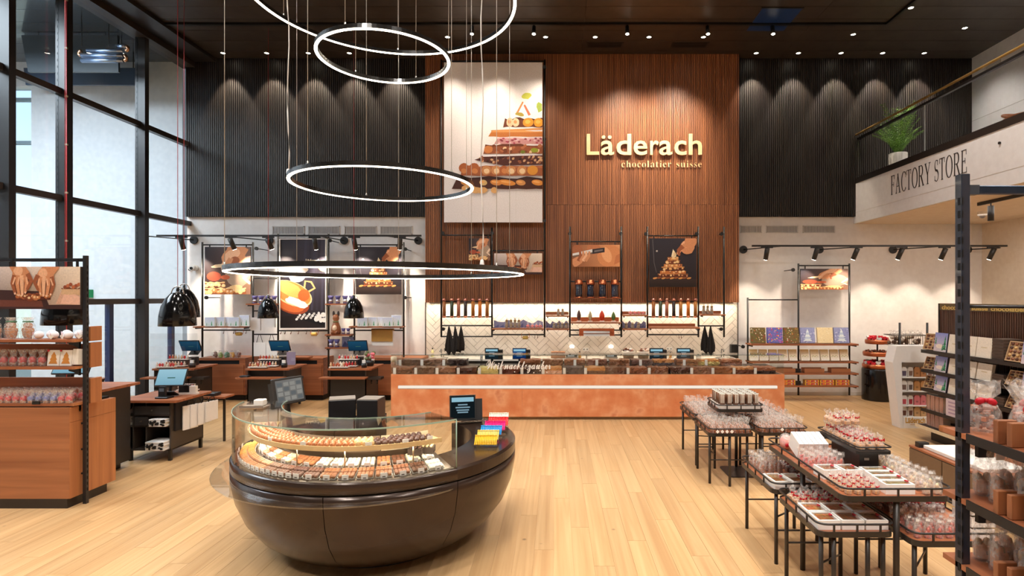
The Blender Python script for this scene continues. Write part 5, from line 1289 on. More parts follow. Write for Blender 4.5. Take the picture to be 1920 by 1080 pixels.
# ================================================================ spotlight rails on the white walls
def rail(lbl, px0, px1, py, Y, discs, heads, tgt, side):
    z = Z(py, Y); t = thing('spotlight_rail', lbl, 'rail', (X((px0+px1)/2, Y), Y, z))
    build(MB(BLACK).box(X(px0, Y), X(px1, Y), Y-.02, Y+.02, z-.02, z+.02), 'bar', blackmetal, t)
    for px, py_, dx in discs:
        x, zz_ = X(px, YB-.03), Z(py_, YB-.03)
        build(MB(BLACK).tube([(x, YB-.04, zz_), (x, YB, zz_)], .095, 16), 'wall_disc', blackmetal, t)
        build(MB(BLACK).tube([(x, YB-.03, zz_), (x+dx, Y, z)], .014, 6), 'arm', blackmetal, t)
    for k, (px, lean) in enumerate(heads):
        x = X(px, Y); tt = thing('rail_spotlight', 'black cylinder spotlight on the %s wall rail, %s from its left end' % (side, ords[k]), 'spotlight', (x, Y, z))
        build(MB(BLACK).box(x-.13, x+.13, Y-.018, Y+.018, z-.05, z-.021), 'adapter', blackmetal, tt)
        a = Vector((x, Y, z-.115)); d = Vector((lean*.4, .45, -1)).normalized()
        build(MB(BLACK).tube([(x, Y, z-.05), (x, Y, z-.11)], .012, 6), 'stem', blackmetal, tt)
        build(MB(K(40, 36, 33)).tube([tuple(a-d*.06), tuple(a+d*.2)], .052, 14), 'housing', blackmetal, tt)
        build(MB(PAPER).tube([tuple(a+d*.2005), tuple(a+d*.205)], .045, 12), 'lens', lamp_on, tt)
        spot(tuple(a+d*.22), tgt(x, k), RAILW*(2.3 if side == 'left' else 1), 74, .7, WARM, .03)
RAILW = 75
rail('long black spotlight rail on arms before the left white wall', 294, 790, 442, 12.55, [(363, 450, -.5), (505, 451, -.6), (645, 451, -.2), (784, 451, -.5)],
     [(340, 0), (433, .5), (503, .6), (590, 0), (664, .1), (750, -.4)], lambda x, k: (x+(.25, .5, .3, 0, .1, -.2)[k], 13.5, 2.3), 'left')
rail('long black spotlight rail on arms before the right white wall', 1410, 1888, 461, 12.55, [(1394, 468, .6), (1537, 468, .7), (1675, 468, .6), (1815, 468, .7)],
     [(1438, 0), (1531, -.3), (1606, -.5), (1690, -.5), (1771, -.4), (1862, -.4)], lambda x, k: (x-.15, 13.5, 1.7), 'right')
t = thing('gallery_track', 'short black light track under the gallery soffit', 'track', (8.4, 9.4, 4.1))
Yg = 9.3; xg = X(1836, Yg)
build(MB(BLACK).box(7.9, 7.95, 6.0, 10.5, 4.10, 4.157), 'rail', blackmetal, t)
tt = thing('gallery_spotlight', 'black cylinder spotlight hung under the gallery soffit', 'spotlight', (7.92, 10.2, 3.9))
build(MB(BLACK).tube([(7.925, 10.2, 4.1), (7.925, 10.2, 4.04)], .012, 6), 'stem', blackmetal, tt)
build(MB(BLACK).tube([(7.925, 10.2, 4.05), (7.925, 10.2, 3.78)], .05, 12), 'housing', blackmetal, tt)
Yg = 11.6; xg = X(1842, Yg)
t = thing('dome_camera', 'white dome camera under the gallery soffit', 'camera', (xg, Yg, 4.157))
build(MB(PAPER).lathe((xg, Yg, 4.157), [(.09, 0), (.09, -.06), (.07, -.09), (0, -.09)], 16), 'housing', plain, t)
build(MB(K(120, 110, 104)).ball((xg, Yg, 4.07), (.055, .055, .05), 12, 8), 'dome', gloss, t)
t = thing('wall_camera', 'white round camera with a dark lens on the left white wall', 'camera', (X(360, 13.4), 13.45, Z(502, 13.4)))
build(MB(PAPER).tube([(X(360, 13.45), 13.42, Z(502, 13.45)), (X(360, 13.45), 13.6, Z(502, 13.45))], .07, 14), 'housing', plain, t)
build(MB(BLACK).tube([(X(359, 13.42), 13.4, Z(503, 13.42)), (X(359, 13.42), 13.42, Z(503, 13.42))], .035, 12), 'lens', gloss, t)
t = thing('wall_sensor', 'small round black sensor on the left white wall beside the white camera', 'sensor', (X(347, 13.5), 13.55, Z(505, 13.5)))
build(MB(BLACK).tube([(X(352, 13.5), 13.56, Z(505, 13.5)), (X(352, 13.5), 13.6, Z(505, 13.5))], .03, 12), 'body', satin, t)
# ================================================================ round praline island
CX, CY = -1.77, 5.72
def rad(d): return math.radians(d)
def pol(r, d): return (CX+r*math.cos(rad(d)), CY+r*math.sin(rad(d)))
A_R, A_B, A_L, A_S = 50, 105, 187, 314      # counter end, back end, left end of glass, split glass/counter
def sector(m, r0, r1, a0, a1, z0, z1, n=None):
    n = n or max(2, int(abs(a1-a0)/3)); r0f = r0 if callable(r0) else (lambda a: r0); r1f = r1 if callable(r1) else (lambda a: r1); vs = []; fs = []
    for i in range(n+1):
        a = a0+(a1-a0)*i/n
        for (r, z) in ((r0f(a), z0), (r1f(a), z0), (r1f(a), z1), (r0f(a), z1)):
            x, y = pol(r, a); vs.append((x, y, z))
    for i in range(n):
        for q in range(4): fs.append((i*4+q, (i+1)*4+q, (i+1)*4+(q+1) % 4, i*4+(q+1) % 4))
    fs += [(0, 1, 2, 3), tuple(n*4+q for q in (3, 2, 1, 0))]
    m.add(vs, fs); return m
isl = thing('praline_island', 'round dark bronze praline island with bowl shaped body and curved glass case', 'counter', (CX, CY, 0))
hull = [(.72, .0), (.8, .02), (.97, .1), (1.12, .22), (1.24, .38), (1.315, .56), (1.35, .74), (1.352, .83)]
seams = [105, 187, 268, 314, 410]
for a, b in zip(seams[:-1], seams[1:]):
    m = MB(K(66, 50, 40)); m.lathe((CX, CY, 0), hull+[(1.30, .83), (1.0, .2), (.6, .02)], max(10, int((b-a)/3)), rad(a+.12), rad(b-.12)); build(m, 'hull_panel', brownlac, isl)
m = MB(K(20, 17, 16)); m.lathe((CX, CY, 0), [(1.335, .828), (1.335, .842)], 90, rad(105), rad(410)); build(m, 'groove', matte, isl)
m = MB(); m.lathe((CX, CY, 0), [(1.33, .842), (1.352, .845), (1.352, .925), (1.335, .94), (1.28, .94)], 50, rad(105), rad(A_S)); build(m, 'upper_band', brownlac, isl)
m = MB(); m.lathe((CX, CY, 0), [(1.33, .842), (1.352, .845), (1.352, .93), (1.33, .95), (.90, .95), (.90, .1)], 40, rad(A_S), rad(A_R+360), smooth=False, caps=True); build(m, 'counter_top', brownlac, isl)
m = MB(K(30, 26, 24)); sector(m, .72, .78, 105, 410, 0, .015); build(m, 'plinth_ring', satin, isl)
m = MB(K(34, 29, 27)); sector(m, .90, 1.33, 105, A_L, .88, .94); build(m, 'staff_desk', brownlac, isl)
m = MB(K(46, 40, 36)); sector(m, .90, .92, A_L, A_S, .1, .96); build(m, 'inner_wall', satin, isl)
# display deck: sloping
m = MB(K(120, 108, 98)); n = 42; vs = []; fs = []
for i in range(n+1):
    a = A_L+(A_S-A_L)*i/n
    for r, z in ((1.31, .925), (1.29, .93), (.97, 1.015), (.93, 1.02)): x, y = pol(r, a); vs.append((x, y, z))
for i in range(n):
    for q in range(3): fs.append((i*4+q, (i+1)*4+q, (i+1)*4+q+1, i*4+q+1))
m.add(vs, fs, True); build(m, 'display_deck', metal, isl)
m = MB(K(190, 184, 178)); 
for i in range(120):
    a = 262+i*.43; sector(m, 1.29, 1.318, a, a+.2, .938, .944, 1)
build(m, 'front_vent', metal, isl, 'stuff')
# warm case back, rear glass doors
m = MB(K(120, 104, 90)); sector(m, .925, .935, A_L, A_S, 1.02, 1.07); build(m, 'rear_ledge', metal, isl)
for k, (a, b) in enumerate(((190, 214), (214.5, 238), (238.5, 262), (262.5, 286), (286.5, 312))):
    m = MB(K(232, 212, 180) if k in (0, 4) else K(150, 128, 108)); sector(m, .925, .932, a, b, 1.07, 1.20); build(m, 'rear_door', satin, isl)
    m = MB(); sector(m, .925, .932, a, b, 1.205, 1.34); build(m, 'rear_glass', glass, isl)
# curved glass
for a, b in ((A_L, 229), (229.15, 271.3), (271.5, A_S)):
    m = MB(); sector(m, 1.325, 1.333, a, b, .94, 1.35, 16); build(m, 'front_glass', glass, isl)
m = MB(); sector(m, .925, 1.333, A_L, A_S, 1.351, 1.359); build(m, 'top_glass', glass, isl)
m = MB(K(150, 176, 160)); sector(m, 1.331, 1.337, A_L, A_S, 1.349, 1.361); build(m, 'glass_edge', gloss, isl)
x, y = pol(1.333, A_S); build(MB(K(150, 176, 160)).tube([(x, y, .95), (x, y, 1.35)], .005, 6), 'glass_edge', gloss, isl)
m = MB(K(150, 176, 160)); sector(m, .921, .926, A_L, A_S, 1.350, 1.360); build(m, 'glass_edge', gloss, isl)
for a in (A_L, A_S):
    x0, y0 = pol(.93, a); x1, y1 = pol(1.33, a); d = .004
    m = MB(); m.add([(x0, y0, .95), (x1, y1, .95), (x1, y1, 1.35), (x0, y0, 1.35)], [(0, 1, 2, 3)]); build(m, 'end_glass', glass, isl)
# upper shelf with light under its edge, posts
m = MB(K(206, 168, 116)); sector(m, .96, 1.2, 193, 311, 1.155, 1.175); build(m, 'upper_shelf', satin, isl)
m = MB(K(226, 190, 138)); sector(m, 1.2, 1.206, 193, 311, 1.15, 1.19); build(m, 'shelf_edge', satin, isl)
m = MB(); sector(m, 1.17, 1.19, 194, 310, 1.146, 1.153); build(m, 'shelf_light', emis('case_light', 5, (1, .86, .66, 1)), isl)
for a in range(198, 314, 19):       # small lamps of the glass case, above and below the shelf
    for r_, z_, w_ in ((1.13, 1.335, 1.0), (1.12, 1.14, 1.1)):
        x, y = pol(r_, a); area((x, y, z_), (0, 0, rad(a+90)), .3, .05, w_, (1, .86, .66))
for a in (200, 250, 272, 300):
    x, y = pol(1.125, a); build(MB(K(210, 186, 150)).tube([(x, y, .96), (x, y, 1.155)], .006, 6), 'shelf_post', metal, isl)
# clear ledge around the front
m = MB(); sector(m, 1.353, lambda a: 1.353+.15*min(1, max(0, (312-a)/100))**.6 if a > 160 else 1.36, 168, 312, .775, .785, 60); build(m, 'clear_ledge', plexi, isl)
m = MB(K(190, 214, 206)); sector(m, lambda a: 1.353+.15*min(1, max(0, (312-a)/100))**.6-.004, lambda a: 1.353+.15*min(1, max(0, (312-a)/100))**.6+.001, 168, 311, .774, .786, 60); build(m, 'ledge_edge', plexi, isl)
for k in range(3):
    a = A_S-.0; pass
# round pralines on the upper shelf
def truffle(c, tip):
    m = MB(c); m.lathe((0, 0, 0), [(0, 0), (.019, 0), (.024, .014), (.021, .028), (.012, .037), (0, .04)], 9)
    if tip: m.col = K(236, 206, 160); m.ball((0, 0, .037), (.007, .007, .006), 6, 4)
    return build(m, 'truffle', choc)
tp = [('hazelnut brown truffle on the curved upper shelf of the round island', Proto(truffle(K(176, 108, 66), True))),
      ('white tipped cone truffle on the curved upper shelf of the round island', Proto(truffle(K(214, 176, 124), True))),
      ('dark chocolate truffle on the curved upper shelf of the round island', Proto(truffle(K(76, 42, 34), False)))]
gn = ['hazelnut truffles on the upper shelf', 'tipped truffles on the upper shelf', 'dark truffles on the upper shelf']
for t_ in tp: tag(t_[1].o, t_[0], 'truffle')
for row, r in enumerate((1.165, 1.105, 1.045, .99)):
    d = 2.55 if row < 2 else 2.7
    for i in range(int((308-203)/d)):
        a = 204+i*d+(row % 2)*1.2; q = 0 if a < 276 else (1 if a < 284 else 2)
        if row == 3 and 240 < a < 290: continue
        x, y = pol(r, a); tp[q][1].put((x, y, 1.1762), rnd.random()*6, tp[q][0].replace(' on the curved upper shelf of the round island', ', upper island shelf, %s in the %s row' % (ordinal(i+1), ords[row])), gn[q], (1, 1, 1.25 if q == 1 else 1))
# trays of pralines on the deck
def deckz(r): return .93+(1.29-r)/(1.29-.97)*.085
cols = [('yellow', K(226, 186, 92)), ('amber', K(214, 146, 62)), ('orange brown', K(196, 122, 66)), ('caramel', K(180, 118, 72)), ('light brown', K(190, 134, 92)), ('deep brown', K(112, 62, 42)), ('dark red brown', K(92, 44, 34)),
        ('cocoa', K(124, 78, 54)), ('hazel', K(166, 108, 72)), ('milk brown', K(176, 116, 78)), ('chestnut', K(150, 92, 60)), ('walnut', K(100, 62, 44)), ('ivory', K(240, 224, 190)), ('white', K(244, 236, 222))]
names_seen = {}
def praline(c):
    m = MB(c); m.box(-.034, .034, -.0125, .0125, 0, .024, .006); m.col = tuple(min(1, v*1.5) for v in c[:3])+(1,)
    for k in (-.018, 0, .018): m.box(k-.003, k+.003, -.0115, .0115, .0235, .0262)
    return build(m, 'praline', choc)
traym = None; PR = {}
outer = [0, 1, 1, 2, 3, 3, 4, 7, 5, 6, 5, 8, 8, 9, 9, 10, 11, 13]
inner = [2, 12, 13, 12, 9, 13, 4, 12, 9, 8, 13, 13, 13, 13, 9, 11, 12, 13]
price_m = MB(K(242, 238, 236)).box(-.026, .026, -.0015, .0015, 0, .04); price_m.col = K(70, 66, 64); price_m.box(-.012, .012, -.0022, -.0016, .006, .014)
pprice = Proto(tag(build(price_m, 'price_tag', plain), 'tag', 'price tag'))
for ringn, (seq, ra, rb, nrow) in enumerate(((outer, 1.135, 1.275, 3), (inner, .985, 1.115, 2))):
    rn = ('outer', 'inner')[ringn]
    for k, ci in enumerate(seq):
        a0 = 192+k*6.6; ac = a0+3.3; nm, c = cols[ci]; rm = (ra+rb)/2; x, y = pol(rm, ac); z = deckz(rm)
        sl = math.atan2(.085, .32)
        t = thing('praline_tray', 'shallow clear tray in the %s ring of the round case, %s from its left end' % (rn, ords[k]), 'tray', (0, 0, 0))
        L = (rb-ra)-.006; W_ = rm*rad(6.6)-.008
        build(MB(K(214, 206, 198)).box(-L/2, L/2, -W_/2, W_/2, 0, .004), 'base', satin, t)
        m = MB(); m.box(-L/2, L/2, -W_/2, -W_/2+.003, .004, .018); m.box(-L/2, L/2, W_/2-.003, W_/2, .004, .018); m.box(L/2-.003, L/2, -W_/2, W_/2, .004, .018); build(m, 'rim', plexi, t)
        rot = Euler((0, sl, rad(ac)), 'XYZ'); t.location = (x, y, z+.008); t.rotation_euler = rot; R = rot.to_matrix()
        if ci not in PR: PR[ci] = Proto(tag(praline(c), 'p', 'praline'))
        ncol = 3 if ringn == 0 else 3
        for i in range(2 if ringn == 0 else 2):
            for j in range(4 if ringn == 0 else 3):
                nn = 4 if ringn == 0 else 3
                o = PR[ci].put((0, 0, 0), 0, '%s praline, %s piece of the %s %s ring tray of the round case' % (nm, ordinal(i*nn+j+1), ords[k], rn), '%s pralines in the %s ring' % (nm, rn))
                p = R @ Vector((-L/4+i*L/2, (j-(nn-1)/2)*W_/(nn+.25), .0045)); o.location = (x+p.x, y+p.y, z+.0085+p.z); o.rotation_euler = rot; o.scale = (L/.153, W_/(nn+.4)/.026, 1.0)
        for f in ((-.5, .5) if (ringn == 0 and 2 < k < 10) else (0,)):
            xa_, ya_ = pol(rb+(.012 if ringn == 0 else .006), ac+f*3.2)
            o = pprice.put((xa_, ya_, deckz(rb)+.012), rad(ac+90), 'tiny white price tag before the %s %s ring tray%s' % (ords[k], rn, '' if f == 0 else (', left one' if f < 0 else ', right one')), 'price tags of the %s ring' % rn)
for k, a in enumerate((214, 238, 256, 282, 296, 306)):
    xa_, ya_ = pol(1.195, a); pprice.put((xa_, ya_, 1.1765), rad(a+90), '%s tiny white price tag on the upper truffle shelf edge' % ords[k], 'price tags of the upper shelf')
for k, (a, c) in enumerate(((303, K(90, 60, 50)), (309, K(226, 200, 150)))):
    x, y = pol(1.02, a); t = thing('chocolate_box', ('dark open box of pralines', 'pale open box of pralines')[k]+' at the right end inside the round case', 'box', (x, y, 1.03))
    build(MB(K(60, 50, 46)).bc((x, y, 1.06), (.12, .1, .05)), 'carton', satin, t)
    m = MB(c)
    for i in range(3):
        for j in range(3): m.ball((x-.035+i*.035, y-.03+j*.03, 1.092), (.014, .012, .012), 6, 4)
    build(m, 'sweets', choc, t, 'stuff')
# coloured chocolate sticks on the counter: six rows
rows_ = [('yellow', K(226, 176, 48), .0), ('pale yellow', K(232, 200, 90), .0), ('blue', K(40, 150, 214), 0), ('magenta pink', K(226, 40, 120), 0), ('bright red', K(222, 30, 40), 0), ('white', K(240, 236, 214), 0)]
for k, (nm, c, _) in enumerate(rows_):
    z0 = .951+.012*k; Y = 5.42+k*.15; pxm = (911, 915, 921, 928, 934, 935)[k]; x = X(pxm, Y)
    t = thing('stick_row', 'row of %s wrapped chocolate sticks on the island counter' % nm, 'chocolates', (x, Y, .951))
    m = MB(); m.box(x-.11, x+.11, Y-.05, Y+.05, .951, .957); m.box(x-.11, x+.11, Y-.053, Y-.05, .951, .985); m.box(x-.11, x+.11, Y-.05, Y+.05, z0+.02, z0+.024); build(m, 'clear_tray', plexi, t)
    m = MB(c)
    for i in range(13):
        xx = x-.1+i*.0167; m.tube([(xx, Y-.042, z0+.03), (xx, Y+.03, z0+.085)], .0078, 7); m.ball((xx, Y+.034, z0+.094), (.0095, .009, .011), 6, 4); m.ball((xx, Y-.046, z0+.03), (.0092, .008, .009), 6, 4)
    build(m, 'sticks', gloss, t, 'stuff')
# tablet screen on the counter
x, Y = X(868, 6.34), 6.34
t = pos_screen('tilted black customer tablet on the island counter beside the glass case', .27, .25, [K(18, 26, 30)]*4, True, .0); t.location = (x, Y, 1.008); t.rotation_euler = (-.25, 0, .22)
# staff till screen, card reader, black boxes
t = thing('till_screen', 'grey till screen seen edge-on at the left rear of the island', 'screen', (0, 0, 0))
build(MB(K(40, 38, 38)).box(-.19, .19, -.02, .02, 0, .29, .008), 'bezel', satin, t)
a = Art(-.165, .165, .03, .265, -.0205); a.grad(0, 0, 1, 1, K(110, 108, 104), K(116, 114, 110), K(130, 128, 124), K(112, 110, 108))
for i in range(4):
    for j in range(4): a.poly([(.05+i*.24, .06+j*.22), (.24+i*.24, .06+j*.22), (.24+i*.24, .23+j*.22), (.05+i*.24, .23+j*.22)], K(146, 144, 138) if (i+j) % 3 else K(100, 104, 106))
build(a.m, 'screen', screen, t)
build(MB(K(26, 25, 25)).box(-.17, .17, .022, .09, .04, .25), 'rear_unit', satin, t)
build(MB(K(26, 25, 25)).tube([(0, .04, .1), (0, .06, -.02), (0, .06, -.24)], .03, 8).box(-.12, .12, -.06, .16, -.26, -.24), 'stand', satin, t)
t.location = (-2.88, 6.08, 1.235); t.rotation_euler = (-.22, 0, 1.12)
x, y = X(478, 5.25), 5.25
t = thing('wooden_tray', 'small grey tray on top of the island glass', 'tray', (x, y, 1.36))
build(MB(K(150, 136, 122)).box(x-.11, x+.11, y-.07, y+.07, 1.361, 1.375, .003), 'board', satin, t)
m = MB(K(120, 108, 98))
for s_ in (-1, 1): m.box(x-.11, x+.11, y+s_*.066-.004, y+s_*.066+.004, 1.375, 1.385)
build(m, 'lip', satin, t)
t = thing('napkin_box', 'white napkin box on the small grey tray over the glass', 'box', (x+.03, y+.02, 1.376))
build(MB(PAPER).box(x, x+.09, y-.03, y+.05, 1.377, 1.437, .008), 'carton', plain, t); build(MB(K(190, 186, 182)).box(x+.02, x+.07, y, y+.02, 1.437, 1.441), 'slot', plain, t)
for k, (px, w_, lb) in enumerate(((642, .3, 'left'), (696, .25, 'right'))):
    Y = 6.66; x = X(px, Y); t = thing('receipt_printer', 'plain black box on the rear desk of the island, %s of two' % lb, 'box', (x, Y, .941))
    rz = (.35, -.05)[k]; M = Matrix.Translation((x, Y, 0)) @ Matrix.Rotation(rz, 4, 'Z')
    m = MB(K(22, 22, 26)); m.M = M; m.box(-w_/2, w_/2, -.13, .13, .941, 1.19, .006); build(m, 'case', satin, t)
    m = MB(K(150, 140, 130)); m.M = M; m.box(-w_/2+.006, w_/2-.006, -.124, .124, 1.191, 1.199); build(m, 'lid', satin, t)
# ================================================================ checkout desks
def desk(x0, x1, y0, y1, lbl, shelves=True, front=True, zt=.89):
    t = thing('checkout_desk', lbl, 'desk', ((x0+x1)/2, (y0+y1)/2, 0))
    build(MB().prism([(x0, y0+.03), (x0+.03, y0), (x1-.03, y0), (x1, y0+.03), (x1, y1-.03), (x1-.03, y1), (x0+.03, y1), (x0, y1-.03)], zt-.035, zt), 'top', walnut_x, t)
    a, b, c, d = x0+.03, x1-.12, y0+.05, y1-.05
    k = K(60, 52, 46)
    build(MB(k).box(b-.02, b, c, d, .16, zt-.04), 'side_panel', satin, t); build(MB(k).box(a, a+.02, c, d, .16, zt-.04), 'side_panel', satin, t)
    build(MB(k).box(a, b, d-.02, d, .16, zt-.04), 'back_panel', satin, t); build(MB(k).box(a, b, c, d, .15, .17), 'bottom', satin, t)
    for x, y in ((a+.15, c+.02), (b-.025, c+.02), (a+.15, d-.03), (b-.025, d-.03)): build(MB(K(34, 30, 28)).box(x-.02, x+.02, y-.02, y+.02, 0, .16), 'leg', blackmetal, t)
    if front:
        w_ = b-a; f = c
        for x in (a+.26*w_, a+.38*w_+.1): build(MB(k).box(x-.01, x+.01, f+.005, d-.03, .17, zt-.05), 'divider', satin, t)
        for z in (.66, .5): build(MB(k).box(a+.02, b-.02, f+.005, d-.03, z-.01, z+.01), 'inner_shelf', satin, t)
        for (xa_, xb_, za, zb_) in ((a+.30*w_, a+.98*w_, .675, .80), (a+.30*w_, a+.56*w_, .52, .64)):
            dr = build(MB(K(56, 52, 50)).box(xa_, xb_, f-.012, f+.2, za, zb_), 'drawer', satin, t)
            build(MB(K(180, 172, 160)).tube([((xa_+xb_)/2, f-.03, (za+zb_)/2), ((xa_+xb_)/2, f-.012, (za+zb_)/2)], .012, 8), 'knob', metal, dr)
    else:
        build(MB(K(36, 30, 28)).box(a, b, c, c+.02, .16, zt-.2), 'front_panel', satin, t)
        build(MB(K(20, 18, 17)).box(a, b, c+.06, c+.08, zt-.2, zt-.04), 'recess', satin, t)
        build(MB().box(x0-.12, b+.04, c-.2, c+.04, zt-.2, zt-.17), 'low_board', walnut_x, t)
        build(MB(K(36, 30, 28)).box(b+.02, b+.3, c+.02, c+.24, zt-.24, zt-.19), 'side_arm', satin, t)
        for q in (.08, .2): build(MB(K(30, 26, 24)).tube([(b+q, c+.1, zt-.24), (b+q, c+.1, zt-.34)], .018, 6), 'socket', satin, t)
    return (a, b, c, d)
a, b, c, d = desk(-6.40, -5.50, 8.13, 8.98, 'nearest checkout desk with a wooden top and open black shelves')
desk(-8.46, -7.58, 11.7, 12.6, 'checkout desk farthest left, nearest the glass wall', front=False)
desk(-6.5, -5.58, 11.7, 12.6, 'checkout desk in the middle of the far row, before the pan poster', front=False)
desk(-4.78, -3.86, 11.7, 12.6, 'checkout desk of the far row nearest the copper counter', front=False)
t = thing('side_table', 'small wooden side shelf with a card terminal behind the nearest desk', 'table', (-5.55, 9.35, 0))
build(MB().box(-5.95, -5.42, 9.15, 9.45, .73, .76), 'top', walnut_x, t)
for x in (-5.9, -5.5): build(MB(DARK).box(x-.015, x+.015, 9.28, 9.31, .0, .73), 'leg', blackmetal, t)
single(MB(K(30, 28, 28)).box(-5.8, -5.6, 9.2, 9.38, .761, .81, .008), 'card_terminal', satin, 'black card terminal on the small wooden side shelf', 'terminal')
# things in and on the nearest desk
def folded(x, y, z, w_, d_, n, c, h, lbl, name='paper_stack', pattern=None):
    t = thing(name, lbl, 'paper', (x, y, z)); r = random.Random(n)
    for q in range(n):
        dx = r.uniform(-.012, .012); m = MB(c); m.box(x-w_/2+dx, x+w_/2+dx, y-d_/2, y+d_/2, z+q*h/n, z+(q+.9)*h/n, .004); build(m, 'sheet_bundle', plain, t)
    if pattern:
        m = MB(BLACK)
        for q in range(18): m.ball((x+r.uniform(-w_/2, w_/2)*.9, y-d_/2-.002, z+r.uniform(.15, .95)*h), (r.uniform(.012, .03), .006, r.uniform(.01, .022)), 6, 4)
        build(m, 'pattern', matte, t)
w_ = b-a
folded(a+.13*w_-.005, c+.125, .5135, .12, .17, 6, K(236, 232, 226), .13, 'stack of folded white papers in the left cubby of the nearest desk')
folded(a+.80*w_, c+.05, .512, .24, .24, 4, K(226, 224, 222), .11, 'upper stack of black and white ribbon bags in the nearest desk', 'ribbon_stack', True)
folded(a+.79*w_, c+.02, .173, .27, .26, 4, K(230, 228, 226), .13, 'lower stack of black and white ribbon bags in the nearest desk', 'ribbon_stack', True)
t = thing('tissue_bottle', 'small white bottle in the top left cubby of the nearest desk', 'bottle', (a+.12, c+.1, .672))
build(MB(PAPER).lathe((a+.12, c+.1, .672), [(0, 0), (.03, 0), (.03, .06), (.012, .08), (.012, .1), (0, .1)], 10), 'body', plain, t); build(MB(DARK).lathe((a+.12, c+.1, .77), [(.015, 0), (.015, .02), (0, .02)], 8), 'cap', satin, t)
# paper bags hung on the side
sgn = MB(K(40, 34, 32)); x = b+.02
t = thing('carrier_bag', 'dark carrier bag hung behind the white bags on the nearest desk side', 'bag', (b+.04, 8.3, .4)); build(MB(K(34, 30, 30)).box(b+.005, b+.03, 8.24, 8.5, .42, .84), 'sack', matte, t)
for k in range(4):
    y0 = 8.36+k*.1; t = thing('carrier_bag', 'white carrier bag hung on the side of the nearest desk, %s from the camera' % ords[k], 'bag', (b+.06, y0, .42))
    m = MB(K(240, 236, 232)); m.M = Matrix.Translation((b+.045+.052*k, y0, 0)) @ Matrix.Rotation(-.25+.05*k, 4, 'Z'); m.box(0, .016, 0, .26, .40+.02*k, .76); build(m, 'sack', plain, t)
    m = MB(BLACK); m.M = Matrix.Translation((b+.045+.052*k, y0, 0)) @ Matrix.Rotation(-.25+.05*k, 4, 'Z'); m.tube([(.01, .06, .76), (.01, .09, .83), (.01, .17, .83), (.01, .2, .76)], .006, 5); build(m, 'handle', matte, t)
def till(x, y, z, lbl, rz, w_=.36, tint=None, rev=False):
    t = thing('till_screen', lbl, 'screen', (0, 0, 0)); h = w_*.66
    build(MB(K(24, 24, 26)).box(-w_/2, w_/2, -.012, .012, 0, h, .004), 'bezel', satin, t)
    a_ = Art(-w_/2+.014, w_/2-.014, .014, h-.014, -.0125); tt = tint or [K(130, 178, 198)]*2+[K(160, 204, 220)]*2
    a_.grad(0, 0, 1, 1, *tt); a_.poly([(.38, .42), (.66, .42), (.66, .48), (.38, .48)], K(60, 100, 90)); build(a_.m, 'screen', screen, t)
    build(MB(K(20, 20, 22)).box(-w_*.3, w_*.3, .013, .06, h*.2, h*.8), 'rear_unit', satin, t)
    build(MB(K(24, 24, 26)).tube([(0, .03, h*.4), (0, .07, -.08)], .02, 8).box(-.1, .1, -.02, .14, -.10, -.085), 'stand', satin, t)
    t.location = (x, y, z+.1); t.rotation_euler = (-.5, 0, rz); return t
till(X(322, 8.5), 8.44, .95, 'blue lit till screen tilted on the nearest checkout desk', .12, .42)
t = thing('card_reader', 'black card reader standing before the till on the nearest desk', 'terminal', (X(304, 8.3), 8.3, .891))
x = X(303, 8.3); build(MB(K(22, 21, 22)).box(x-.07, x+.12, 8.25, 8.4, .891, .915, .006), 'dock', satin, t); build(MB(K(26, 25, 26)).prismy([(x-.05, .915), (x+.05, .915), (x+.05, 1.06), (x-.05, 1.06)], 8.3, 8.34), 'reader', satin, t)
build(MB(K(90, 100, 110)).box(x-.035, x+.035, 8.297, 8.2995, .99, 1.04), 'display', plain, t)
t = thing('acrylic_screen', 'tall clear acrylic screen standing on the nearest checkout desk', 'screen', (X(318, 8.7), 8.74, .891))
build(MB().box(X(272, 8.7), X(362, 8.7), 8.80, 8.81, .926, Z(626, 8.7)), 'sheet', plexi, t)
for px in (280, 350): build(MB(K(220, 224, 224)).prism([(X(px, 8.7)-.01, 8.75), (X(px, 8.7)+.01, 8.75), (X(px, 8.7)+.01, 8.83), (X(px, 8.7)-.01, 8.83)], .891, .925), 'foot', plexi, t)
def treat_rack(x, y, z, lbl, w_=.34, sd=1, tiers=2):
    t = thing('treat_stand', lbl, 'display', (x, y, z)); r = random.Random(sd)
    for q in range(tiers):
        build(MB(K(232, 222, 212)).box(x-w_/2, x+w_/2, y-.06+q*.1, y+.06+q*.1, z+.02+q*.13, z+.035+q*.13), 'tier', plain, t)
        build(MB(K(40, 36, 34)).box(x-w_/2+.03, x+w_/2-.03, y-.03+q*.1, y+.05+q*.1, z, z+.02+q*.13), 'support', satin, t)
        for i in range(7):
            c = r.choice([K(200, 40, 44), K(232, 220, 206), K(180, 90, 60), K(226, 190, 150)])
            xx = x-w_/2+.03+i*(w_-.06)/6; m = MB(c); m.ball((xx, y-.02+q*.1, z+.072+q*.13), (.022, .03, .036), 7, 5); m.col = K(240, 232, 226); m.lathe((xx, y-.02+q*.1, z+.1+q*.13), [(.004, 0), (.02, .025)], 6)
            build(m, 'treat', satin, t)
treat_rack(X(338, 8.72), 8.9, .891, 'white stand of small red treats behind the till on the nearest desk', .3, 3, 1)
t = thing('cable_box', 'white open box with cables on the nearest checkout desk', 'box', (X(340, 8.6), 8.6, .891))
build(MB(PAPER).box(X(332, 8.6), X(366, 8.6), 8.63, 8.7, .891, .92), 'base', plain, t); build(MB(K(30, 28, 28)).box(X(332, 8.6), X(350, 8.6), 8.635, 8.7, .921, 1.03), 'holder', satin, t)
build(MB(K(230, 226, 220)).box(X(352, 8.6), X(364, 8.6), 8.635, 8.69, .921, 1.02), 'paper_block', plain, t)
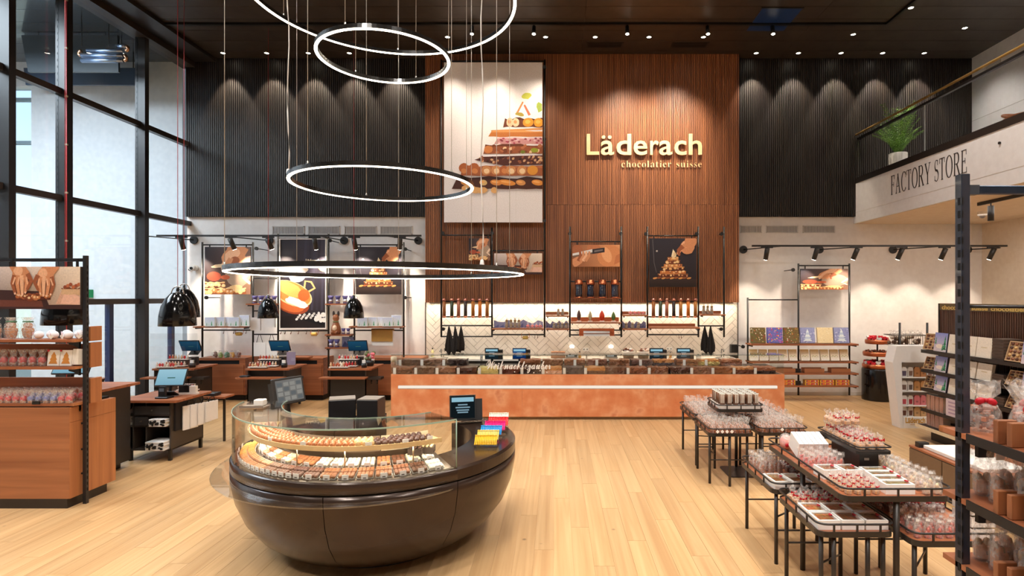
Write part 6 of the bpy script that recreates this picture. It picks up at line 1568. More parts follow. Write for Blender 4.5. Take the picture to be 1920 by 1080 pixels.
# far desks
for k, (x, lb, px) in enumerate(((-8.0, 'farthest left checkout desk', 330), (-6.05, 'middle far checkout desk', 498), (-4.35, 'far checkout desk nearest the copper counter', 652))):
    tl = till(x+.02, 12.3, 1.11, 'dark backed till screen tilted up on the '+lb, .1, .42, [K(18, 48, 70)]*2+[K(30, 76, 104)]*2); tl.rotation_euler = (.55, 0, .1)
    m = MB(K(30, 27, 27)).box(x-.06, x+.1, 12.25, 12.4, .891, 1.07); single(m, 'black_pedestal', satin, 'black till pedestal under the screen on the '+lb, 'pedestal')
    treat_rack(x-.12, 11.98, .891, 'tiered stand of red and white treats on the '+lb, .44, k+5, 2)
    treat_rack(x-.2, 11.78, .891, 'low front tray of small treats on the '+lb, .4, k+15, 1)
    t = thing('card_cup', 'black cup with white cards on the '+lb, 'cup', (x+.28, 11.9, .891))
    build(MB(K(28, 26, 26)).lathe((x+.28, 11.9, .891), [(0, 0), (.06, 0), (.06, .1), (.05, .1), (.05, .02)], 12), 'cup', satin, t); build(MB(PAPER).box(x+.24, x+.31, 11.88, 11.91, .92, 1.05), 'cards', plain, t)
t = thing('leaflet_holder', 'clear leaflet holder with lilac leaflets on the middle far desk', 'holder', (-5.7, 12.1, .891))
build(MB().box(-5.83, -5.62, 12.1, 12.11, .891, 1.22), 'sheet', plexi, t); build(MB(K(176, 164, 196)).box(-5.82, -5.63, 12.112, 12.12, .92, 1.2), 'leaflet', plain, t)
t = thing('flower_pot', 'black pot with pink and white paper flowers on the desk nearest the copper counter', 'pot', (-4.05, 12.2, .891))
build(MB(K(26, 24, 24)).lathe((-4.05, 12.2, .891), [(0, 0), (.08, 0), (.11, .12), (.1, .12), (.07, .02)], 12), 'pot', satin, t)
m = MB(); r = random.Random(9)
for q in range(14): m.col = r.choice([K(226, 120, 130), K(240, 232, 228), K(210, 60, 76), K(120, 130, 90)]); m.ball((-4.05+r.uniform(-.1, .1), 12.2+r.uniform(-.06, .06), 1.03+r.random()*.16), (.04, .04, .035), 6, 4)
build(m, 'blooms', matte, t, 'stuff')
for k, x in enumerate((-6.55, )):
    single(MB(K(40, 40, 44)).box(x-.02, x+.16, 11.62, 11.75, .721, .752, .006), 'card_terminal', satin, 'dark card terminal on the low board of the middle far desk', 'terminal')

# ================================================================ wooden shelf stand in the left foreground
XS, Y0, Y1 = -5.50, 6.34, 7.0
st = thing('shelf_stand', 'tall wooden shelf stand with a honey coloured cabinet base at the left edge', 'shelf unit', (-7, 6.6, 0))
build(MB().box(-8.6, XS-.006, Y0, Y1, .11, 1.14), 'cabinet', honey_x, st)
for (ya, yb_, za, zb_) in ((Y0, 6.56, .11, .97), (Y0, 6.56, .974, 1.14), (6.564, Y1, .11, .97), (6.564, Y1, .974, 1.14)):
    build(MB().box(XS-.005, XS, ya+.001, yb_-.001, za, zb_), 'side_panel', honey_z, st)
build(MB(K(38, 32, 29)).box(-8.5, XS-.03, Y0+.0, Y1-.1, 0, .11), 'plinth', satin, st)
build(MB(K(22, 19, 18)).box(-8.55, XS-.06, Y0+.03, Y1-.03, 1.14, 1.165), 'shadow_gap', matte, st)
YP_ = 6.5; xp = -5.455
pst = build(MB(K(34, 34, 38)).box(xp-.019, xp+.019, YP_-.02, YP_+.02, 0, 2.875), 'slotted_post', blackmetal, st)
m = MB(K(8, 8, 8))
for q in range(40): m.box(xp+.0185, xp+.0197, YP_-.008, YP_+.008, .15+q*.066, .185+q*.066)
build(m, 'slot_row', matte, pst, 'stuff')
for z in (.35, .63, .93): build(MB(K(24, 24, 26)).box(xp-.019, xp-.06, YP_-.012, YP_+.012, z-.01, z+.01), 'peg', blackmetal, st)
build(MB(K(34, 34, 38)).box(-8.6, xp, YP_-.018, YP_+.018, Z(490.5, 6.5), Z(484.5, 6.5)), 'top_bar', blackmetal, st)
build(MB(K(34, 34, 38)).box(-8.62, -8.58, YP_-.02, YP_+.02, 1.16, 2.875), 'slotted_post', blackmetal, st)
def shelf_(zf, y0, y1, back, nm):
    s_ = build(MB().box(-8.55, -5.50, y0, y1, zf-.03, zf), 'shelf', walnut_x, st)
    if back: build(MB().box(-8.55, -5.50, y1+.001, y1+.025, zf-.03, zf+back), 'back_board', walnut_x, st)
    build(MB().box(-5.50, -5.475, y0, y1-.005, zf-.03, zf+.0), 'end_strip', honey_z, st)
    build(MB(K(28, 28, 30)).prismy([(-5.50, zf-.032), (-5.62, zf-.032), (-5.62, zf-.06), (-5.56, zf-.075), (-5.50, zf-.11)], y0+.1, y0+.13), 'bracket', blackmetal, st)
Y_s = 6.36
z1, z2, z3 = Z(637, Y_s), Z(688, Y_s), Z(757, Y_s)
shelf_(z1, Y_s, 6.62, 0, 1); shelf_(z2, Y_s, 6.62, .24, 2); shelf_(z3, Y_s, 6.70, .25, 3)
for z, h in ((z1, .14), (z2, .26), (z3, .26)): build(MB().box(-5.475+.0, -5.45+.02, 6.54, 6.70, z-.03, z+h), 'end_board', honey_z, st)
t = poster('hanging_poster', 'large poster of two hands breaking nut chocolate, hung on the wooden shelf stand', -22, 500, 150.5, 579.5, 6.46, lambda a_: art_hands(a_), None, .05)
for px in (143, 20): build(MB(BLACK).box(X(px, 6.46)-.012, X(px, 6.46)+.012, 6.468, 6.481, Z(501, 6.46), Z(485, 6.46)), 'hanger', blackmetal, t)
# goods on the stand
def ginger():
    t = thing('gingerbread_bag', 'g', 'gingerbread'); m = MB(K(176, 110, 62)); m.ball((0, 0, .07), (.045, .03, .07), 9, 6); m.ball((0, 0, .155), (.034, .026, .034), 8, 5); m.ball((-.036, 0, .1), (.018, .018, .03), 6, 4); m.ball((.036, 0, .1), (.018, .018, .03), 6, 4); build(m, 'figure', choc, t)
    build(MB().lathe((0, 0, 0), [(.05, 0), (.058, .1), (.046, .17), (.026, .2), (.05, .25)], 9), 'wrapper', cello, t)
    build(MB(K(60, 110, 70)).tube([(.03*math.cos(2*PI*k/8), .03*math.sin(2*PI*k/8), .2) for k in range(8)], .007, 5, True), 'ribbon', satin, t); return t
pg = Proto(ginger())
for k, px in enumerate((-6, 10, 26, 42, 57)): pg.put((X(px, 6.45), 6.44+.06*(k % 2), z1+.001), rnd.uniform(-.2, .2), ords[k]+' wrapped gingerbread figure with a green ribbon on the stand top shelf', 'gingerbread figures on the stand')
def snowball():
    t = thing('white_ball', 'b', 'ball'); build(MB(K(240, 236, 240)).ball((0, 0, .054), .050, 16, 10), 'ball', plain, t)
    m = MB(K(240, 236, 230)); m.M = Matrix.Translation((.02, -.062, .034)) @ Matrix.Rotation(.8, 4, 'Y'); m.box(-.022, .022, -.002, .002, -.022, .022); build(m, 'paper_tag', plain, t)
    build(MB(K(220, 176, 190)).tube([(.0, -.055, .09), (.02, -.066, .045)], .003, 4), 'string', satin, t); return t
ps = Proto(snowball())
for k, px in enumerate((76, 90, 104, 118, 131.5, 142.5)): ps.put((X(px, 6.45), 6.43+.07*(k % 2), z1+.001), (k*.9) % 1.2-.6, ords[k]+' white ball with a paper tag on the stand top shelf', 'white balls on the stand', 1.0 if k % 2 else .92)
def santa_bag():
    t = thing('treat_bag', 's', 'bag'); m = MB(K(196, 40, 50)); m.ball((0, 0, .06), (.042, .036, .05), 8, 5); m.col = K(150, 92, 60); m.lathe((0, 0, 0), [(0, 0), (.04, 0), (.036, .04), (0, .04)], 8); build(m, 'sweets', choc, t)
    build(MB().lathe((0, 0, 0), [(.046, 0), (.05, .08), (.028, .12), (.05, .19)], 9), 'wrapper', cello, t); return t
psb = Proto(santa_bag())
for k, px in enumerate((6, 24, 42, 60, 78)): psb.put((X(px, 6.45), 6.46, z2+.001), rnd.random(), ords[k]+' clear bag of red foil sweets on the stand middle shelf', 'red sweet bags on the middle shelf')
def card(px, lbl, big):
    Y = 6.42; x = X(px, Y); t = thing('gingerbread_card', lbl, 'box', (x, Y, z2)); w2 = .068 if big else .0075
    m = MB(K(240, 234, 224)); m.M = Matrix.Translation((x, Y, z2+(.005 if big else .019))) @ Matrix.Rotation(-.12, 4, 'X') @ Matrix.Rotation(0 if big else .0, 4, 'Z'); m.box(-w2, w2, 0, (.03 if big else .10), 0, .18); build(m, 'carton', plain, t)
    if big:
        m = MB(K(206, 140, 70)); m.M = Matrix.Translation((x, Y-.0015, z2)) @ Matrix.Rotation(-.12, 4, 'X')
        m.prismy([(-.05, .03), (.05, .03), (.03, .07), (.04, .075), (.022, .11), (.03, .115), (0, .165), (-.03, .115), (-.022, .11), (-.04, .075), (-.03, .07)], -.0015, 0); build(m, 'print', plain, t)
        m = MB(RED); m.M = Matrix.Translation((x-.045, Y-.004, z2+.18)); m.ball((0, 0, 0), (.016, .008, .012), 6, 4); build(m, 'bow', satin, t)
card(99, 'white card box with a gingerbread tree on the middle shelf of the stand, left one', True); card(122.5, 'white card box with a gingerbread tree on the middle shelf of the stand, right one', True)
for k, px in enumerate((135.6, 138.4, 141.2, 144)): card(px, 'thin white box edge-on on the stand middle shelf, %s from the left' % ords[k], False)
def blue_bag(c):
    t = thing('treat_bag', 's', 'bag'); m = MB(c); m.ball((0, 0, .045), (.036, .034, .04), 8, 5); m.col = K(170, 110, 66); m.lathe((0, 0, 0), [(0, 0), (.034, 0), (.03, .03), (0, .03)], 8); build(m, 'sweets', choc, t)
    build(MB().lathe((0, 0, 0), [(.038, 0), (.041, .06), (.024, .1), (.041, .15)], 8), 'wrapper', cello, t); return t
pr_, pbl = Proto(blue_bag(K(200, 40, 50))), Proto(blue_bag(K(110, 116, 170)))
for rowk, yy in enumerate((6.40, 6.50, 6.60)):
    for k in range(12):
        px = 2+k*14.2+rowk*4; x = X(px, yy)
        if x > -5.56: continue
        blue = (4 <= k <= 7)
        (pbl if blue else pr_).put((x, yy, z3+.001), rnd.random(), '%s sweet bag in the stand lowest tray, %s row, %s from left' % ('bluish' if blue else 'red foil', ords[rowk], ords[k]), '%s sweet bags in the lowest tray' % ('bluish' if blue else 'red'))
single(MB(K(26, 25, 26)).box(X(62, 6.36), X(76, 6.36), 6.345, 6.358, z3-.005, z3+.03), 'price_holder', satin, 'small black price holder on the lowest tray edge of the stand', 'price holder')
t = till(X(112, 7.3), 7.45, Z(722, 7.4)+.035, 'blue lit till screen seen through the wooden shelf stand', .1, .46)
t = thing('checkout_desk', 'checkout desk half hidden behind the wooden shelf stand', 'desk', (-6.9, 7.6, 0))
build(MB().box(-7.6, -5.9, 7.12, 7.95, 1.155, 1.19), 'top', walnut_x, t); build(MB(DARK).box(-7.5, -6.0, 7.2, 7.9, .1, 1.155), 'body', satin, t); build(MB(BLACK).box(-7.4, -6.1, 7.25, 7.85, 0, .1), 'plinth', satin, t)
treat_rack(X(137, 7.5)+.1, 7.22, 1.191, 'small red and white treats beside the till behind the wooden stand', .3, 31, 1)
# ================================================================ shelf unit on the right white wall
Y = 13.1
rack('tube_shelf', 'black tube shelf unit with wooden shelves on the right white wall', Y,
     [(1402, 558, 741), (1497, 494, 741), (1592.5, 494, 741)], [(1402, 1497, 562), (1497, 1592.5, 498)], [(1487, 506), (1393, 650)],
     [(1401, 1598, 643, 3, .4, walnut_x), (1401, 1598, 676, 2.5, .4, walnut_x), (1401, 1598, 697, 2.5, .4, walnut_x), (1401, 1598, 720, 2.5, .4, walnut_x)])
poster('hanging_poster', 'small wide poster of nut chocolate and a blurred hand on the right white wall', 1501, 504, 1590, 543, 13.04, art_blur, 498)
def lean_box(w_, h, d_, c, art, side=None, tilt=-.16):
    t = thing('gift_box', 'b', 'box'); R = Matrix.Rotation(tilt, 4, 'X')
    R = Matrix.Translation((0, 0, d_*math.sin(abs(tilt))+.001)) @ R; m = MB(c); m.M = R; m.box(-w_/2, w_/2, 0, d_, 0, h); build(m, 'carton', plain, t)
    a = Art(-w_/2+.003, w_/2-.003, .003, h-.003, 0); art(a); a.m.v = [tuple(R @ Vector(p)) for p in a.m.v]; a.done(t); return t
def confetti(bg, pal, n, sd, tree=None):
    def f(a):
        r = random.Random(sd); a.grad(0, 0, 1, 1, *([bg]*4))
        for i in range(n): a.blob(r.random(), r.random(), r.uniform(.02, .045), None, r.choice(pal), 0, 7, .2)
        if tree:
            for q in range(5): a.poly([(.5-.34*(1-q*.17), .12+q*.14), (.5+.34*(1-q*.17), .12+q*.14), (.5, .36+q*.14)], tree[q % 2])
    return f
xm = [K(210, 170, 80), K(180, 40, 50), K(80, 120, 70), K(236, 226, 200), K(120, 80, 40)]
cal = [('dark gold and green patterned', K(110, 92, 50), confetti(K(112, 96, 56), xm, 90, 1)), ('bright blue and red patterned', K(60, 70, 150), confetti(K(110, 110, 180), [K(220, 60, 90), K(60, 100, 200), K(240, 200, 90), K(200, 120, 200)], 90, 2)),
       ('dark gold patterned', K(100, 84, 48), confetti(K(120, 100, 60), xm, 90, 3)), ('lilac and white fir tree', K(110, 112, 150), confetti(K(150, 156, 200), [K(220, 226, 240), K(120, 130, 180)], 40, 4, [K(226, 236, 240), K(190, 206, 226)])),
       ('cream', K(226, 206, 160), confetti(K(230, 212, 168), [K(240, 226, 196), K(214, 190, 140)], 20, 5)), ('lilac and white fir tree', K(110, 112, 150), confetti(K(150, 156, 200), [K(220, 226, 240), K(120, 130, 180)], 40, 6, [K(226, 236, 240), K(190, 206, 226)]))]
for k, ((nm, c, ar), (p0, p1)) in enumerate(zip(cal, ((1407, 1434), (1438, 1466), (1469, 1496), (1500, 1526), (1532, 1560), (1563, 1590)))):
    w_ = X(p1, 12.95)-X(p0, 12.95); t = lean_box(w_, .36, .06, c, ar)
    t.location = (X((p0+p1)/2, 12.95), 12.9, Z(643, Y)+.003+.0); t.rotation_euler = (0, 0, -.12)
    t['label'] = '%s calendar box on the top wall shelf%s' % (nm, {0: '', 1: '', 2: ' before the post', 3: ' beside the post', 4: '', 5: ', rightmost'}[k])
def cream_lean(a): a.grad(0, 0, 1, 1, K(244, 240, 228), K(244, 240, 228), K(216, 178, 112), K(216, 178, 112)); a.poly([(.1, .3), (.3, .42), (.5, .3), (.72, .45), (.9, .3), (.9, .36), (.7, .5), (.5, .36), (.3, .48), (.1, .36)], K(180, 176, 110))
pw = Proto(lean_box(.185, .27, .05, K(232, 214, 176), cream_lean, tilt=-.38))
for k in range(10):
    px = 1412+k*18.4+(4 if k > 4 else 0); pw.put((X(px, 12.95), 12.88, Z(676, Y)+.003), -.1, ords[k]+' gold and white carton from the left on the second wall shelf', 'gold and white cartons on the second wall shelf')
for p0, p1, lb in ((1405, 1489, 'left of the middle post'), (1506, 1543, 'right of the middle post'), (1556, 1592, 'at the right end')):
    t = thing('wooden_crate', 'low wooden tray on the third wall shelf, '+lb, 'tray', (X(p0, 12.95), 12.9, Z(697, Y)))
    build(MB().box(X(p0, 12.95), X(p1, 12.95), 12.88, 12.9, Z(697, Y)+.003, Z(689, Y)), 'front_board', honey_x, t); build(MB().box(X(p0, 12.95), X(p1, 12.95), 12.9, 13.04, Z(697, Y)+.003, Z(697, Y)+.02), 'base', honey_x, t)
    build(MB().box(X(p0, 12.95), X(p1, 12.95), 13.04, 13.055, Z(697, Y)+.003, Z(688, Y)), 'rear_board', honey_x, t)
def stripe_box():
    t = thing('striped_box', 's', 'box'); build(MB(K(214, 150, 70)).box(-.16, .16, 0, .12, 0, .062), 'carton', plain, t)
    m = MB(); r = random.Random(4)
    for i in range(14): m.col = r.choice([K(200, 50, 90), K(240, 200, 60), K(120, 60, 120), K(236, 120, 60), K(240, 230, 210)]); m.box(-.155+i*.0222, -.137+i*.0222, -.002, -.0005, .006+.01*(i % 3), .05)
    build(m, 'print', plain, t); return t
psb2 = Proto(stripe_box())
for k, px in enumerate((1418, 1447, 1476, 1520, 1548, 1577)):
    for q in range(2): psb2.put((X(px, 12.95), 12.88, Z(720, Y)+.003+q*.064), 0, '%s flat orange printed box, %s pair from the left, lowest wall shelf' % (('lower', 'upper')[q], ords[k]), 'printed boxes on the lowest wall shelf')
for p, lb in ((1498, 'third'), (1498, 'lowest')):
    z = Z(697 if lb == 'third' else 720, Y); single(MB(BLACK).box(X(1493, 12.9), X(1503, 12.9), 12.94, 13.02, z+.003, z+.09), 'shelf_sign', satin, 'small black sign block on the %s wall shelf at the middle post' % lb, 'sign')

# ================================================================ tiered stand on a black drum
x, y = X(1645, 13.05), 13.05
t = thing('tiered_stand', 'black drum with a three tiered copper dish stand on top', 'stand', (x, y, 0))
build(MB(K(16, 14, 14)).lathe((x, y, 0), [(.0, 0), (.325, 0), (.33, .03), (.33, .70), (.32, .73), (0, .73)], 32), 'drum', gloss, t)
for r_, z, nm in ((.32, .735, 'dish'), (.305, 1.02, 'dish'), (.26, 1.30, 'dish')): build(MB(COPPER).lathe((x, y, z), [(0, 0), (r_*.96, 0), (r_, .06), (r_*.97, .1), (r_*.94, .1), (r_*.95, .03), (0, .02)], 28), nm, metal, t)
build(MB(K(40, 34, 30)).tube([(x, y, .75), (x, y, 1.32)], .02, 8), 'pole', blackmetal, t)
def heart(c):
    m = MB(c)
    m.prismy([(0, -.045), (.035, -.005), (.045, .02), (.03, .04), (.01, .035), (0, .022), (-.01, .035), (-.03, .04), (-.045, .02), (-.035, -.005)], -.018, .018); return build(m, 'foil_heart', satin)
ph = [(Proto(tag(heart(K(206, 20, 40)), 'h', 'chocolate')), 'red'), (Proto(tag(heart(K(238, 230, 226)), 'h', 'chocolate')), 'white')]
for r_, z, n, tr in ((.26, .80, 17, 'lowest'), (.2, 1.365, 12, 'top'), (.09, 1.375, 4, 'top')):
    for i in range(n):
        a = 2*PI*i/n+.2; hn = ordinal(i+1); pr0, nm = ph[1 if i % 3 == 2 else 0]
        o = pr0.put((x+r_*math.cos(a), y+r_*math.sin(a), z+.05+.02*(i % 2)), a+PI/2, '%s %s foil heart round the %s%s dish of the copper stand' % (hn, nm, tr, '' if n > 4 else ' inner'), '%s hearts in the %s dish' % (nm, tr), 1.15)
m = MB(K(140, 70, 48)); r = random.Random(3)
for q in range(70): a = r.uniform(0, 2*PI); rr = r.uniform(.07, .235); m.ball((x+rr*math.cos(a), y+rr*math.sin(a), 1.095+r.random()*.045), (.028, .024, .02), 6, 4); m.col = r.choice([K(150, 80, 54), K(190, 110, 76), K(120, 64, 44)])
o = build(m, 'nut_heap', choc); tag(o, 'heap of small brown nuts in the middle copper dish', 'nuts'); o['kind'] = 'stuff'

# ================================================================ basket stand behind the white display
t = thing('wire_basket', 'dark wire basket of clear bags between two thin black posts by the right wall', 'basket', (X(1712, 11.9), 11.9, 0)); Yb = 11.9
for px in (1687, 1738.5): build(MB(BLACK).tube([(X(px, Yb), Yb, 0), (X(px, Yb), Yb, Z(605, Yb))], .022, 8), 'post', blackmetal, t)
x0, x1 = X(1678, Yb), X(1740, Yb); zb_, zt_ = Z(648, Yb), Z(629, Yb)
m = MB(K(90, 84, 78))
for i in range(16): xx = x0+(x1-x0)*i/15; m.box(xx-.004, xx+.004, Yb-.004+.03, Yb+.03, zb_, zt_)
build(m, 'wire_grid', metal, t, 'stuff'); build(MB(K(110, 104, 98)).tube([(x0, Yb+.03, zt_), (x1, Yb+.03, zt_), (x1, Yb+.4, zt_), (x0, Yb+.4, zt_)], .01, 6, True), 'rim', metal, t)
build(MB(K(110, 104, 98)).box(x0, x1, Yb+.03, Yb+.4, zb_-.01, zb_), 'base', satin, t)
m = MB(K(110, 84, 66)); r = random.Random(5)
for q in range(36): m.ball((r.uniform(x0+.05, x1-.05), r.uniform(Yb+.08, Yb+.34), zb_+.03+r.random()*.15), (.05, .04, .04), 6, 4); m.col = r.choice([K(90, 66, 54), K(130, 100, 80), K(190, 176, 160)])
build(m, 'bag_contents', choc, t, 'stuff')
m = MB()
for q in range(7): m.lathe((x0+.06+q*(x1-x0-.1)/6, Yb+.2, zt_-.04), [(.05, 0), (.06, .06), (.03, .09), (.06, .14)], 7)
build(m, 'clear_bags', cello, t, 'stuff')

# ================================================================ white packet display
t = thing('packet_display', 'white freestanding cardboard display with four shelves of packets', 'display', (6.5, 10.3, 0))
y0, y1 = 10.2, 10.46; wv = K(238, 234, 230)
OL = [(6.18, 0), (6.86, 0), (7.0, 1.2), (6.93, 1.5), (6.11, 1.5), (6.04, 1.2)]
build(MB(wv).prismy(OL, y1-.06, y1), 'rear_panel', plain, t)
build(MB(wv).prismy([(6.18, 0), (6.23, 0), (6.20, 1.17), (6.2, 1.2), (6.04, 1.2)], y0, y1-.06), 'side_panel', plain, t)
build(MB(wv).prismy([(6.81, 0), (6.86, 0), (7.0, 1.2), (6.84, 1.2)], y0, y1-.06), 'side_panel', plain, t)
build(MB(wv).prismy([(6.04, 1.2), (7.0, 1.2), (6.93, 1.5), (6.11, 1.5)], y0, y1-.06), 'header', plain, t)
build(MB(wv).box(6.231, 6.809, y0, y1-.06, 0, .2), 'base', plain, t)
shz = [Z(p, 10.25) for p in (707, 733, 760, 785)]
for z in shz[:3]: build(MB(K(226, 222, 218)).box(6.225, 6.82, y0+.02, y1-.06, z-.018, z), 'shelf', plain, t)
m = MB(K(206, 156, 66)); m.text('Läderach', 6.27, y0-.001, .10, .14, .0006, .004, .36); m.text('chocolatier suisse', 6.36, y0-.001, .06, .03, .0004, 0, .26); build(m, 'lettering', plain, t)
t.location.x += .1
rowc = [[('violet grey', K(100, 90, 110)), ('brown grey', K(140, 110, 96)), ('kraft brown', K(186, 130, 84)), ('kraft brown', K(186, 130, 84)), ('mauve', K(150, 120, 120))],
        [('grey brown', K(130, 106, 96)), ('dark grey', K(110, 96, 92)), ('tan', K(196, 144, 92)), ('tan', K(196, 144, 92)), ('ochre', K(196, 140, 80))],
        [('rose red', K(200, 90, 100)), ('cherry red', K(180, 60, 74)), ('light pink', K(222, 130, 136)), ('light pink', K(222, 130, 136)), ('rose red', K(190, 84, 90))],
        [('dark brown', K(110, 72, 58)), ('dark brown', K(110, 72, 58)), ('sand', K(206, 164, 116)), ('sand', K(206, 164, 116)), ('brown', K(140, 90, 66))]]
shn = ('top', 'second', 'third', 'lowest')
PK = {}
for q, (row, z) in enumerate(zip(rowc, [shz[0], shz[1], shz[2], .2])):
    for k, (nm, c) in enumerate(row):
        if (nm) not in PK:
            tt = thing('snack_packet', 'p', 'packet'); plain_kraft = nm in ('kraft brown', 'tan', 'light pink', 'sand')
            build(MB(c if plain_kraft else wv).prismy([(-.05, 0), (.05, 0), (.052, .14), (.03, .18), (-.03, .18), (-.052, .14)], 0, .04), 'packet', plain, tt)
            if not plain_kraft: build(MB(c).prismy([(-.032, .02), (.032, .02), (.036, .11), (-.036, .11)], -.003, -.0005), 'print', plain, tt)
            else: build(MB(tuple(v*.6 for v in c[:3])+(1,)).prismy([(-.02, .05), (.02, .05), (.02, .08), (-.02, .08)], -.003, -.0005), 'print', plain, tt)
            PK[nm] = Proto(tt)
        PK[nm].put((6.385+k*.118, y0+.06, z+.002), .15 if k % 2 else -.05, '%s snack packet on the %s display shelf, %s from the left' % (nm, shn[q], ords[k]), '%s packets, %s shelf' % (nm, shn[q]))

# ================================================================ dark gift box shelving on the right
gt = thing('gift_shelving', 'dark slatted shelving unit with gold lettering along its top, full of gift boxes', 'shelf unit', (6.75, 8, 0))
GX0, GX1, GY0, GY1 = 6.2, 6.75, 6.4, 9.84
build(MB(K(52, 36, 28)).box(GX1+.02, GX1+.1, GY0, GY1, .08, 2.28), 'spine', satin, gt)
m = MB()
for i in range(80): yy = GY0+(i+.5)*(GY1-GY0)/80; m.box(GX1, GX1+.021, yy-.015, yy+.015, .3, 2.16)
build(m, 'slat_field', woodmat('dark_walnut_slat', K(70, 42, 30), K(98, 60, 44), 2), gt, 'stuff')
build(MB(K(104, 84, 52)).box(GX1-.004, GX1+.019, GY0, GY1, 2.165, 2.28), 'top_strip', satin, gt)
M = Matrix.Translation((GX1-.008, GY1-.04, 2.18)) @ Matrix.Rotation(-PI/2, 4, 'Z')
m = MB(K(226, 190, 112))
for k in range(3): m.text('chocolatier suisse', .02+k*1.1, 0, .0, .1, .001, .003, 1.04, 0, M)
build(m, 'gold_lettering', plain, gt)
build(MB(BLACK).box(GX1-.01, GX1+.1, GY1, GY1+.03, 0, 2.28), 'end_post', blackmetal, gt)
SZ = [Z(656, 9.5), Z(692, 9.5), Z(727, 9.5), Z(765, 9.5), Z(794, 9.5)]
for q, z in enumerate(SZ):
    s_ = build(MB(K(24, 22, 21)).box(GX0+(.0 if q < 4 else -.1), GX1, GY0, 9.5, z-.04, z), 'shelf', satin, gt)
    build(MB(K(36, 33, 32) if q < 4 else K(226, 206, 170)).box(GX0-.006-(.0 if q < 4 else .1), GX0-.001-(0 if q < 4 else .1), GY0, 9.5, z-.045, z+.01), 'price_rail', satin, s_)
build(MB(K(30, 27, 25)).box(GX0+.1, GX1, GY0+.1, 9.4, 0, .2), 'plinth', satin, gt)
RZ = -PI/2
def tree_art(a):
    a.grad(0, 0, 1, 1, K(214, 196, 196), K(214, 206, 206), K(130, 140, 200), K(136, 146, 204)); a.blob(.45, .28, .3, .12, K(236, 220, 206))
    for (u, v, k) in ((.84, .12, 1.0), (.12, .4, .5), (.7, .08, .5)):
        for q in range(5): a.poly([(u-.16*k*(1-q*.17), v+q*.13*k), (u+.16*k*(1-q*.17), v+q*.13*k), (u, v+.2*k+q*.14*k)], (K(30, 110, 70), K(60, 150, 100))[q % 2])
pt_ = Proto(lean_box(.3, .31, .05, K(60, 56, 70), tree_art, tilt=-.14))
def blank(a): a.grad(0, 0, 1, 1, *([K(232, 220, 202)]*4)); a.poly([(.3, .48), (.7, .48), (.7, .53), (.3, .53)], K(200, 180, 140))
pc_ = Proto(lean_box(.29, .30, .045, K(222, 208, 188), blank, tilt=-.14))
def praline_box():
    t = thing('praline_box', 'b', 'box'); R = Matrix.Translation((0, 0, .017)) @ Matrix.Rotation(-.3, 4, 'X')
    m = MB(K(196, 160, 120)); m.M = R; m.box(-.16, .16, .02, .05, 0, .3); m.box(-.16, -.145, 0, .02, 0, .3); m.box(.145, .16, 0, .02, 0, .3); m.box(-.145, .145, 0, .02, 0, .015); m.box(-.145, .145, 0, .02, .285, .3); build(m, 'carton', satin, t)
    m = MB(); m.M = R
    for i in range(4):
        for j in range(5): m.col = (K(96, 54, 38), K(214, 170, 110), K(140, 84, 52), K(70, 40, 32))[(i*2+j) % 4]; m.ball((-.11+i*.073, .012, .04+j*.055), (.028, .016, .022), 7, 4)
    build(m, 'pralines', choc, t, 'stuff'); return t
pp = Proto(praline_box())
def stack_box():
    t = thing('box_stack', 'b', 'box'); build(MB(K(84, 68, 58)).box(-.17, .17, 0, .26, 0, .042, .003), 'carton', satin, t)
    m = MB(K(50, 42, 38)); m.box(-.171, .171, -.002, .262, .018, .024); build(m, 'lid_gap', matte, t); return t
sk = Proto(stack_box())
lv = ('top', 'second', 'third', 'fourth')
for q in range(3):
    z = SZ[q]+.002
    pp.put((6.26, 9.36, z), RZ+.25, 'open praline box tilted at the far end of the %s gift shelf' % lv[q], None, .92 if q == 0 else (.92, 1, .7))
    s = 1 if q == 0 else (.95, 1, .82)
    pt_.put((6.22, 9.08, z), RZ, 'blue sky gift box with green firs near the far end of the %s gift shelf' % lv[q], None, s)
    for k, yy in enumerate((8.77, 8.47, 8.17)): pc_.put((6.23, yy, z), RZ, '%s plain cream box from the far end of the %s gift shelf' % (ords[k], lv[q]), 'cream boxes on the %s gift shelf' % lv[q], s)
    for k in range(7 if q == 0 else 3): sk.put((6.24, 7.905, z+k*.044), RZ, '%s flat dark box from below in the %s gift shelf stack' % (ords[k], lv[q]), 'dark boxes on the %s gift shelf' % lv[q], (.6, 1, 1))
    pp.put((6.24, 7.64, z), RZ, 'open praline box tilted at the near end of the %s gift shelf' % lv[q], None, .95 if q == 0 else (.95, 1, .7))
    pt_.put((6.2, 7.32, z), RZ, 'blue sky gift box with green firs at the near end of the %s gift shelf' % lv[q], None, s)
def stripe_bag():
    t = thing('striped_packet', 'b', 'packet'); build(MB(K(226, 200, 180)).box(-.045, .045, 0, .12, 0, .25), 'packet', plain, t)
    m = MB(K(150, 84, 60))
    for i in range(4): m.box(-.04+i*.024, -.028+i*.024, -.002, -.0004, .004, .246)
    build(m, 'print', plain, t); return t
pst_ = Proto(stripe_bag())
for q, (zs, n) in enumerate(((SZ[3], 4), (SZ[4], 4))):
    for k in range(n): pst_.put((6.24, 9.38-k*.105, zs+.002), RZ, '%s brown striped packet from the far end, %s gift shelf' % (ords[k], ('fourth', 'lowest')[q]), 'striped packets on the %s gift shelf' % ('fourth', 'lowest')[q], (1, 1, 1.0 if q == 0 else .82))
t = thing('gift_box', 'pale pink lettered box on the fourth gift shelf behind the near rack', 'box', (6.2, 8.7, SZ[3]))
build(MB(K(214, 196, 200)).box(6.2, 6.45, 8.5, 8.9, SZ[3]+.002, SZ[3]+.28), 'carton', plain, t)
m = MB(K(176, 150, 170))
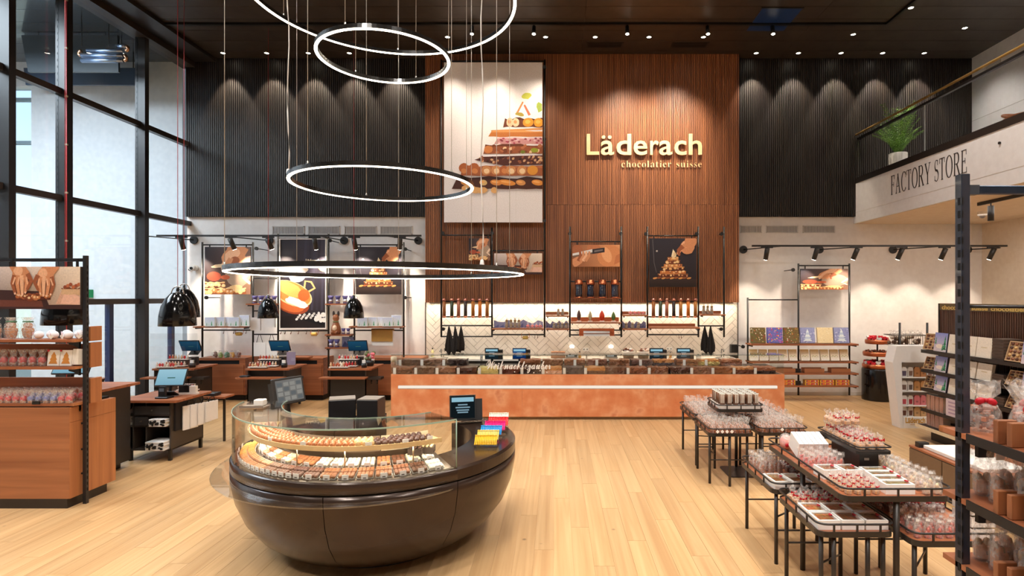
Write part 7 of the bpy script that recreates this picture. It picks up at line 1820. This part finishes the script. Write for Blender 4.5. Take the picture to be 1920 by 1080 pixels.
for k in range(4): m.box(6.197, 6.1995, 8.56, 8.84, SZ[3]+.05+k*.055, SZ[3]+.075+k*.055)
build(m, 'print', plain, t)
single(MB().box(6.12, 6.3, 8.55, 8.95, SZ[4]+.002, SZ[4]+.1, .005), 'wooden_block', honey_z, 'honey coloured wooden block on the lowest gift shelf', 'block')
for k in range(3): single(MB(K(216, 190, 150)).box(6.1+.07*k, 6.15+.07*k, 6.6, 8.5 if k else 8.3, SZ[4]+.002, SZ[4]+.03), 'flat_bar', plain, ('front', 'middle', 'rear')[k]+' long flat cream bar lying on the lowest gift shelf', 'bar')
# low brown cabinet with a white board
t = thing('low_cabinet', 'low brown cabinet on the floor behind the tables, with a white board on top', 'cabinet', (5.0, 6.6, 0))
build(MB(K(104, 82, 62)).box(4.6, 5.7, 5.4, 7.27, .06, .45), 'body', satin, t); build(MB().box(4.59, 5.71, 5.39, 7.28, .451, .475), 'top', walnut_y, t); build(MB(BLACK).box(4.65, 5.65, 5.5, 7.2, 0, .06), 'plinth', satin, t)
for y in (5.42, 6.04, 6.66): build(MB(K(112, 88, 66)).box(4.585, 4.599, y, y+.6, .08, .44), 'door', satin, t)
t = thing('display_board', 'white board with a thin dark back edge lying on the low brown cabinet', 'board', (4.9, 6.7, .476))
build(MB(K(234, 228, 220)).box(4.66, 5.15, 6.1, 7.1, .477, .52, .004), 'slab', plain, t); build(MB(BLACK).box(4.62, 4.75, 7.12, 7.2, .477, .54), 'back_edge', satin, t)

# ================================================================ rail edged tables
def rrect(x0, x1, y0, y1, r, n=4):
    P = []
    for cx, cy, a0 in ((x1-r, y1-r, 0), (x0+r, y1-r, 90), (x0+r, y0+r, 180), (x1-r, y0+r, 270)):
        for k in range(n+1): a = rad(a0+90*k/n); P.append((cx+r*math.cos(a), cy+r*math.sin(a)))
    return P
def tray(t, x0, x1, y0, y1, z, rail_h=.085, base=None):
    P = rrect(x0, x1, y0, y1, .07)
    build(MB().prism(rrect(x0+.006, x1-.006, y0+.006, y1-.006, .065), z, z+.018), 'tray_board', base or walnut_x, t)
    n = len(P); m = MB(K(38, 33, 30)); vs = []; fs = []
    for x, y in P: vs += [(x, y, z-.012), (x, y, z+.03)]
    for i in range(n): j = (i+1) % n; fs.append((2*i, 2*j, 2*j+1, 2*i+1))
    m.add(vs, fs); o = build(m, 'tray_edge', blackmetal, t); s_ = o.modifiers.new('thickness', 'SOLIDIFY'); s_.thickness = .008
    build(MB(K(34, 30, 28)).tube([(x, y, z+rail_h) for x, y in P], .008, 6, True), 'rail', blackmetal, t)
    for fx, fy in ((.2, 0), (.5, 0), (.8, 0), (.2, 1), (.8, 1), (0, .25), (0, .5), (0, .75), (1, .25), (1, .5), (1, .75)):
        x, y = x0+fx*(x1-x0), y0+fy*(y1-y0); build(MB(K(34, 30, 28)).box(x-.006, x+.006, y-.006, y+.006, z+.025, z+rail_h), 'rail_post', blackmetal, t)
def table(lbl, x0, x1, y0, y1, z, legs=None, r=.017, zs=.3):
    t = thing('display_table', lbl, 'table', ((x0+x1)/2, (y0+y1)/2, 0)); tray(t, x0, x1, y0, y1, z)
    legs = legs or [(x0+.05, y0+.05), (x1-.05, y0+.05), (x1-.05, y1-.05), (x0+.05, y1-.05)]
    for x, y in legs: build(MB(K(44, 37, 32)).tube([(x, y, 0), (x, y, z-.001)], r, 10), 'leg', blackmetal, t)
    if len(legs) >= 4 and zs:
        (a, b), (c, d), (e, f), (g_, h) = legs[:4]
        build(MB(K(44, 37, 32)).tube([(a, b, zs), (c, d, zs)], .008, 6), 'stretcher', blackmetal, t); build(MB(K(44, 37, 32)).tube([(g_, h, zs), (e, f, zs)], .008, 6), 'stretcher', blackmetal, t)
        build(MB(K(44, 37, 32)).tube([(a, b, zs+.12), (e, f, zs-.1)], .008, 6), 'brace', blackmetal, t)
    return t
TZ = .65
table('low rail edged table at the front left of the far table group', 1.93, 2.5, 7.04, 7.86, TZ, [(1.98, 7.2), (2.46, 7.2), (2.22, 7.82), (1.98, 7.82), (2.2, 7.08)])
table('low rail edged table at the front right of the far table group', 2.58, 3.2, 7.08, 7.9, TZ, [(2.63, 7.13), (3.15, 7.13), (3.15, 7.85), (2.86, 7.85)])
table('low rail edged table at the back left of the far table group', 1.95, 2.52, 7.92, 8.85, TZ)
table('low rail edged table at the back right of the far table group', 2.58, 3.2, 7.94, 8.85, TZ)
# pedestal
t = thing('pedestal_tray', 'raised rail edged tray on a black pole, full of chocolate tubes', 'stand', (2.54, 7.6, 0))
build(MB(K(36, 32, 30)).prism(rrect(2.3, 2.78, 7.42, 7.9, .06), 0, .012), 'base_plate', blackmetal, t); build(MB(K(26, 23, 22)).tube([(2.54, 7.88, .012), (2.54, 7.88, .89)], .022, 10), 'pole', blackmetal, t)
tray(t, 2.13, 2.74, 7.36, 7.92, .89, .08)
def nut_bag(c, sd, ribbon=None):
    r = random.Random(sd); m = MB(c)
    m.box(-.036, .036, -.036, .036, 0, .045, .008)
    for i in range(5): m.ball((r.uniform(-.018, .018), r.uniform(-.018, .018), .048), (.016, .016, .012), 6, 4); m.col = r.choice([c, tuple(v*1.35 for v in c[:3])+(1,), DCHOC])
    m.mi = 1; prof = [(.042, .0), (.044, .045), (.016, .07), (.036, .118)]; n = 9; vs = []; fs = []; N = len(prof)
    for i in range(n):
        a = 2*PI*i/n
        for q, (rr, z) in enumerate(prof): k = 1+r.uniform(-.3, .25)*(q >= 3); vs.append((rr*k*math.cos(a), rr*k*math.sin(a), z+(r.uniform(-.02, .02) if q >= 3 else 0)))
    for i in range(n):
        for q in range(N-1): fs.append((i*N+q, ((i+1) % n)*N+q, ((i+1) % n)*N+q+1, i*N+q+1))
    m.add(vs, fs)
    if ribbon:
        m.mi = 2; m.col = ribbon
        for s_ in (-1, 1): m.add([(0, -.02, .072), (s_*.034, -.026, .094), (s_*.038, -.024, .066), (s_*.01, -.034, .076)], [(0, 1, 3), (0, 3, 2), (3, 1, 2), (0, 2, 1)])
        m.ball((0, -.026, .074), (.009, .009, .009), 6, 4)
    mats = [choc, cello, satin] if ribbon else [choc, cello]
    return build(m, 'treat_bag', mats)
nb = [Proto(tag(nut_bag(K(150, 92, 54), k), 'b', 'bag')) for k in range(3)]
tg = MB(PAPER); tg.M = Matrix.Rotation(PI/4, 4, 'Y'); tg.box(-.017, .017, -.001, .001, -.017, .017)
ptg = Proto(tag(build(tg, 'paper_tag', plain), 'small white diamond paper tag hung on the front rail of the far left table', 'tag', 'diamond tags on the far left table'))
def fill(x0, x1, y0, y1, nx, ny, z, protos, lbl, grp, sc=1.0, jit=.004, zs_=1.0):
    for i in range(nx):
        for j in range(ny):
            rnd.choice(protos).put((x0+(i+.5)*(x1-x0)/nx+rnd.uniform(-jit, jit), y0+(j+.5)*(y1-y0)/ny+rnd.uniform(-jit, jit), z), rnd.uniform(-.4, .4), '%s, %s row, %s from left' % (lbl, ords[j], ords[i]), grp, (sc*rnd.uniform(.94, 1.02), sc*rnd.uniform(.94, 1.02), zs_*sc*rnd.uniform(.95, 1.1)))
zt_ = TZ+.0185
fill(1.96, 2.49, 7.08, 7.84, 6, 7, zt_, nb, 'clear nut bag on the front left far table', 'nut bags, front left far table', .96, zs_=1.45)
fill(2.60, 3.18, 7.11, 7.88, 6, 7, zt_, nb, 'clear nut bag on the front right far table', 'nut bags, front right far table', 1.0, zs_=1.45)
fill(1.98, 2.50, 7.95, 8.82, 5, 7, zt_, nb, 'clear nut bag on the back left far table', 'nut bags, back left far table', 1.08, zs_=1.35)
fill(2.61, 3.17, 7.97, 8.82, 5, 7, zt_, nb, 'clear nut bag on the back right far table', 'nut bags, back right far table', 1.1, zs_=1.35)
for k in range(4): ptg.put((2.03+k*.06, 7.022, TZ+.055), 0, ords[k]+' white diamond paper tag on the front left far table rail')
ptg.put((2.86, 7.07, TZ+.07), 0, 'single white diamond paper tag on the front right far table rail', 'single diamond tag')
def choc_tube():
    t = thing('chocolate_tube', 'b', 'tube'); m = MB(K(110, 70, 46)); m.lathe((0, 0, 0), [(0, 0), (.036, 0), (.036, .15), (0, .15)], 10); build(m, 'tube', choc, t)
    m = MB(K(238, 230, 216))
    for k in range(3): m.box(-.006+.018*(k-1), .002+.018*(k-1), -.0385+.002*abs(k-1), -.030, .03, .14)
    m.lathe((0, 0, .15), [(.0372, -.006), (.0372, .004), (0, .004)], 10); build(m, 'label', plain, t)
    m = MB(BLACK)
    for k in range(3): m.box(-.024+.02*k, -.014+.02*k, -.026, .026, .1545, .156)
    build(m, 'lid_print', satin, t); return t
pct = Proto(choc_tube())
build(MB(PAPER).box(2.17, 2.70, 7.39, 7.86, .91, .96), 'carton_base', plain, t)
for i in range(6):
    for j in range(5): pct.put((2.215+i*.088, 7.44+j*.09, .961), .2*((i+j) % 3-1), 'white lidded chocolate tube on the raised tray, %s row, %s from left' % (ords[j], ords[i]), 'chocolate tubes on the raised tray')

# near group
table('low rail edged table at the far left of the near table group', 1.93, 2.52, 4.98, 5.85, TZ)
table('low rail edged table in front of the near table group, with six white boxes', 1.92, 2.485, 4.09, 4.86, TZ, [(1.97, 4.16), (2.43, 4.16), (2.43, 4.78), (1.97, 4.78), (2.05, 4.13), (2.3, 4.13)])
table('tall wide rail edged table in the middle of the near table group', 2.11, 2.93, 4.12, 5.6, .9, [(2.17, 4.92), (2.53, 4.16), (2.88, 4.96), (2.57, 5.5)], .022, None)
table('low rail edged table on the right of the near table group', 2.56, 3.25, 4.0, 4.9, TZ-.03, [(2.6, 4.06), (3.2, 4.06), (3.2, 4.85), (2.6, 4.85)])
def window_box(w_, d_, h, c, sd):
    t = thing('window_box', 'b', 'box'); r = random.Random(sd); b = .018
    m = MB(K(242, 238, 232)); m.box(-w_/2, w_/2, -d_/2, d_/2, 0, h-.02)
    m.box(-w_/2, w_/2, -d_/2, -d_/2+b, h-.02, h); m.box(-w_/2, w_/2, d_/2-b, d_/2, h-.02, h); m.box(-w_/2, -w_/2+b, -d_/2+b, d_/2-b, h-.02, h); m.box(w_/2-b, w_/2, -d_/2+b, d_/2-b, h-.02, h); build(m, 'carton', plain, t)
    m = MB(c)
    for i in range(5):
        for j in range(4): m.col = tuple(v*r.uniform(.7, 1.3) for v in c[:3])+(1,); m.box(-w_/2+b+i*(w_-2*b)/5+.001, -w_/2+b+(i+1)*(w_-2*b)/5-.001, -d_/2+b+j*(d_-2*b)/4+.001, -d_/2+b+(j+1)*(d_-2*b)/4-.001, h-.02, h-.012+r.uniform(0, .004))
    build(m, 'slab', choc, t, 'stuff')
    build(MB().box(-w_/2+b*.5, w_/2-b*.5, -d_/2+b*.5, d_/2-b*.5, h+.0005, h+.0015), 'window_film', plexi, t)
    m = MB(RED); m.ball((w_/2-.03, 0, h+.008), (.014, .009, .006), 6, 4); m.ball((w_/2-.03, .018, h+.008), (.012, .009, .006), 6, 4); build(m, 'bow', satin, t); return t
# six boxes on the front table
for k, (nm, c) in enumerate((('light caramel', K(190, 120, 70)), ('milk brown', K(150, 90, 60)), ('dark brown', K(84, 48, 38)), ('pale caramel', K(206, 140, 84)), ('hazel brown', K(160, 96, 62)), ('darker brown', K(96, 54, 42)))):
    t = window_box(.165, .17, .07, c, k); t.location = (2.03+.178*(k % 3), 4.24+.19*(k//3), zt_); t['label'] = 'white window box of %s chocolate on the front table, %s row, %s' % (nm, ('front', 'rear')[k//3], ('left', 'middle', 'right')[k % 3])
rb = [Proto(tag(nut_bag(K(196, 150, 104), 20+k, RED), 'b', 'bag')) for k in range(3)]
fill(1.97, 2.44, 4.55, 4.82, 5, 3, zt_, rb, 'red bow nut bag on the front low table', 'red bow bags on the front table', .95)
# left table: tall brown bags and three boxes
def tall_bag(c, sd, h=.17, tagc=None, flat=True):
    r = random.Random(sd); m = MB(c); m.box(-.032, .032, -.024, .024, 0, h*.36, .01)
    for i in range(6): m.col = tuple(min(1, v*r.uniform(.75, 1.3)) for v in c[:3])+(1,); m.ball((r.uniform(-.02, .02), r.uniform(-.012, .012), r.uniform(.2, .5)*h), (.018, .016, .02), 6, 4)
    m.mi = 1; m.lathe((0, 0, 0), [(.04, 0), (.046, h*.5), (.03, h*.72)], 8)
    m.add([(-.05, 0, h*.7), (.05, 0, h*.7), (.052, .012, h), (-.05, .012, h)], [(0, 1, 2, 3)]); m.add([(-.05, .02, h*.7), (.05, .02, h*.7), (.052, .012, h), (-.05, .012, h)], [(0, 1, 2, 3)])
    m.mi = 2; m.col = tagc or PAPER; m.box(-.02, .02, -.004, -.002, h*.82, h*.94)
    return build(m, 'tall_bag', [choc, cello, plain])
bt = [Proto(tag(tall_bag(K(150, 96, 66), 40+k, .17), 'b', 'bag')) for k in range(2)]
fill(1.97, 2.24, 5.42, 5.8, 3, 4, zt_, bt, 'tall brown bag on the left near table', 'brown tall bags on the left near table', .7, zs_=1.36)
for k in range(3): t = window_box(.15, .24, .07, K(176, 120, 74), 30+k); t.location = (2.03+.165*k, 5.15, zt_); t['label'] = 'white window box of nut chocolate on the left near table, %s of three' % ords[k]; t.rotation_euler = (0, 0, .1)
dk_ = [Proto(tag(nut_bag(K(96, 56, 48), 60+k, K(150, 40, 50)), 'b', 'bag')) for k in range(2)]
fill(2.26, 2.49, 5.4, 5.8, 2, 4, zt_, dk_, 'dark bow bag on the left near table', 'dark bags on the left near table', .95)
# tall table
zT = .9185
t = thing('foil_parcel', 'round red and white wrapped parcel at the far left corner of the tall table', 'parcel', (2.23, 5.42, zT))
build(MB(K(226, 150, 140)).ball((2.23, 5.42, zT+.072), (.06, .07, .07), 10, 7), 'parcel', satin, t); build(MB().ball((2.23, 5.42, zT+.082), (.07, .08, .08), 10, 7), 'wrapper', cello, t); build(MB(RED).ball((2.21, 5.35, zT+.06), (.02, .012, .02), 7, 5), 'bow', satin, t)
wbx = MB(K(244, 240, 236)); wbx.M = Matrix.Rotation(.35, 4, 'X') ; wbx.box(-.0195, .0195, 0, .2, 0, .15)
R0 = build(wbx, 'white_box', plain); pwb = Proto(tag(R0, 'tall white box leaning in the row of six on the tall table', 'box', 'leaning white boxes on the tall table'))
for k in range(6): pwb.put((2.23+k*.0455, 5.13, zT+.002), .0, ords[k]+' tall white box from the left in the leaning row on the tall table')
rt = [Proto(tag(tall_bag(K(206, 90, 80), 70+k, .15, K(240, 236, 232)), 'b', 'bag')) for k in range(2)]
fill(2.15, 2.47, 4.74, 5.03, 4, 3, zT, rt, 'red treat bag with white card on the tall table', 'red treat bags on the tall table', .78, zs_=1.25)
for k, (x, y, rz) in enumerate(((2.24, 4.62, .08), (2.41, 4.62, .08))): t = window_box(.15, .16, .075, K(170, 110, 66), 90+k); t.location = (x, y, zT); t.rotation_euler = (0, 0, rz); t['label'] = 'white window box of nut chocolate near the middle of the tall table, %s of two' % ('left', 'right')[k]
for k in range(4): t = window_box(.22, .1, .075, K(186, 150, 90), 95+k); t.location = (2.58+.012*k, 4.24+.115*k, zT); t['label'] = 'long white window box of pale nut chocolate on the tall table, %s from the front' % ords[k]
fill(2.16, 2.44, 4.17, 4.51, 4, 5, zT, rb, 'red bow bag at the tall table front', 'red bow bags at the front of the tall table', .62, zs_=1.2)
ct_ = [Proto(tag(tall_bag(K(206, 176, 150), 80+k, .15, K(240, 238, 236)), 'b', 'bag')) for k in range(3)]
fill(2.735, 2.905, 4.15, 5.0, 2, 10, zT, ct_, 'pale clear bag at the tall table right side', 'clear upright bags on the tall table', .8, zs_=1.2)
# riser on the tall table
t = thing('riser_tray', 'small black riser tray with red bow bags at the back of the tall table', 'stand', (2.66, 5.0, zT))
build(MB(K(28, 26, 25)).box(2.56, 2.72, 4.72, 5.2, zT+.001, 1.09), 'riser_box', satin, t); build(MB(K(26, 24, 23)).prism(rrect(2.50, 2.79, 4.64, 5.36, .03), 1.091, 1.115), 'tray_board', satin, t)
build(MB(K(26, 24, 23)).tube([(x, y, 1.15) for x, y in rrect(2.50, 2.79, 4.64, 5.36, .03)], .006, 6, True), 'rail', blackmetal, t)
build(MB(K(200, 196, 190)).box(2.60, 2.64, 4.717, 4.7195, 1.02, 1.04), 'price_label', plain, t)
rr_ = [Proto(tag(nut_bag(K(196, 150, 110), 120+k, RED), 'b', 'bag')) for k in range(3)]
fill(2.52, 2.77, 4.67, 5.33, 3, 8, 1.1165, rr_, 'red bow bag on the black riser tray', 'red bow bags on the riser tray', .84, zs_=1.15)
for k in range(9): rr_[k % 3].put((2.562+.083*(k % 3), 5.1+.085*(k//3), 1.236), .2*k, '%s red bow bag in the top layer of the black riser tray' % ords[k], 'top red bow bags on the riser tray', .84)
# right low table
z_ = TZ-.03+.0185
rd = [Proto(tag(tall_bag(K(190, 90, 70), 140+k, .15, K(236, 234, 232)), 'b', 'bag')) for k in range(2)]
fill(2.6, 2.99, 4.04, 4.42, 5, 4, z_, rd, 'red and brown treat bag on the right low table', 'treat bags on the right low table', .68, zs_=1.34)
fill(2.6, 3.2, 4.56, 4.85, 6, 3, z_, dk_, 'dark bow bag on the right low table', 'dark bags on the right low table', .98)
for k in range(3): t = window_box(.17, .2, .07, K(150, 110, 84), 150+k); t.location = (3.1, 4.16, z_+k*.087); t['label'] = 'white window box on the right low near table, %s in its pile' % ('lowest', 'middle', 'topmost')[k]

# ================================================================ near rack at the right edge of the frame
rk = thing('near_rack', 'tall slotted steel rack with wooden shelves at the right, nearest the camera', 'rack', (1.6, 2.15, 0))
px_, py_ = 1.562, 2.15
po = build(MB(K(38, 44, 56)).box(px_-.017, px_+.017, py_-.018, py_+.018, 0, 2.868, .002), 'slotted_post', lacquer, rk)
m = MB(K(8, 8, 9))
for q in range(50): m.box(px_-.0178, px_-.0165, py_-.012, py_+.002, .3+q*.05, .328+q*.05); m.box(px_-.0165, px_-.010, py_-.0186, py_-.0178, .3+q*.05, .328+q*.05)
build(m, 'slot_row', matte, po, 'stuff')
build(MB(K(52, 58, 66)).box(px_+.017, px_+.055, py_-.014, py_+.014, 2.79, 2.826), 'bar_socket', satin, rk); build(MB(K(70, 86, 112)).box(px_+.055, 2.6, py_-.012, py_+.012, 2.792, 2.824, .003), 'top_bar', metal, rk)
build(MB(K(60, 60, 62)).tube([(px_, py_, 2.362), (2.6, py_, 2.352)], .006, 8), 'cross_rod', metal, rk)
build(MB(K(38, 44, 56)).box(2.6, 2.634, py_-.018, py_+.018, 0, 2.868), 'slotted_post', lacquer, rk)
for q, z in enumerate((1.88, 1.632, 1.38, 1.13)):
    s_ = build(MB().box(1.545, 2.55, .9, 2.235, z-.02, z), 'shelf', walnut_y, rk)
    build(MB(K(26, 25, 26)).box(1.538, 1.5445, .9, 2.1, z-.028, z+.006), 'price_rail', satin, s_)
    build(MB(K(30, 36, 48)).prism([(1.60, py_-.03), (1.66, py_-.03), (1.66, py_-.012), (1.60, py_-.012)], z-.09, z-.021), 'bracket', satin, rk)
    for k, yy in enumerate((1.975, 1.93)):
        if q == 3: continue
        o = build(MB().box(1.55+.012*k, 1.62+.012*k, yy-.011, yy+.011, z+.001, z+.085, .002), 'wooden_block', walnut_z); tag(o, 'wooden block on the %s shelf of the near rack, %s one' % (('upper', 'middle', 'lower')[q], ('rear', 'front')[k]), 'block')
    if q < 3:
        t = thing('striped_packet', 'cream packet with orange stripes at the %s shelf edge of the near rack' % ('upper', 'middle', 'lower')[q], 'packet', (1.57, 1.86, z+.001))
        M = Matrix.Translation((1.565, 1.87, z+.001)) @ Matrix.Rotation(-1.0, 4, 'Z')
        m = MB(K(236, 214, 170)); m.M = M; m.prismy([(0, 0), (.12, 0), (.12, .13), (.1, .155), (.02, .155), (0, .13)], 0, .05); build(m, 'packet', plain, t)
        m = MB(K(220, 140, 50)); m.M = M
        for k in range(4): w0 = .008+k*.012; m.prismy([(w0, 0), (w0+.004, 0), (w0+.004, .125-k*.01), (w0, .125-k*.01)], -.001, -.0002); m.prismy([(w0, .125-k*.01), (.12-w0, .125-k*.01), (.12-w0, .129-k*.01), (w0, .129-k*.01)], -.001, -.0002)
        m.ball((.06, -.001, .06), (.016, .001, .018), 8, 5); build(m, 'print', plain, t)
def big_bag(sd):
    r = random.Random(sd); t = thing('gift_bag', 'b', 'bag'); m = MB(K(150, 84, 56))
    for i in range(34): m.col = r.choice([K(150, 84, 56), K(176, 106, 70), K(120, 62, 42), K(190, 124, 84)]); m.bc((r.uniform(-.032, .032), r.uniform(-.026, .026), .012+r.random()*.085), (r.uniform(.02, .04), r.uniform(.014, .03), r.uniform(.008, .02)), .002)
    build(m, 'chocolate_pieces', choc, t, 'stuff')
    prof = [(.05, 0), (.062, .03), (.06, .08), (.045, .105), (.022, .122), (.05, .16), (.068, .195)]; n = 14; vs = []; fs = []; N = len(prof)
    for i in range(n):
        a = 2*PI*i/n
        for q, (rr, z) in enumerate(prof): k = 1+r.uniform(-.12, .12)*(1 if q < 5 else 2.6); vs.append((rr*k*math.cos(a), .85*rr*k*math.sin(a), z+(r.uniform(-.012, .012) if q > 4 else 0)))
    for i in range(n):
        for q in range(N-1): fs.append((i*N+q, ((i+1) % n)*N+q, ((i+1) % n)*N+q+1, i*N+q+1))
    m = MB(); m.add(vs, fs, True); build(m, 'wrapper', cello, t)
    m = MB(RED)
    for s_ in (-1, 1):
        m.M = Matrix.Translation((0, -.024, .122)) @ Matrix.Rotation(s_*.25, 4, 'Y'); m.ball((s_*.022, 0, 0), (.022, .01, .015), 8, 5)
    m.M = Matrix.Translation((0, -.024, .122)); m.ball((0, -.003, 0), (.008, .009, .009), 7, 5); build(m, 'bow', satin, t); return t
for k, (x, y) in enumerate(((1.655, 2.16), (1.69, 2.02), (1.79, 2.13), (1.83, 2.0), (1.72, 1.88), (1.86, 1.86), (1.95, 2.08), (1.74, 1.74))):
    t = big_bag(k); t.scale = (.84, .84, 1); t.location = (x, y, 1.8815); t.rotation_euler = (0, 0, (-.5, .3, -.2, .6, -.4, .2, .1, .3)[k])
    tag(t, ords[k]+' red bow gift bag of chocolate pieces on the near rack upper shelf', 'bag', 'red bow gift bags on the near rack')
nr = [Proto(tag(tall_bag(K(170, 120, 90), 200+k, .175, K(240, 238, 240)), 'b', 'bag')) for k in range(3)]
for q, z in enumerate((1.632, 1.38)):
    for i in range(5):
        for j in range(4):
            x, y = 1.655+j*.094, 2.17-i*.082
            if j == 0 and i > 1 and q < 3: x += .035
            elif i > 1: x += .035
            nr[(i+j) % 3].put((x, y, z+.001), rnd.uniform(-.5, .3), 'white card clear bag, near rack %s shelf, %s row, %s from left' % (('middle', 'lower')[q], ords[i], ords[j]), 'upright bags on the %s near shelf' % ('middle', 'lower')[q], (.84, .84, 1.1))

# ================================================================ gallery plant and chair
pxl, pyl, pz = 7.86, 12.86, 5.122
t = thing('potted_palm', 'green palm in a white pot behind the glass balustrade of the gallery', 'plant', (pxl, pyl, pz))
build(MB(K(236, 228, 220)).lathe((pxl, pyl, pz), [(0, 0), (.17, 0), (.185, .1), (.19, .56), (.175, .56), (.17, .50), (0, .50)], 24), 'pot', satin, t)
build(MB(K(70, 50, 38)).lathe((pxl, pyl, pz), [(0, .52), (.17, .51)], 16), 'soil', matte, t)
r = random.Random(21)
for k in range(26):
    a = 2*PI*k*.381966; up = r.uniform(.25, 1.0); L = r.uniform(1.0, 1.45); P = []; reach = .16+.36*(1-up*.5)
    for q in range(9):
        f = q/8; P.append(Vector((pxl+math.cos(a)*(.03+reach*f**1.3), pyl+math.sin(a)*(.03+reach*f**1.3), pz+.5+L*(.5+.75*up)*(f-.34*f*f*(1.25-up*.6)))))
    fr = MB(); fr.tube([tuple(p) for p in P], [.007-.0006*q for q in range(9)], 4)
    for q in range(2, 9):
        d = (P[q]-P[q-1]).normalized(); sd_ = d.cross(Vector((0, 0, 1))).normalized()
        for s_ in (-1, 1):
            for off in (0, .5):
                b = P[q-1].lerp(P[q], off); ll = .17*(1-abs(q-5)/8)*r.uniform(.8, 1.15); tip = b+(sd_*s_*.8+d*.75+Vector((0, 0, -.22)))*ll; wv_ = d*.014; mid = b.lerp(tip, .45)
                fr.add([tuple(b), tuple(mid+wv_+Vector((0, 0, .008))), tuple(tip), tuple(mid-wv_+Vector((0, 0, .008)))], [(0, 1, 2, 3)])
    build(fr, 'frond', leafm, t)
cx, cy, cz = 9.2, 10.9, 5.128
t = thing('rattan_armchair', 'rattan armchair with a curved back on the gallery behind the balustrade', 'chair', (cx, cy, cz))
m = MB(); m.lathe((cx, cy, cz), [(.34, .4), (.38, .55), (.40, .72), (.41, .76), (.38, .77), (.35, .72), (.33, .55), (.31, .4)], 28, rad(-40), rad(220)); build(m, 'backrest', rattan, t)
build(MB().tube([(cx+.395*math.cos(rad(a)), cy+.395*math.sin(rad(a)), cz+.76+.17*math.sin(rad(max(0, min(180, a))))) for a in range(-40, 221, 10)], .028, 8), 'top_rim', rattan, t)
build(MB().lathe((cx, cy, cz), [(0, .38), (.36, .38), (.38, .41), (.36, .44), (0, .44)], 24), 'seat', rattan, t)
for sx, sy in ((-1, -1), (1, -1), (-1, 1), (1, 1)): build(MB(K(120, 70, 44)).tube([(cx+sx*.26, cy+sy*.26, cz), (cx+sx*.22, cy+sy*.22, cz+.38)], .02, 8), 'leg', rattan, t)
